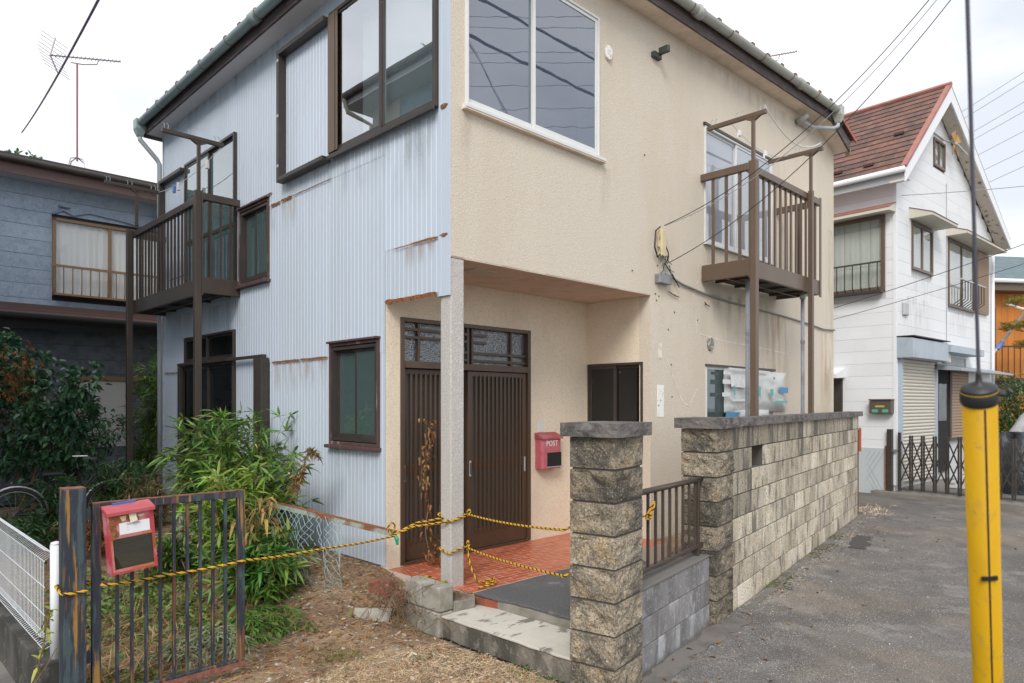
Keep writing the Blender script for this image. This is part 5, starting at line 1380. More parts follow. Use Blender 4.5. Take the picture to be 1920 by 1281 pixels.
part(MB().box(.03,GW-.03,.04,WD,0,.31), 'foundation', m_conc, wh)
part(MB().box(-.01,.02,.05,WD,.0,.9), 'foundation', M('painted_base', (.47,.51,.53), .7), wh)
# roof: left slope in lapped shingle courses
m_shing = M('red_brown_shingle', (.165,.085,.066), .9, var=[((.30,.17,.14),7,.55,.65,None,.5),((.085,.06,.052),1.3,.47,.58,(.5,2.2,.5),.85),((.07,.05,.045),25,.56,.66,None,.5)], bump=[(70,.5,.005)], rnd=.1)
dx, dz = AP[0]-LT[0], AP[1]-LT[1]; L_ = math.hypot(dx, dz); ux, uz = dx/L_, dz/L_; nxr, nzr = -uz, ux
nc = 15
for k in range(nc):
    a = L_*k/nc; b = L_*(k+1)/nc+.03
    lift0, lift1 = .028, .008
    p = [(LT[0]+ux*a+nxr*lift0, LT[1]+uz*a+nzr*lift0), (LT[0]+ux*b+nxr*lift1, LT[1]+uz*b+nzr*lift1), (LT[0]+ux*b, LT[1]+uz*b), (LT[0]+ux*a, LT[1]+uz*a)]
    part(MB().poly([(x, -.26, zz) for x, zz in p], (0, WD+.5, 0)), 'shingle_course', m_shing, wh)
gm = MB().box(-.03,.03,-.09,.09,0,.05).mesh('snow_guard', M('dark_guard', (.06,.025,.02), .6))
for j, (a, y) in enumerate(((.35,.45),(.35,1.7),(.35,-.05+1.1),(1.5,.2),(1.5,1.5),(1.5,2.8),(.35,2.6))):
    o = inst(gm, 'snow_guard', wh, (LT[0]+ux*a+nxr*.03, y, LT[1]+uz*a+nzr*.03))
part(MB().poly([(AP[0],-.3,AP[1]),(RT[0],-.3,RT[1]),(RT[0],-.3,RT[1]+.05),(AP[0],-.3,AP[1]+.07)], (0,WD+.5,0)), 'roof', m_shing, wh)
m_pink = M('salmon_flashing', (.33,.145,.115), .6, var=[((.3,.1,.08),6,.45,.7)])
part(MB().tube([(AP[0],-.32,AP[1]+.05),(AP[0],WD+.2,AP[1]+.05)], .05, 6), 'ridge_cap', m_pink, wh)
part(MB().poly([(LT[0],-.325,LT[1]-.0),(LT[0]-.0+nxr*.05,-.325,LT[1]+nzr*.05),(AP[0]+nxr*.05,-.325,AP[1]+nzr*.05),(AP[0],-.325,AP[1])], (0,.1,0)), 'verge_flashing', m_pink, wh)
part(MB().poly([(LT[0],-.31,LT[1]-.26),(LT[0],-.31,LT[1]-.002),(AP[0],-.31,AP[1]-.002),(AP[0],-.31,AP[1]-.32)], (0,.03,0)), 'barge_board', m_trimw, wh)
part(MB().poly([(RT[0],-.31,RT[1]-.2),(RT[0],-.31,RT[1]-.002),(AP[0]+.001,-.31,AP[1]-.002),(AP[0]+.001,-.31,AP[1]-.32)], (0,.03,0)), 'barge_board', m_trimw, wh)
part(MB().poly([(LT[0],-.279,LT[1]-.24),(AP[0],-.279,AP[1]-.28),(AP[0],-.02,AP[1]-.28),(LT[0],-.02,LT[1]-.24)], (0,0,.02)), 'soffit', m_stain_soff, wh)
part(MB().poly([(RT[0],-.279,RT[1]-.18),(AP[0],-.279,AP[1]-.28),(AP[0],-.02,AP[1]-.28),(RT[0],-.02,RT[1]-.18)], (0,0,.02)), 'soffit', m_stain_soff, wh)
part(MB().box(-.36,-.33,-.27,WD,5.93,6.13), 'fascia', M('grey_fascia', (.40,.42,.43), .6), wh)
part(MB().box(-.33,.0,-.27,WD,6.0,6.01), 'soffit', m_trimw, wh)
part(MB().tube([(-.43,-.3,6.12),(-.43,WD,6.10)], .055, 10), 'gutter', m_trimw, wh, smooth=True)
# windows
def win2(x0, x1, z0, z1, split=True, cur=True, fm=m_brown):
    w = part(MB().box(x0,x0+.05,-.03,.03,z0,z1).box(x1-.05,x1,-.03,.03,z0,z1).box(x0+.05,x1-.05,-.03,.03,z1-.05,z1).box(x0+.05,x1-.05,-.03,.03,z0,z0+.05), 'window', fm, wh)
    if split: part(MB().box((x0+x1)/2-.03,(x0+x1)/2+.03,-.02,.02,z0+.051,z1-.051), 'mullion', fm, w)
    part(MB().box(x0+.05,x1-.05,-.003,.002,z0+.05,z1-.05), 'pane', glass('neighbour_glass', .14, (.92,.94,.93), body=(.45,.46,.44), bodyfac=.2), w)
    if cur: part(pleats(x0+.05,x1-.05,z0+.05,z1-.05,.02,.003,3), 'curtain', M('cream_curtain', (.74,.71,.64), .9), w, smooth=True)
    return w
win2(.80,1.98,4.47,5.41); w = win2(2.98,4.86,3.93,5.42); win2(2.05,2.75,6.83,7.42, True, False)
part(MB().box(4.9,5.82,-.06,.0,3.95,5.43), 'shutter', m_bronze, wh)
for k in range(28): part(MB().box(4.93,5.79,-.075,-.061,4.0+.05*k,4.03+.05*k), 'shutter_slat', M('tan_slat', (.36,.25,.17), .7) if k == 0 else bpy.data.materials['tan_slat'], wh)
for k in range(9):
    x = 3.2+.2*k; part(MB().tube([(x,-.22,4.5),(x,-.22,4.1),(x,-.05,3.98)], .011, 5), 'guard_bar', m_dbrown, wh)
part(MB().box(3.1,4.9,-.24,-.2,4.5,4.53), 'guard_rail', m_pvc, wh)
def awning(x0, x1, z, d):
    a = part(MB().poly([(x0,0,z+.16),(x0,-d,z),(x0,-d,z-.05),(x0,0,z-.05)], (x1-x0,0,0)), 'awning', M('cream_awning', (.55,.52,.44), .7) if 'cream_awning' not in bpy.data.materials else bpy.data.materials['cream_awning'], wh)
    part(MB().poly([(x0-.01,.0,z+.175),(x0-.01,-d-.01,z+.012),(x0-.01,-d-.01,z+.0),(x0-.01,0,z+.162)], (x1-x0+.02,0,0)), 'awning_cover', m_lbrown, a)
awning(.68, 2.18, 5.50, .42); awning(2.85, 5.9, 5.50, .42)
# window on the side wall
ws = part(MB().box(-.06,.0,.19,.25,3.98,5.44).box(-.06,.0,1.95,2.0,3.98,5.44).box(-.06,.0,.25,1.95,5.38,5.44).box(-.06,.0,.25,1.95,3.98,4.05), 'window', m_brown, wh)
part(MB().box(-.012,-.008,.25,1.95,4.05,5.38), 'pane', bpy.data.materials['neighbour_glass'], ws)
cm = pleats(.25,1.95,4.05,5.38,0,.01,5); cm.v = [(.008+p[1], p[0], p[2]) for p in cm.v]
part(cm, 'curtain', M('grey_green_curtain', (.78,.80,.75), .9), ws, smooth=True)
part(MB().box(-.2,-.17,.2,2.0,4.5,4.53).box(-.2,-.05,.2,2.0,3.93,3.97), 'guard_rail', m_dbrown, ws)
for k in range(11):
    y = .27+.155*k; part(MB().tube([(-.185,y,4.5),(-.185,y,4.05),(-.1,y,3.96)], .011, 5), 'guard_bar', m_dbrown, ws)
part(MB().poly([(0,.0,5.64),(-.34,.0,5.50),(-.34,.0,5.44),(0,.0,5.46)], (0,2.2,0)), 'awning', bpy.data.materials['cream_awning'], wh)
part(MB().poly([(0,-.01,5.655),(-.35,-.01,5.515),(-.35,-.01,5.502),(0,-.01,5.642)], (0,2.2,0)), 'awning_cover', m_pink, wh)
# roller shutter under a pale blue housing, lean-to canopy, door
m_pblue = M('pale_blue_steel', (.38,.44,.50), .5, var=[((.28,.33,.38),3,.48,.7,None,.6)])
part(MB().poly([(.0,-.001,2.65),(.0,-.30,2.65),(.0,-.30,3.02),(.0,-.001,3.05)], (2.02,0,0)), 'shutter_housing', m_pblue, wh, bevel=.005)
part(MB().box(-.01,2.05,-.33,.0,3.052,3.07), 'housing_cap', m_dbrown, wh)
sh = part(MB().box(.10,.2,-.06,.0,.2,2.65), 'shutter_guide', m_pblue, wh); part(MB().box(2.1,2.16,-.06,.0,.2,2.65), 'shutter_guide', m_pblue, wh)
m_slat = M('cream_shutter_slat', (.56,.53,.46), .55, var=[((.3,.15,.08),4,.68,.8,(2,2,.3),.6)])
slm = MB().sweep([(0,.0,0),(0,-.018,.012),(0,-.024,.034),(0,-.014,.058),(0,.0,.066)], (.2,0,0), (2.1,0,0)).mesh('shutter_slat', m_slat)
for k in range(36): inst(slm, 'slat', sh, (0, .0, .22+.0675*k))
part(MB().box(2.17,2.95,-.02,.02,.3,2.6), 'door', m_dark, wh)
part(MB().box(2.3,2.8,-.03,-.021,1.4,2.2), 'door_pane', g_rain, wh)
part(MB().box(3.02,4.3,-.04,.0,.95,2.5), 'shutter', m_dbrown, wh)
for k in range(22): part(MB().box(3.1,4.22,-.055,-.041,1.02+.066*k,1.07+.066*k), 'shutter_slat', bpy.data.materials['tan_slat'], wh)
part(MB().box(2.06,4.35,-.34,.0,2.85,3.0), 'canopy_beam', m_pblue, wh, bevel=.004)
part(MB().poly([(2.1,.0,2.62),(2.1,-.5,2.50),(2.1,-.5,2.46),(2.1,.0,2.5)], (4.0,0,0)), 'canopy', M('grey_canopy', (.3,.34,.37), .5), wh)
part(MB().lathe([(.05,0),(.09,.03),(.08,.2),(.09,.21)], (2.3,-.17,2.62), 12), 'porch_lamp', M('lamp_glass', (.5,.48,.43), .4), wh)
# yellow chair-like bracket hanging at the attic window
wv = thing('wind_vane', 'weathered tan plastic windmill hung by the attic window', 'windmill', NF, (2.75,-.2,7.35))
m_tanp = M('tan_plastic', (.42,.24,.07), .6)
for t in range(4):
    a = R(20+90*t); part(MB().poly([(2.75,-.22,7.38),(2.75+.28*math.cos(a),-.25,7.38+.28*math.sin(a)),(2.75+.30*math.cos(a+.7),-.21,7.38+.30*math.sin(a+.7))], (0,.012,0)), 'blade', m_tanp, wv)
part(MB().tube([(2.6,-.02,7.5),(2.75,-.24,7.38),(3.1,-.34,7.2)], .02, 6), 'shaft', m_pvc, wv)
part(MB().tube([(GW-.12,-.06,5.7),(GW-.12,-.06,.3)], .035, 8), 'downpipe', m_trimw, wh, smooth=True)
part(MB().box(.3,.55,-.05,.0,3.5,3.75), 'vent_hood', m_pvc, wh, bevel=.02)
part(MB().tube([(2.87,-.012,.4),(2.87,-.012,6.6)], .008, 4), 'panel_joint', m_pvc, wh)
for (x0_, x1_, z0_, z1_) in ((.7,2.1,3.7,4.45),(2.9,4.9,3.2,3.92),(.3,2.4,4.9,5.5),(4.2,6.2,4.4,5.6),(.2,2.0,3.1,3.9)):
    part(MB().add([(x0_,-.0035,z0_),(x1_,-.0035,z0_),(x1_,-.0035,z1_),(x0_,-.0035,z1_)], [(0,1,2,3)]), 'stain', st_grime, wh)
# letter box on the side wall
nbx = thing('letter_box', 'dark bronze letter box with green tags on the white siding', 'letter box', NF, (-.1,.22,1.6))
part(MB().box(-.16,-.002,.03,.43,1.58,1.83), 'body', M('bronze_box', (.09,.075,.06), .5), nbx, bevel=.012)
part(MB().box(-.18,-.002,.02,.44,1.832,1.86), 'lid', m_brown, nbx, bevel=.006)
m_tag = M('green_tag', (.10,.36,.22), .5)
for a in (.08,.27): part(MB().box(-.166,-.161,a,a+.11,1.6,1.66), 'tag', m_tag, nbx)
part(MB().box(-.166,-.161,.15,.32,1.70,1.735), 'name_plate', M('brass_plate', (.45,.38,.08), .5), nbx)
# small canopy behind the far corner of the stucco house
sc_ = thing('side_canopy', 'small white canopy over a side door beyond the cream wall corner', 'canopy', NF, (-.2,1.1,2.3))
part(MB().poly([(-.002,.95,2.5),(-.42,.95,2.36),(-.42,.95,2.28),(-.002,.95,2.3)], (0,.7,0)), 'roof', m_trimw, sc_); part(MB().box(-.05,-.002,1.0,1.6,.5,2.27), 'door', m_dbrown, sc_)

# forecourt slab and folding gate
m_fore = M('forecourt_concrete', (.22,.205,.185), .9, var=[((.14,.13,.115),3,.42,.66,None,.7)], bump=[(60,.4,.005)])
g0 = Vector((7.30,13.25,0)); g1 = Vector((9.6,10.2,0)); gd = (g1-g0).normalized(); gn = Vector((gd.y,-gd.x,0))
if gn.y < 0: gn = -gn
GF = frm(g0, math.atan2(gd.y, gd.x))     # x along the gate, y to the house behind
struct(MB().poly([(-.35,-.16,-.02),(8,-.16,-.02),(8,.35,-.02),(-.35,.35,-.02)], (0,0,.11)), 'forecourt_kerb', m_fore, GF, bevel=.01)
struct(MB().poly([(-.35,.352,-.02),(8,.352,-.02),(8,7,-.02),(-.35,7,-.02)], (0,0,.15)), 'forecourt', m_fore, GF)
fg = thing('folding_gate', 'dark brown folding lattice gate across the white house forecourt', 'gate', GF, (2.2,.05,.09))
part(MB().box(-.12,-.03,.0,.09,.08,1.28), 'post', m_dbrown, fg, bevel=.004)
part(MB().box(.07,.12,.03,.07,.13,1.22), 'stile', m_dbrown, fg)
NU = 17; sp = .205
for k in range(1, NU+1):
    x = .1+sp*k
    for o in (-.022, .018): part(MB().box(x+o-.012, x+o+.012, .035, .065, .13, 1.17), 'upright', m_dbrown, fg)
    for (z0, z1, y) in ((.28,.68,.03),(.68,.28,.07),(.62,1.05,.03),(1.05,.62,.07)):
        part(MB().beam((x-sp+.02,y,z0),(x-.02,y,z1),.008,.024,(0,0,1)), 'lattice_bar', m_dbrown, fg)
for k in (0, 5, 11):
    x = .1+sp*k; part(MB().lathe([(.035,-.012),(.035,.012)], (x,.05,.125), 10), 'caster', m_gblack, fg)
part(MB().box(-.03,.075,.03,.05,.85,.89), 'latch', m_steelbox, fg)
# low fence and base left of the gate post
nf = thing('wire_fence', 'low rusty wire mesh fence beside the folding gate post', 'fence', GF, (-.6,.1,0))
part(MB().box(-.17,-.14,.03,.06,0,.95), 'post', m_rust, nf)
for k in range(12):
    for s in (1,-1):
        part(MB().tube([(-.17-.09*k,.045,.05 if s > 0 else .85),(-.17-.09*k-.5,.045,.85 if s > 0 else .05)], .003, 4), 'wire', m_pvc, nf)

# covered motorbike and silver sheet beyond the gate
m_cover = M('black_cover', (.03,.033,.04), .45, bump=[(5,.9,.05),(14,.5,.02)])
m_silver = M('silver_sheet', (.42,.43,.45), .35, bump=[(6,.9,.05)])
def drape(name, label, mat, cx, cy, lx, ly, h, seed, cat):
    mb = MB(); nu, nv = 28, 18
    for j in range(nv+1):
        for i in range(nu):
            t = 2*math.pi*i/nu; f = j/nv
            prof_ = math.cos(f*math.pi/2)**.55
            r1_ = 1+.10*math.sin(5*t+seed)+.07*math.sin(9*t+2*seed)*(1-f)
            x = cx+lx*math.cos(t)*prof_*r1_; y = cy+ly*math.sin(t)*prof_*r1_
            z = .1+h*math.sin(f*math.pi/2)*(1+.10*math.sin(2.3*t+seed))
            mb.v.append((x, y, z))
    for j in range(nv):
        for i in range(nu):
            a = j*nu+i; b = j*nu+(i+1)%nu; mb.f.append((a, b, b+nu, a+nu))
    mb.f.append(tuple(nv*nu+k for k in range(nu)))
    single(mb, name, mat, label, cat, GF, (cx,cy,.1), smooth=True)
drape('covered_motorbike', 'motorbike under a black sheet behind the folding gate', m_cover, 1.58, 1.25, .55, .36, 1.05, 1.0, 'motorbike')
drape('covered_motorbike', 'vehicle under a silver sheet behind the black covered motorbike', m_silver, 1.72, 2.2, .7, .4, 1.42, 2.2, 'motorbike')
cr = thing('crate', 'small grey open crate on the forecourt behind the gate', 'crate', GF, (.75,1.15,.13))
for z in (.15,.24,.33): part(MB().box(.6,1.0,1.0,1.02,z,z+.05).box(.6,1.0,1.3,1.32,z,z+.05).box(.6,.62,1.02,1.3,z,z+.05).box(.98,1.0,1.02,1.3,z,z+.05), 'slat', m_wsid, cr)

# ================================================================== orange house far behind
m_orange = M('orange_cladding', (.50,.175,.025), .65, var=[((.40,.13,.02),3,.45,.7,(3,3,.4),.6)], rnd=.06)
OF = frm((15.6,23.0,0), R(8))
oh = thing('orange_house', 'orange clad house with a dark glazed tile roof at the lane end', 'house', OF, (1,0,0))
part(MB().box(-4,6,.03,6,0,5.6), 'wall', m_dark, oh)
for k in range(40):
    x = -4+.25*k; part(MB().box(x,x+.243,-.0,.028,2.5,5.45), 'cladding_board', m_orange, oh)
part(MB().box(-4,6,-.02,.02,2.2,2.5), 'band', m_brown, oh); part(MB().box(-4,6,-.01,.02,0,2.19), 'lower_wall', m_orange, oh)
part(MB().box(-4,6,-.6,.0,5.45,5.75), 'eave', m_brown, oh); part(MB().tube([(-4,-.68,5.75),(6,-.68,5.75)], .07, 8), 'gutter', m_trimw, oh)
m_gtile = M('dark_glazed_tile', (.075,.115,.13), .55, var=[((.2,.26,.28),4,.5,.7,None,.5)], rnd=.2)
trow = MB()
for i in range(34):
    x = -4.2+.3*i
    pts_ = [(x+.3*q/5, 0, .05*math.sin(math.pi*q/5)) for q in range(6)]
    b0 = len(trow.v)
    for (px_, py_, pz_) in pts_: trow.v += [(px_, 0, pz_+.03), (px_, .34, pz_)]
    for q in range(5): trow.f.append((b0+2*q, b0+2*q+2, b0+2*q+3, b0+2*q+1))
tm_ = trow.mesh('tile_row', m_gtile)
for k in range(12):
    o = inst(tm_, 'tile_course', oh, (0, -.7+.3*k, 5.85+.135*k)); o.matrix_local = o.matrix_local @ Matrix.Rotation(R(22), 4, 'X')
part(MB().poly([(-4.2,-.7,5.77),(6,-.7,5.77),(6,2.9,7.36),(-4.2,2.9,7.36)], (0,0,.02)), 'roof', m_gtile, oh)
part(MB().box(-.8,.5,-.06,.0,3.6,4.95), 'window', m_brown, oh); part(MB().box(-.72,.42,-.068,-.061,3.68,4.87), 'curtain', m_curtain, oh)
for k in range(16):
    x = -.9+.22*k; part(MB().box(x,x+.02,-.62,-.6,2.62,3.6), 'railing_bar', m_dbrown, oh)
part(MB().box(-.95,2.5,-.64,-.58,3.6,3.65).box(-.95,2.5,-.64,-.0,2.52,2.6), 'railing', m_dbrown, oh)
part(MB().tube([(.3,-.7,5.0),(.8,-.72,4.85),(2.4,-.72,4.85)], .035, 6), 'vent_pipe', m_trimw, oh)
bl = thing('prop_pole', 'grey pole slanting across the pine with a blue wrap', 'pole', WORLD, (15.0,21,2.8))
part(MB().tube([(14.2,20.6,3.1),(15.6,20.6,4.9)], .04, 8), 'shaft', m_pvc, bl); part(MB().tube([(14.45,20.6,3.4),(14.6,20.6,3.6)], .07, 8), 'wrap', m_peg, bl)

# ================================================================== overhead wires
def wire(label, pts, r, mat, sagv=0, name='overhead_wire', cat='wire', carry=0):
    if len(pts) == 2:
        pts = sag(pts[0], pts[1], sagv, 24)
        if carry: pts.append(pts[-1]+(pts[-1]-pts[-2]).normalized()*carry)
    return single(MB().tube(pts, r, 5), name, mat, label, cat, WORLD, tuple(pts[0]), smooth=True)
c0 = BWF @ Vector((-3.02,.08,3.76)); c1 = BWF @ Vector((-3.12,.08,3.36))
wire('black service cable from the ivory cover rising past the balcony', [c0, Vector((4.45,6.0,6.35))], .0048, m_blackcable, .42, carry=6)
wire('thin service wire close beside the upper black cable', [c0+Vector((0,-.03,-.01)), Vector((4.5,6.0,6.35))], .004, m_greycable, .47, carry=6)
wire('lower black service cable from the wire tangle rising across the balcony', [c1, Vector((4.6,6.0,6.35))], .0048, m_blackcable, .42, carry=6)
m_pline = M('thin_power_line', (.30,.31,.36), .6)
m_purple = M('purple_wire', (.16,.07,.17), .6)
wire('twisted wire crossing the sky above the grey roof aerial', [Vector((-12.9,18.2,8.9)), Vector((-4.69,8.0,6.62))], .016, m_purple, .1)
ORD = ['topmost','second','third','fourth','fifth','sixth','lowest']
for k, z in enumerate((27.4,26.7,25.1,24.4,22.9,21.4,20.2)):      # transmission lines beyond the lane, also mirrored in the corner window
    wire(ORD[k] + ' of the seven faint power lines in the sky over the white gable', [Vector((39.1,-30,z)), Vector((39.2,130,z+1.0))], .02, m_pline, .8, 'power_line', 'power line')
wire('black cable crossing before the white gable to the right edge', [HF @ Vector((8.2,1.2,3.1)), Vector((12.5,11.5,6.0))], .006, m_blackcable, .15)
wire('second black cable just below the one before the white gable', [HF @ Vector((8.2,1.2,2.95)), Vector((12.8,11.5,5.6))], .005, m_blackcable, .15)
wire('thin cable across the top of the white gable', [NF @ Vector((.0,-.1,5.75)), Vector((14.0,13.2,6.5))], .007, m_greycable, .1)
# street cables over the lane, mirrored in the corner window
for k, (z, txt) in enumerate(((8.5,'lower'),(9.27,'upper'))):
    wire(txt + ' of two thick street cables mirrored in the white framed corner window', [Vector((1.2,.31,z)), Vector((14.4,13.4,z))], .028, m_blackcable, .1, 'street_cable', 'cable')
ra = thing('tv_aerial', 'slim television aerial rising behind the stucco house roof', 'aerial', WORLD, (5.2,14.2,6))
part(MB().tube([(5.25,14.2,6.0),(5.25,14.2,8.75)], .02, 6), 'mast', m_aer, ra)
yagi(ra, (5.0,14.2,8.85), (5.85,14.2,9.0), 14, .1, m_aer)
part(MB().tube([(5.2,14.2,8.75),(5.45,14.2,8.82),(5.5,14.2,8.93)], .01, 5), 'brace', m_aer, ra)
# ================================================================== plants
nr = np.random.default_rng(12)
def leaf_np(P, D, L, W, droop=.25, fold=.15, seed=0):
    """many lanceolate leaves: base P, direction D, length L, width W"""
    P = np.asarray(P, float); D = np.asarray(D, float); n = len(P)
    D = D/np.maximum(1e-6, np.linalg.norm(D, axis=1, keepdims=True))
    rs = np.random.default_rng(seed)
    up = np.tile([0,0,1.0], (n,1)) + rs.normal(0,.45,(n,3))
    S = np.cross(D, up); S /= np.maximum(1e-6, np.linalg.norm(S, axis=1, keepdims=True))
    Nn = np.cross(S, D)
    L = np.asarray(L).reshape(-1,1)*np.ones((n,1)); W = np.asarray(W).reshape(-1,1)*np.ones((n,1))
    down = np.array([[0,0,-1.0]])
    def pt(t, s, f): return P + D*L*t + down*L*droop*t*t + S*W*s + Nn*W*fold*f
    V = np.stack([pt(0,0,0), pt(.32,.5,1), pt(.32,-.5,1), pt(.68,.36,.6), pt(.68,-.36,.6), pt(1,0,0), pt(.34,0,-.4), pt(.68,0,-.3)], axis=1).reshape(-1,3)
    f = np.array([0,6,1, 0,2,6, 1,6,7,3, 6,2,4,7, 3,7,5, 7,4,5]); st = np.array([0,3,6,10,14,17]); 
    base = (np.arange(n)*8)[:,None]
    loops = (base + f[None,:]).ravel(); starts = ((np.arange(n)*20)[:,None] + st[None,:]).ravel()
    return V, loops, starts
def leaves(name, parent, mat, P, D, L, W, droop=.25, fold=.15, seed=0, frame=WORLD, kind=None, label=None, cat=None):
    V, lo, st = leaf_np(P, D, L, W, droop, fold, seed)
    me = np_mesh(name, V, lo, st, mat, tuple(ORG[parent.name]) if parent else (0,0,0))
    return np_obj(me, name, parent, frame, kind, label, cat)
def LM(name, c, c2=None, rough=.45, isl=.5, tr=.22):
    return M(name, c, rough, var=[(c2, 2.2, .4, .62)] if c2 else (), island=isl, trans=tr)
m_bam = LM('bamboo_leaf', (.075,.175,.03), (.14,.24,.04), .4, .6)
m_bam_y = LM('yellow_bamboo_leaf', (.15,.28,.035), (.25,.31,.05), .4, .5)
m_dkleaf = LM('dark_glossy_leaf', (.045,.115,.06), (.07,.16,.065), .22, .35, .08)
m_nand = LM('nandina_leaf', (.055,.145,.055), (.09,.19,.06), .42)
m_dead = LM('dead_leaf', (.24,.11,.04), (.33,.19,.08), .9, .35, .15)
m_straw = LM('straw', (.46,.32,.17), (.30,.18,.09), .9, .4, .1)
m_twig = M('brown_twig', (.13,.085,.05), .9, var=[((.24,.17,.1),8,.45,.65)])
m_cane = M('green_cane', (.14,.17,.06), .6, var=[((.25,.2,.09),5,.5,.65)])
m_grass = LM('green_weed', (.09,.16,.03), (.14,.2,.04), .6)
m_paleleaf = LM('wilted_grey_leaf', (.22,.27,.17), (.30,.33,.2), .7, .25, .15)
m_orangeleaf = LM('withered_orange', (.33,.13,.04), (.26,.10,.035), .9, .35, .15)

def cane_bush(name, label, cat, base, n_stems, hgt, spread, mat, leafL=.13, leafW=.019, whorls=16, per=6, seed=0, lean=(0,0), droop=.22, low=.2, group=None):
    rs = np.random.default_rng(seed); t = thing(name, label, cat, WORLD, base, group)
    P = []; D = []; Ls = []; mb = MB(); bx, by, bz = base
    for s in range(n_stems):
        a = rs.uniform(0, 2*math.pi); r = spread*.45*math.sqrt(rs.uniform()); h = hgt*rs.uniform(.55, 1.0)
        x0, y0 = bx+r*math.cos(a), by+r*math.sin(a)
        lx, ly = lean[0]*h+spread*.75*rs.normal()*.55, lean[1]*h+spread*.75*rs.normal()*.55
        pts = []
        for k in range(7):
            f = k/6; pts.append(Vector((x0+lx*f**1.6, y0+ly*f**1.6, bz-.05+h*(f-.12*f*f*f))))
        mb.tube(pts, [.006*(1-.7*k/6) for k in range(7)], 4, False)
        for w in range(whorls):
            f = low+(1-low)*rs.uniform(); i = min(5, int(f*6)); q = pts[i].lerp(pts[i+1], f*6-i)
            az = rs.uniform(0, 2*math.pi); ln_ = rs.uniform(.04,.2)*(1.1-f*.5)
            tip = q + Vector((math.cos(az)*ln_, math.sin(az)*ln_, rs.uniform(-.01,.09)))
            if w % 2 == 0: mb.tube([q, tip], .002, 3, False)
            for m_ in range(per):
                aa = az + rs.normal(0, 1.05); el = rs.normal(.22,.5)
                P.append(tip); D.append((math.cos(aa)*math.cos(el), math.sin(aa)*math.cos(el), math.sin(el))); Ls.append(leafL*rs.uniform(.35,1.25))
    part(mb, 'stems', m_cane, t)
    P = np.array([tuple(p) for p in P]); Ls = np.array(Ls)
    dead = rs.uniform(0,1,len(P)) < .05; D = np.array(D); ww_ = leafW*np.sqrt(Ls/leafL)*rs.uniform(.75,1.2,len(P))
    leaves('foliage', t, mat, P[~dead], D[~dead], Ls[~dead], ww_[~dead], droop, seed=seed)
    leaves('dry_leaves', t, m_straw, P[dead], D[dead], Ls[dead]*.85, ww_[dead]*.8, droop*2, seed=seed+1)
    return t
def broad_tree(name, label, cat, base, trunk, blobs, n, mat, leafL, leafW, seed=0, tw=m_twig, tr=.03, droop=.3):
    """trunk: list of polylines; blobs: (centre, radius) clusters holding leaves"""
    rs = np.random.default_rng(seed); t = thing(name, label, cat, WORLD, base)
    mb = MB()
    for pl in trunk:
        m_ = len(pl); mb.tube(smooth_path(pl, 4), [tr*(1-.75*k/((m_-1)*4)) for k in range((m_-1)*4+1)], 6)
    P = []; D = []
    tot = sum(b[1]**2 for b in blobs)
    for c, r in blobs:
        c = Vector(c); k_ = int(n*r*r/tot); nt = max(3, k_//9)
        src = min((Vector(p) for pl in trunk for p in pl[1:]), key=lambda p: (p-c).length)
        mb.tube([src, src.lerp(c, .6)+Vector((0,0,.05)), c], [tr*.35, tr*.25, tr*.12], 4, False)
        for j in range(nt):
            d = Vector(rs.normal(0,1,3)); d.normalize(); rad = r*(.45+.6*rs.uniform())
            q = c + Vector((d.x*rad, d.y*rad, d.z*rad*.75))
            if j % 3 == 0: mb.tube([c, q], tr*.07, 3, False)
            for m_ in range(9):
                P.append(tuple(q+Vector(rs.normal(0,.035,3)))); e = d*.7+Vector(rs.normal(0,.75,3)); D.append(tuple(e))
    part(mb, 'trunk', tw, t)
    nl = len(P); Ls = leafL*rs.uniform(.6,1.15,nl)
    leaves('crown', t, mat, P, D, Ls, leafW*Ls/leafL, droop, seed=seed)
    return t
def hp(u, v, z=None):
    p = HF @ Vector((u, v, 0)); p.z = yard_z(u, v) if z is None else z
    return tuple(p)

# bamboo and sasa in front of the blue wall
cane_bush('bamboo_bush', 'tall dense green bamboo bush against the blue corrugated wall', 'bamboo', hp(-.62,2.85), 60, 1.66, .72, m_bam, .17, .024, 18, 6, 1)
cane_bush('bamboo_bush', 'yellow green bamboo bush leaning over the fallen fence rail', 'bamboo', hp(-.92,1.95), 34, 1.32, .5, m_bam_y, .17, .025, 14, 6, 2, (.05,-.06))
cane_bush('bamboo_bush', 'mixed green and yellow bush reaching towards the small lower window', 'bush', hp(-.6,2.2), 26, 1.28, .42, LM('mixed_bush_leaf', (.15,.26,.045), (.10,.19,.04)), .14, .03, 14, 6, 19, (.12,-.14), droop=.3)
cane_bush('bamboo_bush', 'low leafy green bamboo clump at the foot of the fallen rail', 'bamboo', hp(-1.02,1.25), 30, .70, .42, m_bam, .17, .028, 13, 6, 3)
cane_bush('bamboo_bush', 'mid green bamboo between the iron gate and the bamboo by the wall', 'bamboo', hp(-1.25,2.75), 18, .6, .4, m_bam, .14, .02, 12, 6, 4)
cane_bush('bamboo_bush', 'dark bamboo in the gap between the grey house and the blue wall', 'bamboo', hp(.12,7.55,.1), 26, 3.1, .5, m_bam, .22, .027, 15, 6, 5, low=.3)
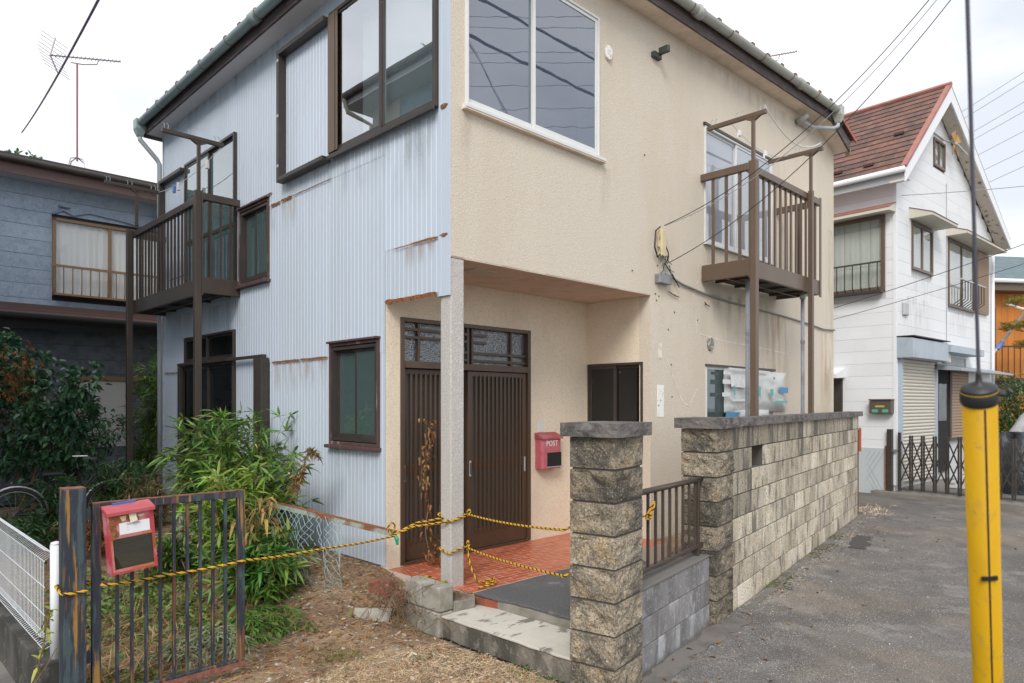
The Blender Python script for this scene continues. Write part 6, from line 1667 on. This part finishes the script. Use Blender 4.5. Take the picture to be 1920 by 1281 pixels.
# nandina and other shrubs at the back of the yard
cane_bush('nandina_shrub', 'bushy dark green nandina beside the far balcony post', 'nandina', hp(-.85,5.9), 26, 1.0, .55, m_nand, .10, .024, 18, 7, 6, droop=.2)
cane_bush('nandina_shrub', 'feathery nandina over the bicycle handlebar', 'nandina', hp(-1.55,6.0), 22, .95, .5, m_nand, .09, .022, 18, 7, 7, droop=.2)
cane_bush('nandina_shrub', 'low nandina right of the iron gate post top', 'nandina', hp(-1.25,4.7), 24, .62, .5, m_nand, .10, .023, 16, 7, 8, droop=.25)
cane_bush('nandina_shrub', 'low dark nandina hiding the bicycle wheel', 'nandina', hp(-2.05,5.35), 22, .5, .6, m_nand, .10, .024, 16, 7, 18, droop=.25)
cane_bush('withered_creeper', 'withered orange brown creeper heaped behind the red letter box', 'creeper', hp(-1.45,4.3), 16, .72, .45, m_orangeleaf, .07, .018, 18, 7, 9, droop=.6)
cane_bush('withered_creeper', 'grey green hanging creeper beside the blue wall edge', 'creeper', hp(-.8,4.9), 20, .85, .35, LM('dry_olive_leaf', (.10,.105,.04), (.17,.11,.05), .8), .08, .014, 16, 7, 10, droop=.9)
cam_b = hp(-1.75,6.9)
cx, cy, cz = cam_b
broad_tree('camellia_tree', 'dark glossy camellia tree before the grey house', 'tree', cam_b,
    [[(cx,cy,cz),(cx-.05,cy,cz+.7),(cx-.15,cy,cz+1.4),(cx-.1,cy+.1,cz+2.0)], [(cx,cy,cz+.2),(cx+.2,cy,cz+.9),(cx+.35,cy,cz+1.5),(cx+.6,cy,cz+1.85)], [(cx-.35,cy,cz),(cx-.5,cy,cz+.9),(cx-.7,cy,cz+1.7)]],
    [((cx-.7,cy,cz+1.9),.55),((cx-.2,cy+.1,cz+2.15),.5),((cx+.35,cy,cz+1.75),.42),((cx+.85,cy-.05,cz+2.0),.3),((cx-.2,cy-.1,cz+1.45),.6),((cx-.85,cy,cz+1.3),.5),((cx+.45,cy+.05,cz+1.2),.42),((cx+.75,cy,cz+1.55),.3),((cx-.35,cy+.1,cz+2.5),.25),((cx+.05,cy,cz+.95),.4)], 6500, m_dkleaf, .115, .054, 11)
cane_bush('withered_creeper', 'orange dead creeper hanging in the camellia crown', 'creeper', (cx+.05,cy-.15,cz+1.7), 10, .95, .2, m_orangeleaf, .05, .016, 22, 6, 12, droop=.8, low=.1)
cane_bush('withered_creeper', 'rust coloured dead creeper at the outer side of the camellia', 'creeper', (cx-.75,cy-.3,cz+1.2), 8, .8, .3, m_orangeleaf, .05, .016, 22, 6, 13, droop=.8, low=.1)
gx, gy_, gz = hp(-.95,7.6)
broad_tree('evergreen_shrub', 'dark evergreen shrub low against the grey house wall', 'shrub', (gx,gy_,gz), [[(gx,gy_,gz),(gx,gy_,gz+.8),(gx+.1,gy_,gz+1.4)]],
    [((gx,gy_,gz+.9),.55),((gx-.5,gy_,gz+.6),.45),((gx+.4,gy_,gz+1.2),.4),((gx-.1,gy_,gz+1.45),.35)], 2200, m_dkleaf, .09, .034, 14)
tx, ty = -13.2, 18.5
broad_tree('roadside_tree', 'green tree top showing over the grey roof edge', 'tree', (tx,ty,0), [[(tx,ty,0),(tx,ty,5),(tx,ty,8.3)]], [((tx,ty,8.1),.55),((tx-.5,ty,7.7),.5),((tx+.3,ty,7.6),.4)], 900, m_nand, .22, .08, 15, tr=.12)
# goldenrod stalk and dead vine
gx, gy_, gz = hp(-.55,1.65)
t = thing('goldenrod_stalk', 'goldenrod stalk gone to seed before the blue wall', 'weed', WORLD, (gx,gy_,gz))
st_ = smooth_path([(gx,gy_,gz),(gx+.03,gy_,gz+.5),(gx+.09,gy_,gz+.85),(gx+.17,gy_-.02,gz+1.08),(gx+.26,gy_-.04,gz+1.02)], 8)
st2 = smooth_path([(gx,gy_,gz),(gx-.02,gy_,gz+.45),(gx+.02,gy_,gz+.75),(gx+.11,gy_-.02,gz+.86)], 8)
part(MB().tube(st_, .005, 5).tube(st2, .004, 5), 'stalk', m_twig, t)
P = []; D = []
rs = np.random.default_rng(5)
for q in list(st_[12:])+list(st2[14:]):
    for k in range(7): P.append(tuple(q)); D.append(tuple(rs.normal(0,1,3)+np.array([0,0,.3])))
leaves('foliage', t, LM('ochre_leaf', (.19,.17,.05), (.26,.15,.05), .7), P, D, rs.uniform(.04,.085,len(P)), .014, .3, seed=3)
P = []; D = []
for q in st_[-9:]:
    for k in range(14): P.append(tuple(q+Vector(rs.normal(0,.012,3)))); D.append(tuple(rs.normal(0,1,3)))
leaves('seed_head', t, LM('rust_seed', (.28,.13,.05), (.2,.09,.04), .9), P, D, rs.uniform(.015,.035,len(P)), .010, .1, seed=4)
t = thing('dead_vine', 'brown dead vine climbing the slatted entrance door', 'vine', HF, (.33,.82,.28))
vb = [(.42,.76,.27),(.36,.80,.55),(.40,.81,.85),(.33,.82,1.1),(.39,.825,1.35),(.42,.83,1.55),(.34,.83,1.62)]
vp = smooth_path(vb, 10); part(MB().tube(vp, .004, 4).tube(smooth_path([(.5,.72,.27),(.56,.78,.5),(.52,.8,.8)],8), .003, 4), 'stem', m_twig, t)
P = []; D = []
for i, q in enumerate(vp):
    k_ = 3 if 24 < i < 52 else 1
    for k in range(k_): P.append(tuple(q+Vector((rs.normal(0,.03),-abs(rs.normal(0,.02)),rs.normal(0,.02))))); D.append((rs.normal(0,.6),rs.normal(-.4,.4),rs.normal(-.8,.5)))
for k in range(60): P.append((.42+rs.normal(0,.10),.70+rs.normal(0,.06),.29+abs(rs.normal(0,.07)))); D.append(tuple(rs.normal(0,1,3)))
leaves('dead_leaves', t, m_dead, P, D, rs.uniform(.025,.06,len(P)), .022, .4, .5, seed=6)

ob = HF @ Vector((-1.05,1.36,0))
cane_bush('withered_spray', 'hanging spray of ochre withered leaves in front of the bamboo', 'withered leaves', (ob.x,ob.y,.62), 7, .5, .12, LM('ochre_withered', (.36,.27,.07), (.28,.17,.06), .8), .09, .028, 8, 3, 44, droop=1.1, low=.1)
# dry litter, straw, weeds
def scatter(n, fn, seed):
    rs = np.random.default_rng(seed); out = []
    while len(out) < n:
        u, v = rs.uniform(-2.58,-.0), rs.uniform(-2.2,6.5)
        if u > -.37 and v < .16: continue
        if rs.uniform() < fn(u, v): out.append((u, v))
    return out
def lay(name, uv, mat, L0, L1, W, el, lift, seed, droop=.1, label=None):
    rs = np.random.default_rng(seed); n = len(uv); P = np.zeros((n,3)); D = np.zeros((n,3))
    for i, (u, v) in enumerate(uv):
        P[i] = (u, v, yard_z(u, v)+lift*rs.uniform()); a = rs.uniform(0, 2*math.pi); e = el*rs.normal()
        D[i] = (math.cos(a)*math.cos(e), math.sin(a)*math.cos(e), math.sin(e))
    Ls = rs.uniform(L0, L1, n)
    return leaves(name, None, mat, P, D, Ls, W, droop, .1, seed, HF, 'stuff')
fn_front = lambda u, v: .5 if v < -.2 else .9 if v < .5 else (.6 if v < 2.2 else .25)
lay('dry_grass', scatter(20000, fn_front, 1), m_straw, .03, .14, .0028, .14, .02, 1)
m_palestraw = LM('pale_straw', (.80,.65,.45), (.62,.46,.28), .9, .3, .1)
lay('dry_grass', scatter(36000, lambda u, v: 1.0 if v < -.30+.35*noise.noise(Vector((u*1.5,v*1.5,0))) else .02, 2), m_palestraw, .02, .075, .0022, .3, .01, 2)
lay('leaf_litter', scatter(3800, lambda u, v: .8 if .0 < v < 3.2 else .25, 3), m_dead, .03, .075, .018, .25, .02, 3)
lay('leaf_litter', scatter(700, lambda u, v: .6, 4), LM('bleached_leaf', (.42,.36,.27), None, .9, .3, .1), .03, .07, .016, .3, .02, 4)
# brown stalks standing behind the gate bars
rs = np.random.default_rng(31); P = []; D = []
for k in range(800):
    u = -2.55+.8*rs.uniform()**1.5; v = rs.uniform(.3,1.7); P.append((u, v, yard_z(u,v))); a = rs.uniform(0,6.28); e = rs.uniform(.2,1.2); D.append((math.cos(a)*math.cos(e)+.4, math.sin(a)*math.cos(e), math.sin(e)))
leaves('dry_stalks', None, m_straw, P, D, rs.uniform(.15,.45,800), .005, .35, .1, 31, HF, 'stuff')
# green ground cover
rs = np.random.default_rng(32); P = []; D = []
for k in range(2600):
    u = rs.normal(-1.75,.42); v = rs.normal(1.9,.75)
    if u < -2.55 or v < .25: continue
    P.append((u, v, yard_z(u,v)+.02+.06*rs.uniform())); a = rs.uniform(0,6.28); e = rs.normal(.5,.35); D.append((math.cos(a)*math.cos(e), math.sin(a)*math.cos(e), math.sin(e)))
leaves('ground_cover', None, m_grass, P, D, rs.uniform(.03,.08,len(P)), .026, .2, .1, 32, HF, 'stuff')
rs = np.random.default_rng(33); P = []; D = []
for k in range(260):
    u = rs.normal(-2.3,.12); v = rs.normal(.42,.12); P.append((u, v, yard_z(u,v)+.02)); a = rs.uniform(0,6.28); D.append((math.cos(a), math.sin(a), .5))
leaves('ground_cover', None, m_grass, P, D, rs.uniform(.02,.045,len(P)), .026, .2, .1, 33, HF, 'stuff')
# felled bamboo tops lying wilted on the soil
def felled(label, u0, v0, ang, n, seed, mat):
    rs = np.random.default_rng(seed); t = thing('cut_bamboo', label, 'cut bamboo', HF, (u0,v0,yard_z(u0,v0)))
    P = []; D = []; mb = MB()
    for s in range(n):
        a = ang+rs.normal(0,.35); x, y = u0+rs.normal(0,.08), v0+rs.normal(0,.08); pts = []
        for k in range(6):
            f = k/5*.55; pts.append(Vector((x+f*math.cos(a), y+f*math.sin(a), yard_z(x+f*math.cos(a), y+f*math.sin(a))+.03+.05*math.sin(k*.6))))
        mb.tube(pts, .003, 4, False)
        for q in pts[1:]:
            for m_ in range(7): P.append(tuple(q)); b = a+rs.normal(0,.55); D.append((math.cos(b), math.sin(b), rs.normal(.05,.22)))
    part(mb, 'stems', m_cane, t); leaves('foliage', t, mat, P, D, rs.uniform(.08,.16,len(P)), .014, .3, .1, seed)
felled('wilted grey green bamboo tops lying behind the iron gate', -1.55, 1.0, -2.2, 16, 41, m_paleleaf)
felled('fresh green bamboo tops lying under the low bamboo clump', -1.25, 1.1, -1.7, 14, 42, m_bam)
# grass tufts
def tuft(label, p, n, h, mat, seed, frame=HF, name='grass_tuft', spread=.05):
    rs = np.random.default_rng(seed); t = thing(name, label, 'grass', frame, p)
    P = np.array(p)+np.c_[rs.normal(0,spread,(n,2)), np.zeros(n)-.01]; a = rs.uniform(0,6.28,n); e = rs.uniform(.25,1.4,n)
    D = np.c_[np.cos(a)*np.cos(e), np.sin(a)*np.cos(e), np.sin(e)]
    leaves('blades', t, mat, P, D, h*rs.uniform(.5,1.1,n), .006, .5, .1, seed)['kind'] = 'stuff'
def yp(u, v): return (u, v, yard_z(u, v))
m_tuft = LM('tuft_grass', (.17,.19,.04), (.30,.25,.09), .7)
tuft('big yellow green grass tuft on the bare soil', yp(-1.12,-.12), 240, .15, m_tuft, 51, spread=.09)
tuft('small grass tuft midway along the step foot', yp(-.72,-.55), 70, .08, m_tuft, 52, spread=.04)
tuft('weed at the foot of the nearest pillar step', yp(-.42,-1.2), 110, .10, m_grass, 53, spread=.06)
tuft('weed tucked under the white step edge', yp(-.40,-1.42), 80, .08, m_grass, 54, spread=.05)
# twisted dry roots beside the low blocks
rs = np.random.default_rng(61); t = thing('dry_roots', 'tangle of brown dry roots beside the low concrete blocks', 'roots', HF, (-.5,.1,.1)); mb = MB()
for k in range(130):
    p = Vector((-.42+rs.normal(0,.07), .12+rs.normal(0,.16), .12+.25*rs.uniform())); pts = [p]
    d = Vector((rs.normal(-.3,.5), rs.normal(-.1,.6), rs.normal(-.4,.5)))
    for j in range(5):
        d = d+Vector(rs.normal(0,.45,3)); p = p+d.normalized()*.05; p.z = max(p.z, yard_z(p.x, p.y)+.004); pts.append(p.copy())
    mb.tube(pts, .0026, 3, False)
part(mb, 'root_tangle', m_twig, t)['kind'] = 'stuff'
mb = MB()
for k in range(60):
    p = Vector((-.12+rs.normal(0,.05), -.2+rs.normal(0,.05), .262)); a = rs.uniform(0,6.28)
    mb.tube([p, p+Vector((.06*math.cos(a),.06*math.sin(a),.015)), p+Vector((.11*math.cos(a+.5),.11*math.sin(a+.5),.004))], .002, 3, False)
single(mb, 'pine_litter', m_twig, 'clump of brown needles by the column foot', 'litter', HF, (-.12,-.2,.26))
# weed leaves on the low blocks
rs = np.random.default_rng(62); P = []; D = []
for k in range(26): P.append((-.16+rs.normal(0,.03), -.2+.34*rs.uniform(), .26+.12*rs.uniform())); a = rs.uniform(0,6.28); D.append((math.cos(a),math.sin(a),.3))
t = thing('creeping_weed', 'bright green creeping weed over the low concrete blocks', 'weed', HF, (-.16,-.05,.25))
leaves('foliage', t, LM('lime_leaf', (.25,.33,.03), (.15,.25,.03), .5), P, D, rs.uniform(.03,.06,26), .035, .2, .1, 62)
# weeds behind the railing and along the lane wall
for k, (x, y, z, n, h, txt) in enumerate(((.7,.5,.26,120,.35,'green weeds behind the near part of the railing'),(1.35,.5,.26,130,.3,'green weeds behind the far part of the railing'),
      (2.35,-.03,0,30,.05,'weed sprig at the foot of the pillar by the lane'),(3.3,-.04,0,60,.07,'weed tuft at the base of the block wall near the gap'),(3.8,-.03,0,50,.06,'second weed tuft along the base of the block wall'),(8.7,-.1,0,120,.2,'dry grass at the far end of the block wall'),(9.1,.3,0,160,.3,'tall straw grass between the wall end and the folding gate'),(9.4,-.1,0,90,.15,'short straw grass before the folding gate post'))):
    tuft(txt, (x, y, z), n, h, m_grass if k < 2 or 2 <= k < 5 else m_palestraw, 70+k, WF, spread=.05 if k < 5 else .18)
# gravel on the lane
rs = np.random.default_rng(81)
def pebbles(n, fx, smin, smax, mat, name, seed, frame=WF):
    rs = np.random.default_rng(seed)
    cube = np.array([(-1,-1,0),(1,-1,0),(1,1,0),(-1,1,0),(-.6,-.6,1),(.6,-.7,.9),(.7,.6,1.1),(-.7,.6,.9)], float)
    fs = np.array([4,5,6,7, 0,1,5,4, 1,2,6,5, 2,3,7,6, 3,0,4,7])
    XY = np.array([fx(rs) for _ in range(n)]); zf = lane_z if frame is WF else yard_z
    Z = np.array([zf(x, y) for x, y in XY])-.0012
    sz = rs.uniform(smin, smax, n)[:,None,None]; a = rs.uniform(0, 6.28, n); c, d = np.cos(a)[:,None], np.sin(a)[:,None]
    q = cube[None]*(1+rs.normal(0,.2,(n,8,3)))*sz*np.array([1,.8,.65])
    V = np.stack([XY[:,0:1]+q[:,:,0]*c-q[:,:,1]*d, XY[:,1:2]+q[:,:,0]*d+q[:,:,1]*c, Z[:,None]+q[:,:,2]], axis=2).reshape(-1,3)
    lo = ((np.arange(n)*8)[:,None]+fs[None]).ravel(); st = np.arange(n*5)*4
    me = np_mesh(name, V, lo, st, mat); np_obj(me, name, None, frame, 'stuff')
m_peb = M('lane_gravel', (.24,.23,.22), .9, island=.5, var=[((.36,.33,.29),3,.45,.6)])
def lane_xy(r_):
    while True:
        x = r_.uniform(-.5, 9.5); y = -abs(r_.normal(0, 1.5))-.02
        if y > -4.5 and (x > .4 or y < -.0): return x, y
def lane_near(r_):
    while True:
        x = r_.uniform(.2, 6.5); y = -abs(r_.normal(0, 1.1))-.01
        if y > -3.2: return x, y
pebbles(34000, lane_near, .0014, .0038, m_peb, 'gravel', 82)
pebbles(9000, lane_xy, .002, .005, m_peb, 'gravel', 89)
pebbles(1500, lambda r_: (r_.uniform(2.2,9), -abs(r_.normal(0,.14))-.02), .003, .009, m_peb, 'gravel', 83)
pebbles(700, lambda r_: ((lambda x: (x, -1.38+.05*math.sin(x*1.3)+r_.normal(0,.03)))(r_.uniform(.6,7.2))), .0015, .0045, M('seam_gravel', (.34,.32,.29), .9, island=.4), 'gravel', 88)
m_wpeb = M('white_chips', (.6,.6,.58), .8, island=.2)
pebbles(28, lane_xy, .004, .008, m_wpeb, 'gravel', 84)
def yard_xy(r_):
    while True:
        u, v = r_.uniform(-2.5,-.36), r_.uniform(-1.8,1.6)
        return u, v
pebbles(700, yard_xy, .004, .014, M('yard_stones', (.36,.34,.31), .9, island=.4), 'gravel', 85, HF)
# moss and leaves at the wall foot
rs = np.random.default_rng(86); P = []; D = []
for k in range(420):
    x = rs.choice([3.3,3.6,4.9,5.3,5.6,6.2])+rs.normal(0,.12); y = -abs(rs.normal(0,.10))-.01; P.append((x, y, lane_z(x,y)+.002)); a = rs.uniform(0,6.28); D.append((math.cos(a),math.sin(a),.25))
leaves('moss', None, LM('olive_moss', (.10,.10,.025), (.16,.13,.04), .9), P, D, rs.uniform(.012,.035,len(P)), .018, .1, .1, 86, WF, 'stuff')
rs = np.random.default_rng(87); P = []; D = []
for k in range(110):
    x = rs.uniform(.4,9); y = -abs(rs.normal(0,.35))-.02 if k % 3 else rs.uniform(-4,-.1); P.append((x, y, lane_z(x,y)+.004)); a = rs.uniform(0,6.28); D.append((math.cos(a),math.sin(a),.15))
leaves('leaf_litter', None, m_dead, P, D, rs.uniform(.025,.06,len(P)), .022, .1, .3, 87, WF, 'stuff')
# sprig by the white fence
t = thing('kerb_sapling', 'spindly sapling with a few yellow green leaves at the white fence end', 'sapling', HF, (-2.86,.1,0))
sp_ = smooth_path([(-2.86,.05,0),(-2.83,.10,.25),(-2.78,.16,.42),(-2.74,.18,.62)], 6)
part(MB().tube(sp_, .004, 5).tube([(-2.83,.1,.25),(-2.78,.05,.36),(-2.74,.04,.44)], .003, 4), 'stem', m_twig, t)
rs = np.random.default_rng(91); P = []; D = []
for q in sp_[9:]:
    for k in range(3): P.append(tuple(q)); D.append(tuple(rs.normal(0,1,3)+np.array([0,0,.2])))
leaves('foliage', t, LM('lime_sapling_leaf', (.20,.27,.05), (.30,.30,.06), .5), P, D, rs.uniform(.04,.09,len(P)), .022, .4, .1, 91)
t = thing('red_leaved_plant', 'red leaved plant at the foot of the iron gate post', 'plant', HF, (-2.74,-.12,0))
P = []; D = []
for k in range(60): P.append((-2.74+rs.normal(0,.06), -.12+rs.normal(0,.05), .08+.1*rs.uniform())); D.append(tuple(rs.normal(0,1,3)+np.array([0,0,.4])))
leaves('foliage', t, LM('crimson_leaf', (.36,.015,.02), (.25,.02,.02), .5), P, D, rs.uniform(.04,.07,60), .025, .3, .1, 92)
part(MB().tube([(-2.74,-.12,0),(-2.74,-.12,.14)], .006, 5), 'stem', m_twig, t)

# pine and hedge by the orange house
px_, py_ = 14.9, 20.2
t = thing('pine_tree', 'pruned pine with flat yellow green pads before the orange house', 'tree', WORLD, (px_,py_,0))
trk = smooth_path([(px_+.9,py_,0),(px_+.75,py_,1.8),(px_+.3,py_,3.2),(px_+.5,py_,4.4),(px_+.2,py_,5.2)], 8); mb = MB().tube(trk, [.09*(1-.6*k/len(trk)) for k in range(len(trk))], 7)
pads = [((px_+.0,py_,4.75),.42),((px_+.6,py_,5.15),.45),((px_-.2,py_,4.0),.38),((px_+.55,py_,4.15),.5),((px_+1.0,py_,4.7),.45),((px_+.2,py_,3.5),.35),((px_+1.0,py_,3.7),.45)]
rs = np.random.default_rng(95); P = []; D = []
for c, r_ in pads:
    c = Vector(c); src = min(trk, key=lambda p: (p-c).length); mb.tube([src, c-Vector((0,0,.08))], [.03,.015], 5)
    for k in range(95):
        a = rs.uniform(0,6.28); rr_ = r_*math.sqrt(rs.uniform()); q = c+Vector((rr_*math.cos(a), rr_*math.sin(a), rs.normal(0,.06)))
        for m_ in range(16): P.append(tuple(q)); b = rs.uniform(0,6.28); D.append((math.cos(b), math.sin(b), rs.uniform(.1,1.3)))
part(mb, 'trunk', m_twig, t); leaves('needles', t, LM('pine_needle', (.18,.18,.035), (.28,.24,.05), .6), P, D, rs.uniform(.09,.16,len(P)), .010, .1, .1, 95)
hx, hy = 13.2, 18.4
broad_tree('garden_hedge', 'rounded dark green shrub under the pine at the lane end', 'shrub', (hx,hy,0), [[(hx,hy,0),(hx,hy,1.0),(hx+.1,hy,1.8)]],
    [((hx-.1,hy,2.2),.55),((hx-.3,hy,1.6),.6),((hx+.4,hy,1.9),.55),((hx+.1,hy,1.2),.65),((hx+.6,hy,1.3),.5),((hx-.4,hy,1.0),.55)], 5200, LM('hedge_leaf', (.045,.10,.03), (.08,.15,.035), .4), .09, .045, 96)
# potted sprig by the folding gate
tuft('green sprig at the end of the folding gate', tuple(GF @ Vector((3.6,-.05,.09))), 60, .22, m_grass, 97, WORLD, 'weed_sprig', .05)

# ================================================================== bicycle half hidden by the camellia
bk = thing('bicycle', 'old bicycle half buried in leaves by the camellia', 'bicycle', HF, (-1.75,5.75,.1))
m_chrome = M('dull_chrome', (.5,.5,.5), .3, metal=.8)
zc = .42; 
def wheel(u, v):
    w = MB(); w.tube([(u+.30*math.cos(2*math.pi*k/28), v, zc+.30*math.sin(2*math.pi*k/28)) for k in range(29)], .018, 6, False); p = part(w, 'wheel', m_gblack, bk, smooth=True)
    part(MB().tube([(u+.28*math.cos(2*math.pi*k/28), v, zc+.28*math.sin(2*math.pi*k/28)) for k in range(29)], .009, 5, False), 'rim', m_chrome, p)
    for k in range(16): a = 2*math.pi*k/16; part(MB().tube([(u,v,zc),(u+.28*math.cos(a),v,zc+.28*math.sin(a))], .0015, 3), 'spoke', m_chrome, p)
    part(MB().tube([(u+.335*math.cos(R(a)), v, zc+.335*math.sin(R(a))) for a in range(0, 171, 10)], .017, 6), 'mudguard', m_chrome, p, smooth=True)
u0, v0 = -2.0, 5.85
wheel(u0, v0); wheel(u0+1.05, v0)
part(MB().tube([(u0,v0,zc),(u0+.42,v0,zc-.05),(u0+.38,v0,zc+.42)], .014, 6).tube([(u0+.42,v0,zc-.05),(u0+.85,v0,zc+.42)], .016, 6).tube([(u0+1.05,v0,zc),(u0+.9,v0,zc+.32),(u0+.82,v0,zc+.62)], .014, 6).tube([(u0,v0,zc),(u0+.37,v0,zc+.3)], .01, 5), 'frame', m_gblack, bk)
part(MB().box(u0+.26,u0+.5,v0-.07,v0+.07,zc+.44,zc+.49), 'saddle', m_gblack, bk, bevel=.02)
part(MB().tube([(u0+.82,v0,zc+.62),(u0+.82,v0-.2,zc+.66),(u0+.66,v0-.27,zc+.66)], .011, 6).tube([(u0+.82,v0,zc+.62),(u0+.82,v0+.2,zc+.66),(u0+.66,v0+.27,zc+.66)], .011, 6), 'handlebar', m_chrome, bk)
part(MB().tube([(u0-.22,v0-.07,zc+.36),(u0+.2,v0-.07,zc+.36),(u0+.2,v0+.07,zc+.36),(u0-.22,v0+.07,zc+.36),(u0-.22,v0-.07,zc+.36)], .008, 5), 'rack', m_gblack, bk)

GROUPS = {'bamboo_bush': 'bamboo clumps in the yard', 'nandina_shrub': 'nandina shrubs at the back of the yard', 'withered_creeper': 'withered creepers', 'rope': 'yellow and black ropes across the entrance',
          'grass_tuft': 'grass tufts and weeds', 'power_line': 'faint power lines in the right sky', 'street_cable': 'street cables mirrored in the corner window', 'overhead_wire': 'overhead wires', 'gate_pillar': 'rough stone pillars',
          'brick_chunk': 'red brick chunks', 'clothes_line': 'clothes lines over the balconies', 'tv_aerial': 'television aerials', 'cut_bamboo': 'felled bamboo tops', 'covered_motorbike': 'covered vehicles behind the gate'}
for o in list(C.objects):
    st__ = o.name.split('.')[0]
    if o.parent is None and 'label' in o and st__ in GROUPS and 'group' not in o: o['group'] = GROUPS[st__]
for o in list(C.objects):
    if o.type == 'MESH' and o.parent is None and 'kind' not in o and 'label' not in o:
        print('unlabelled', o.name)
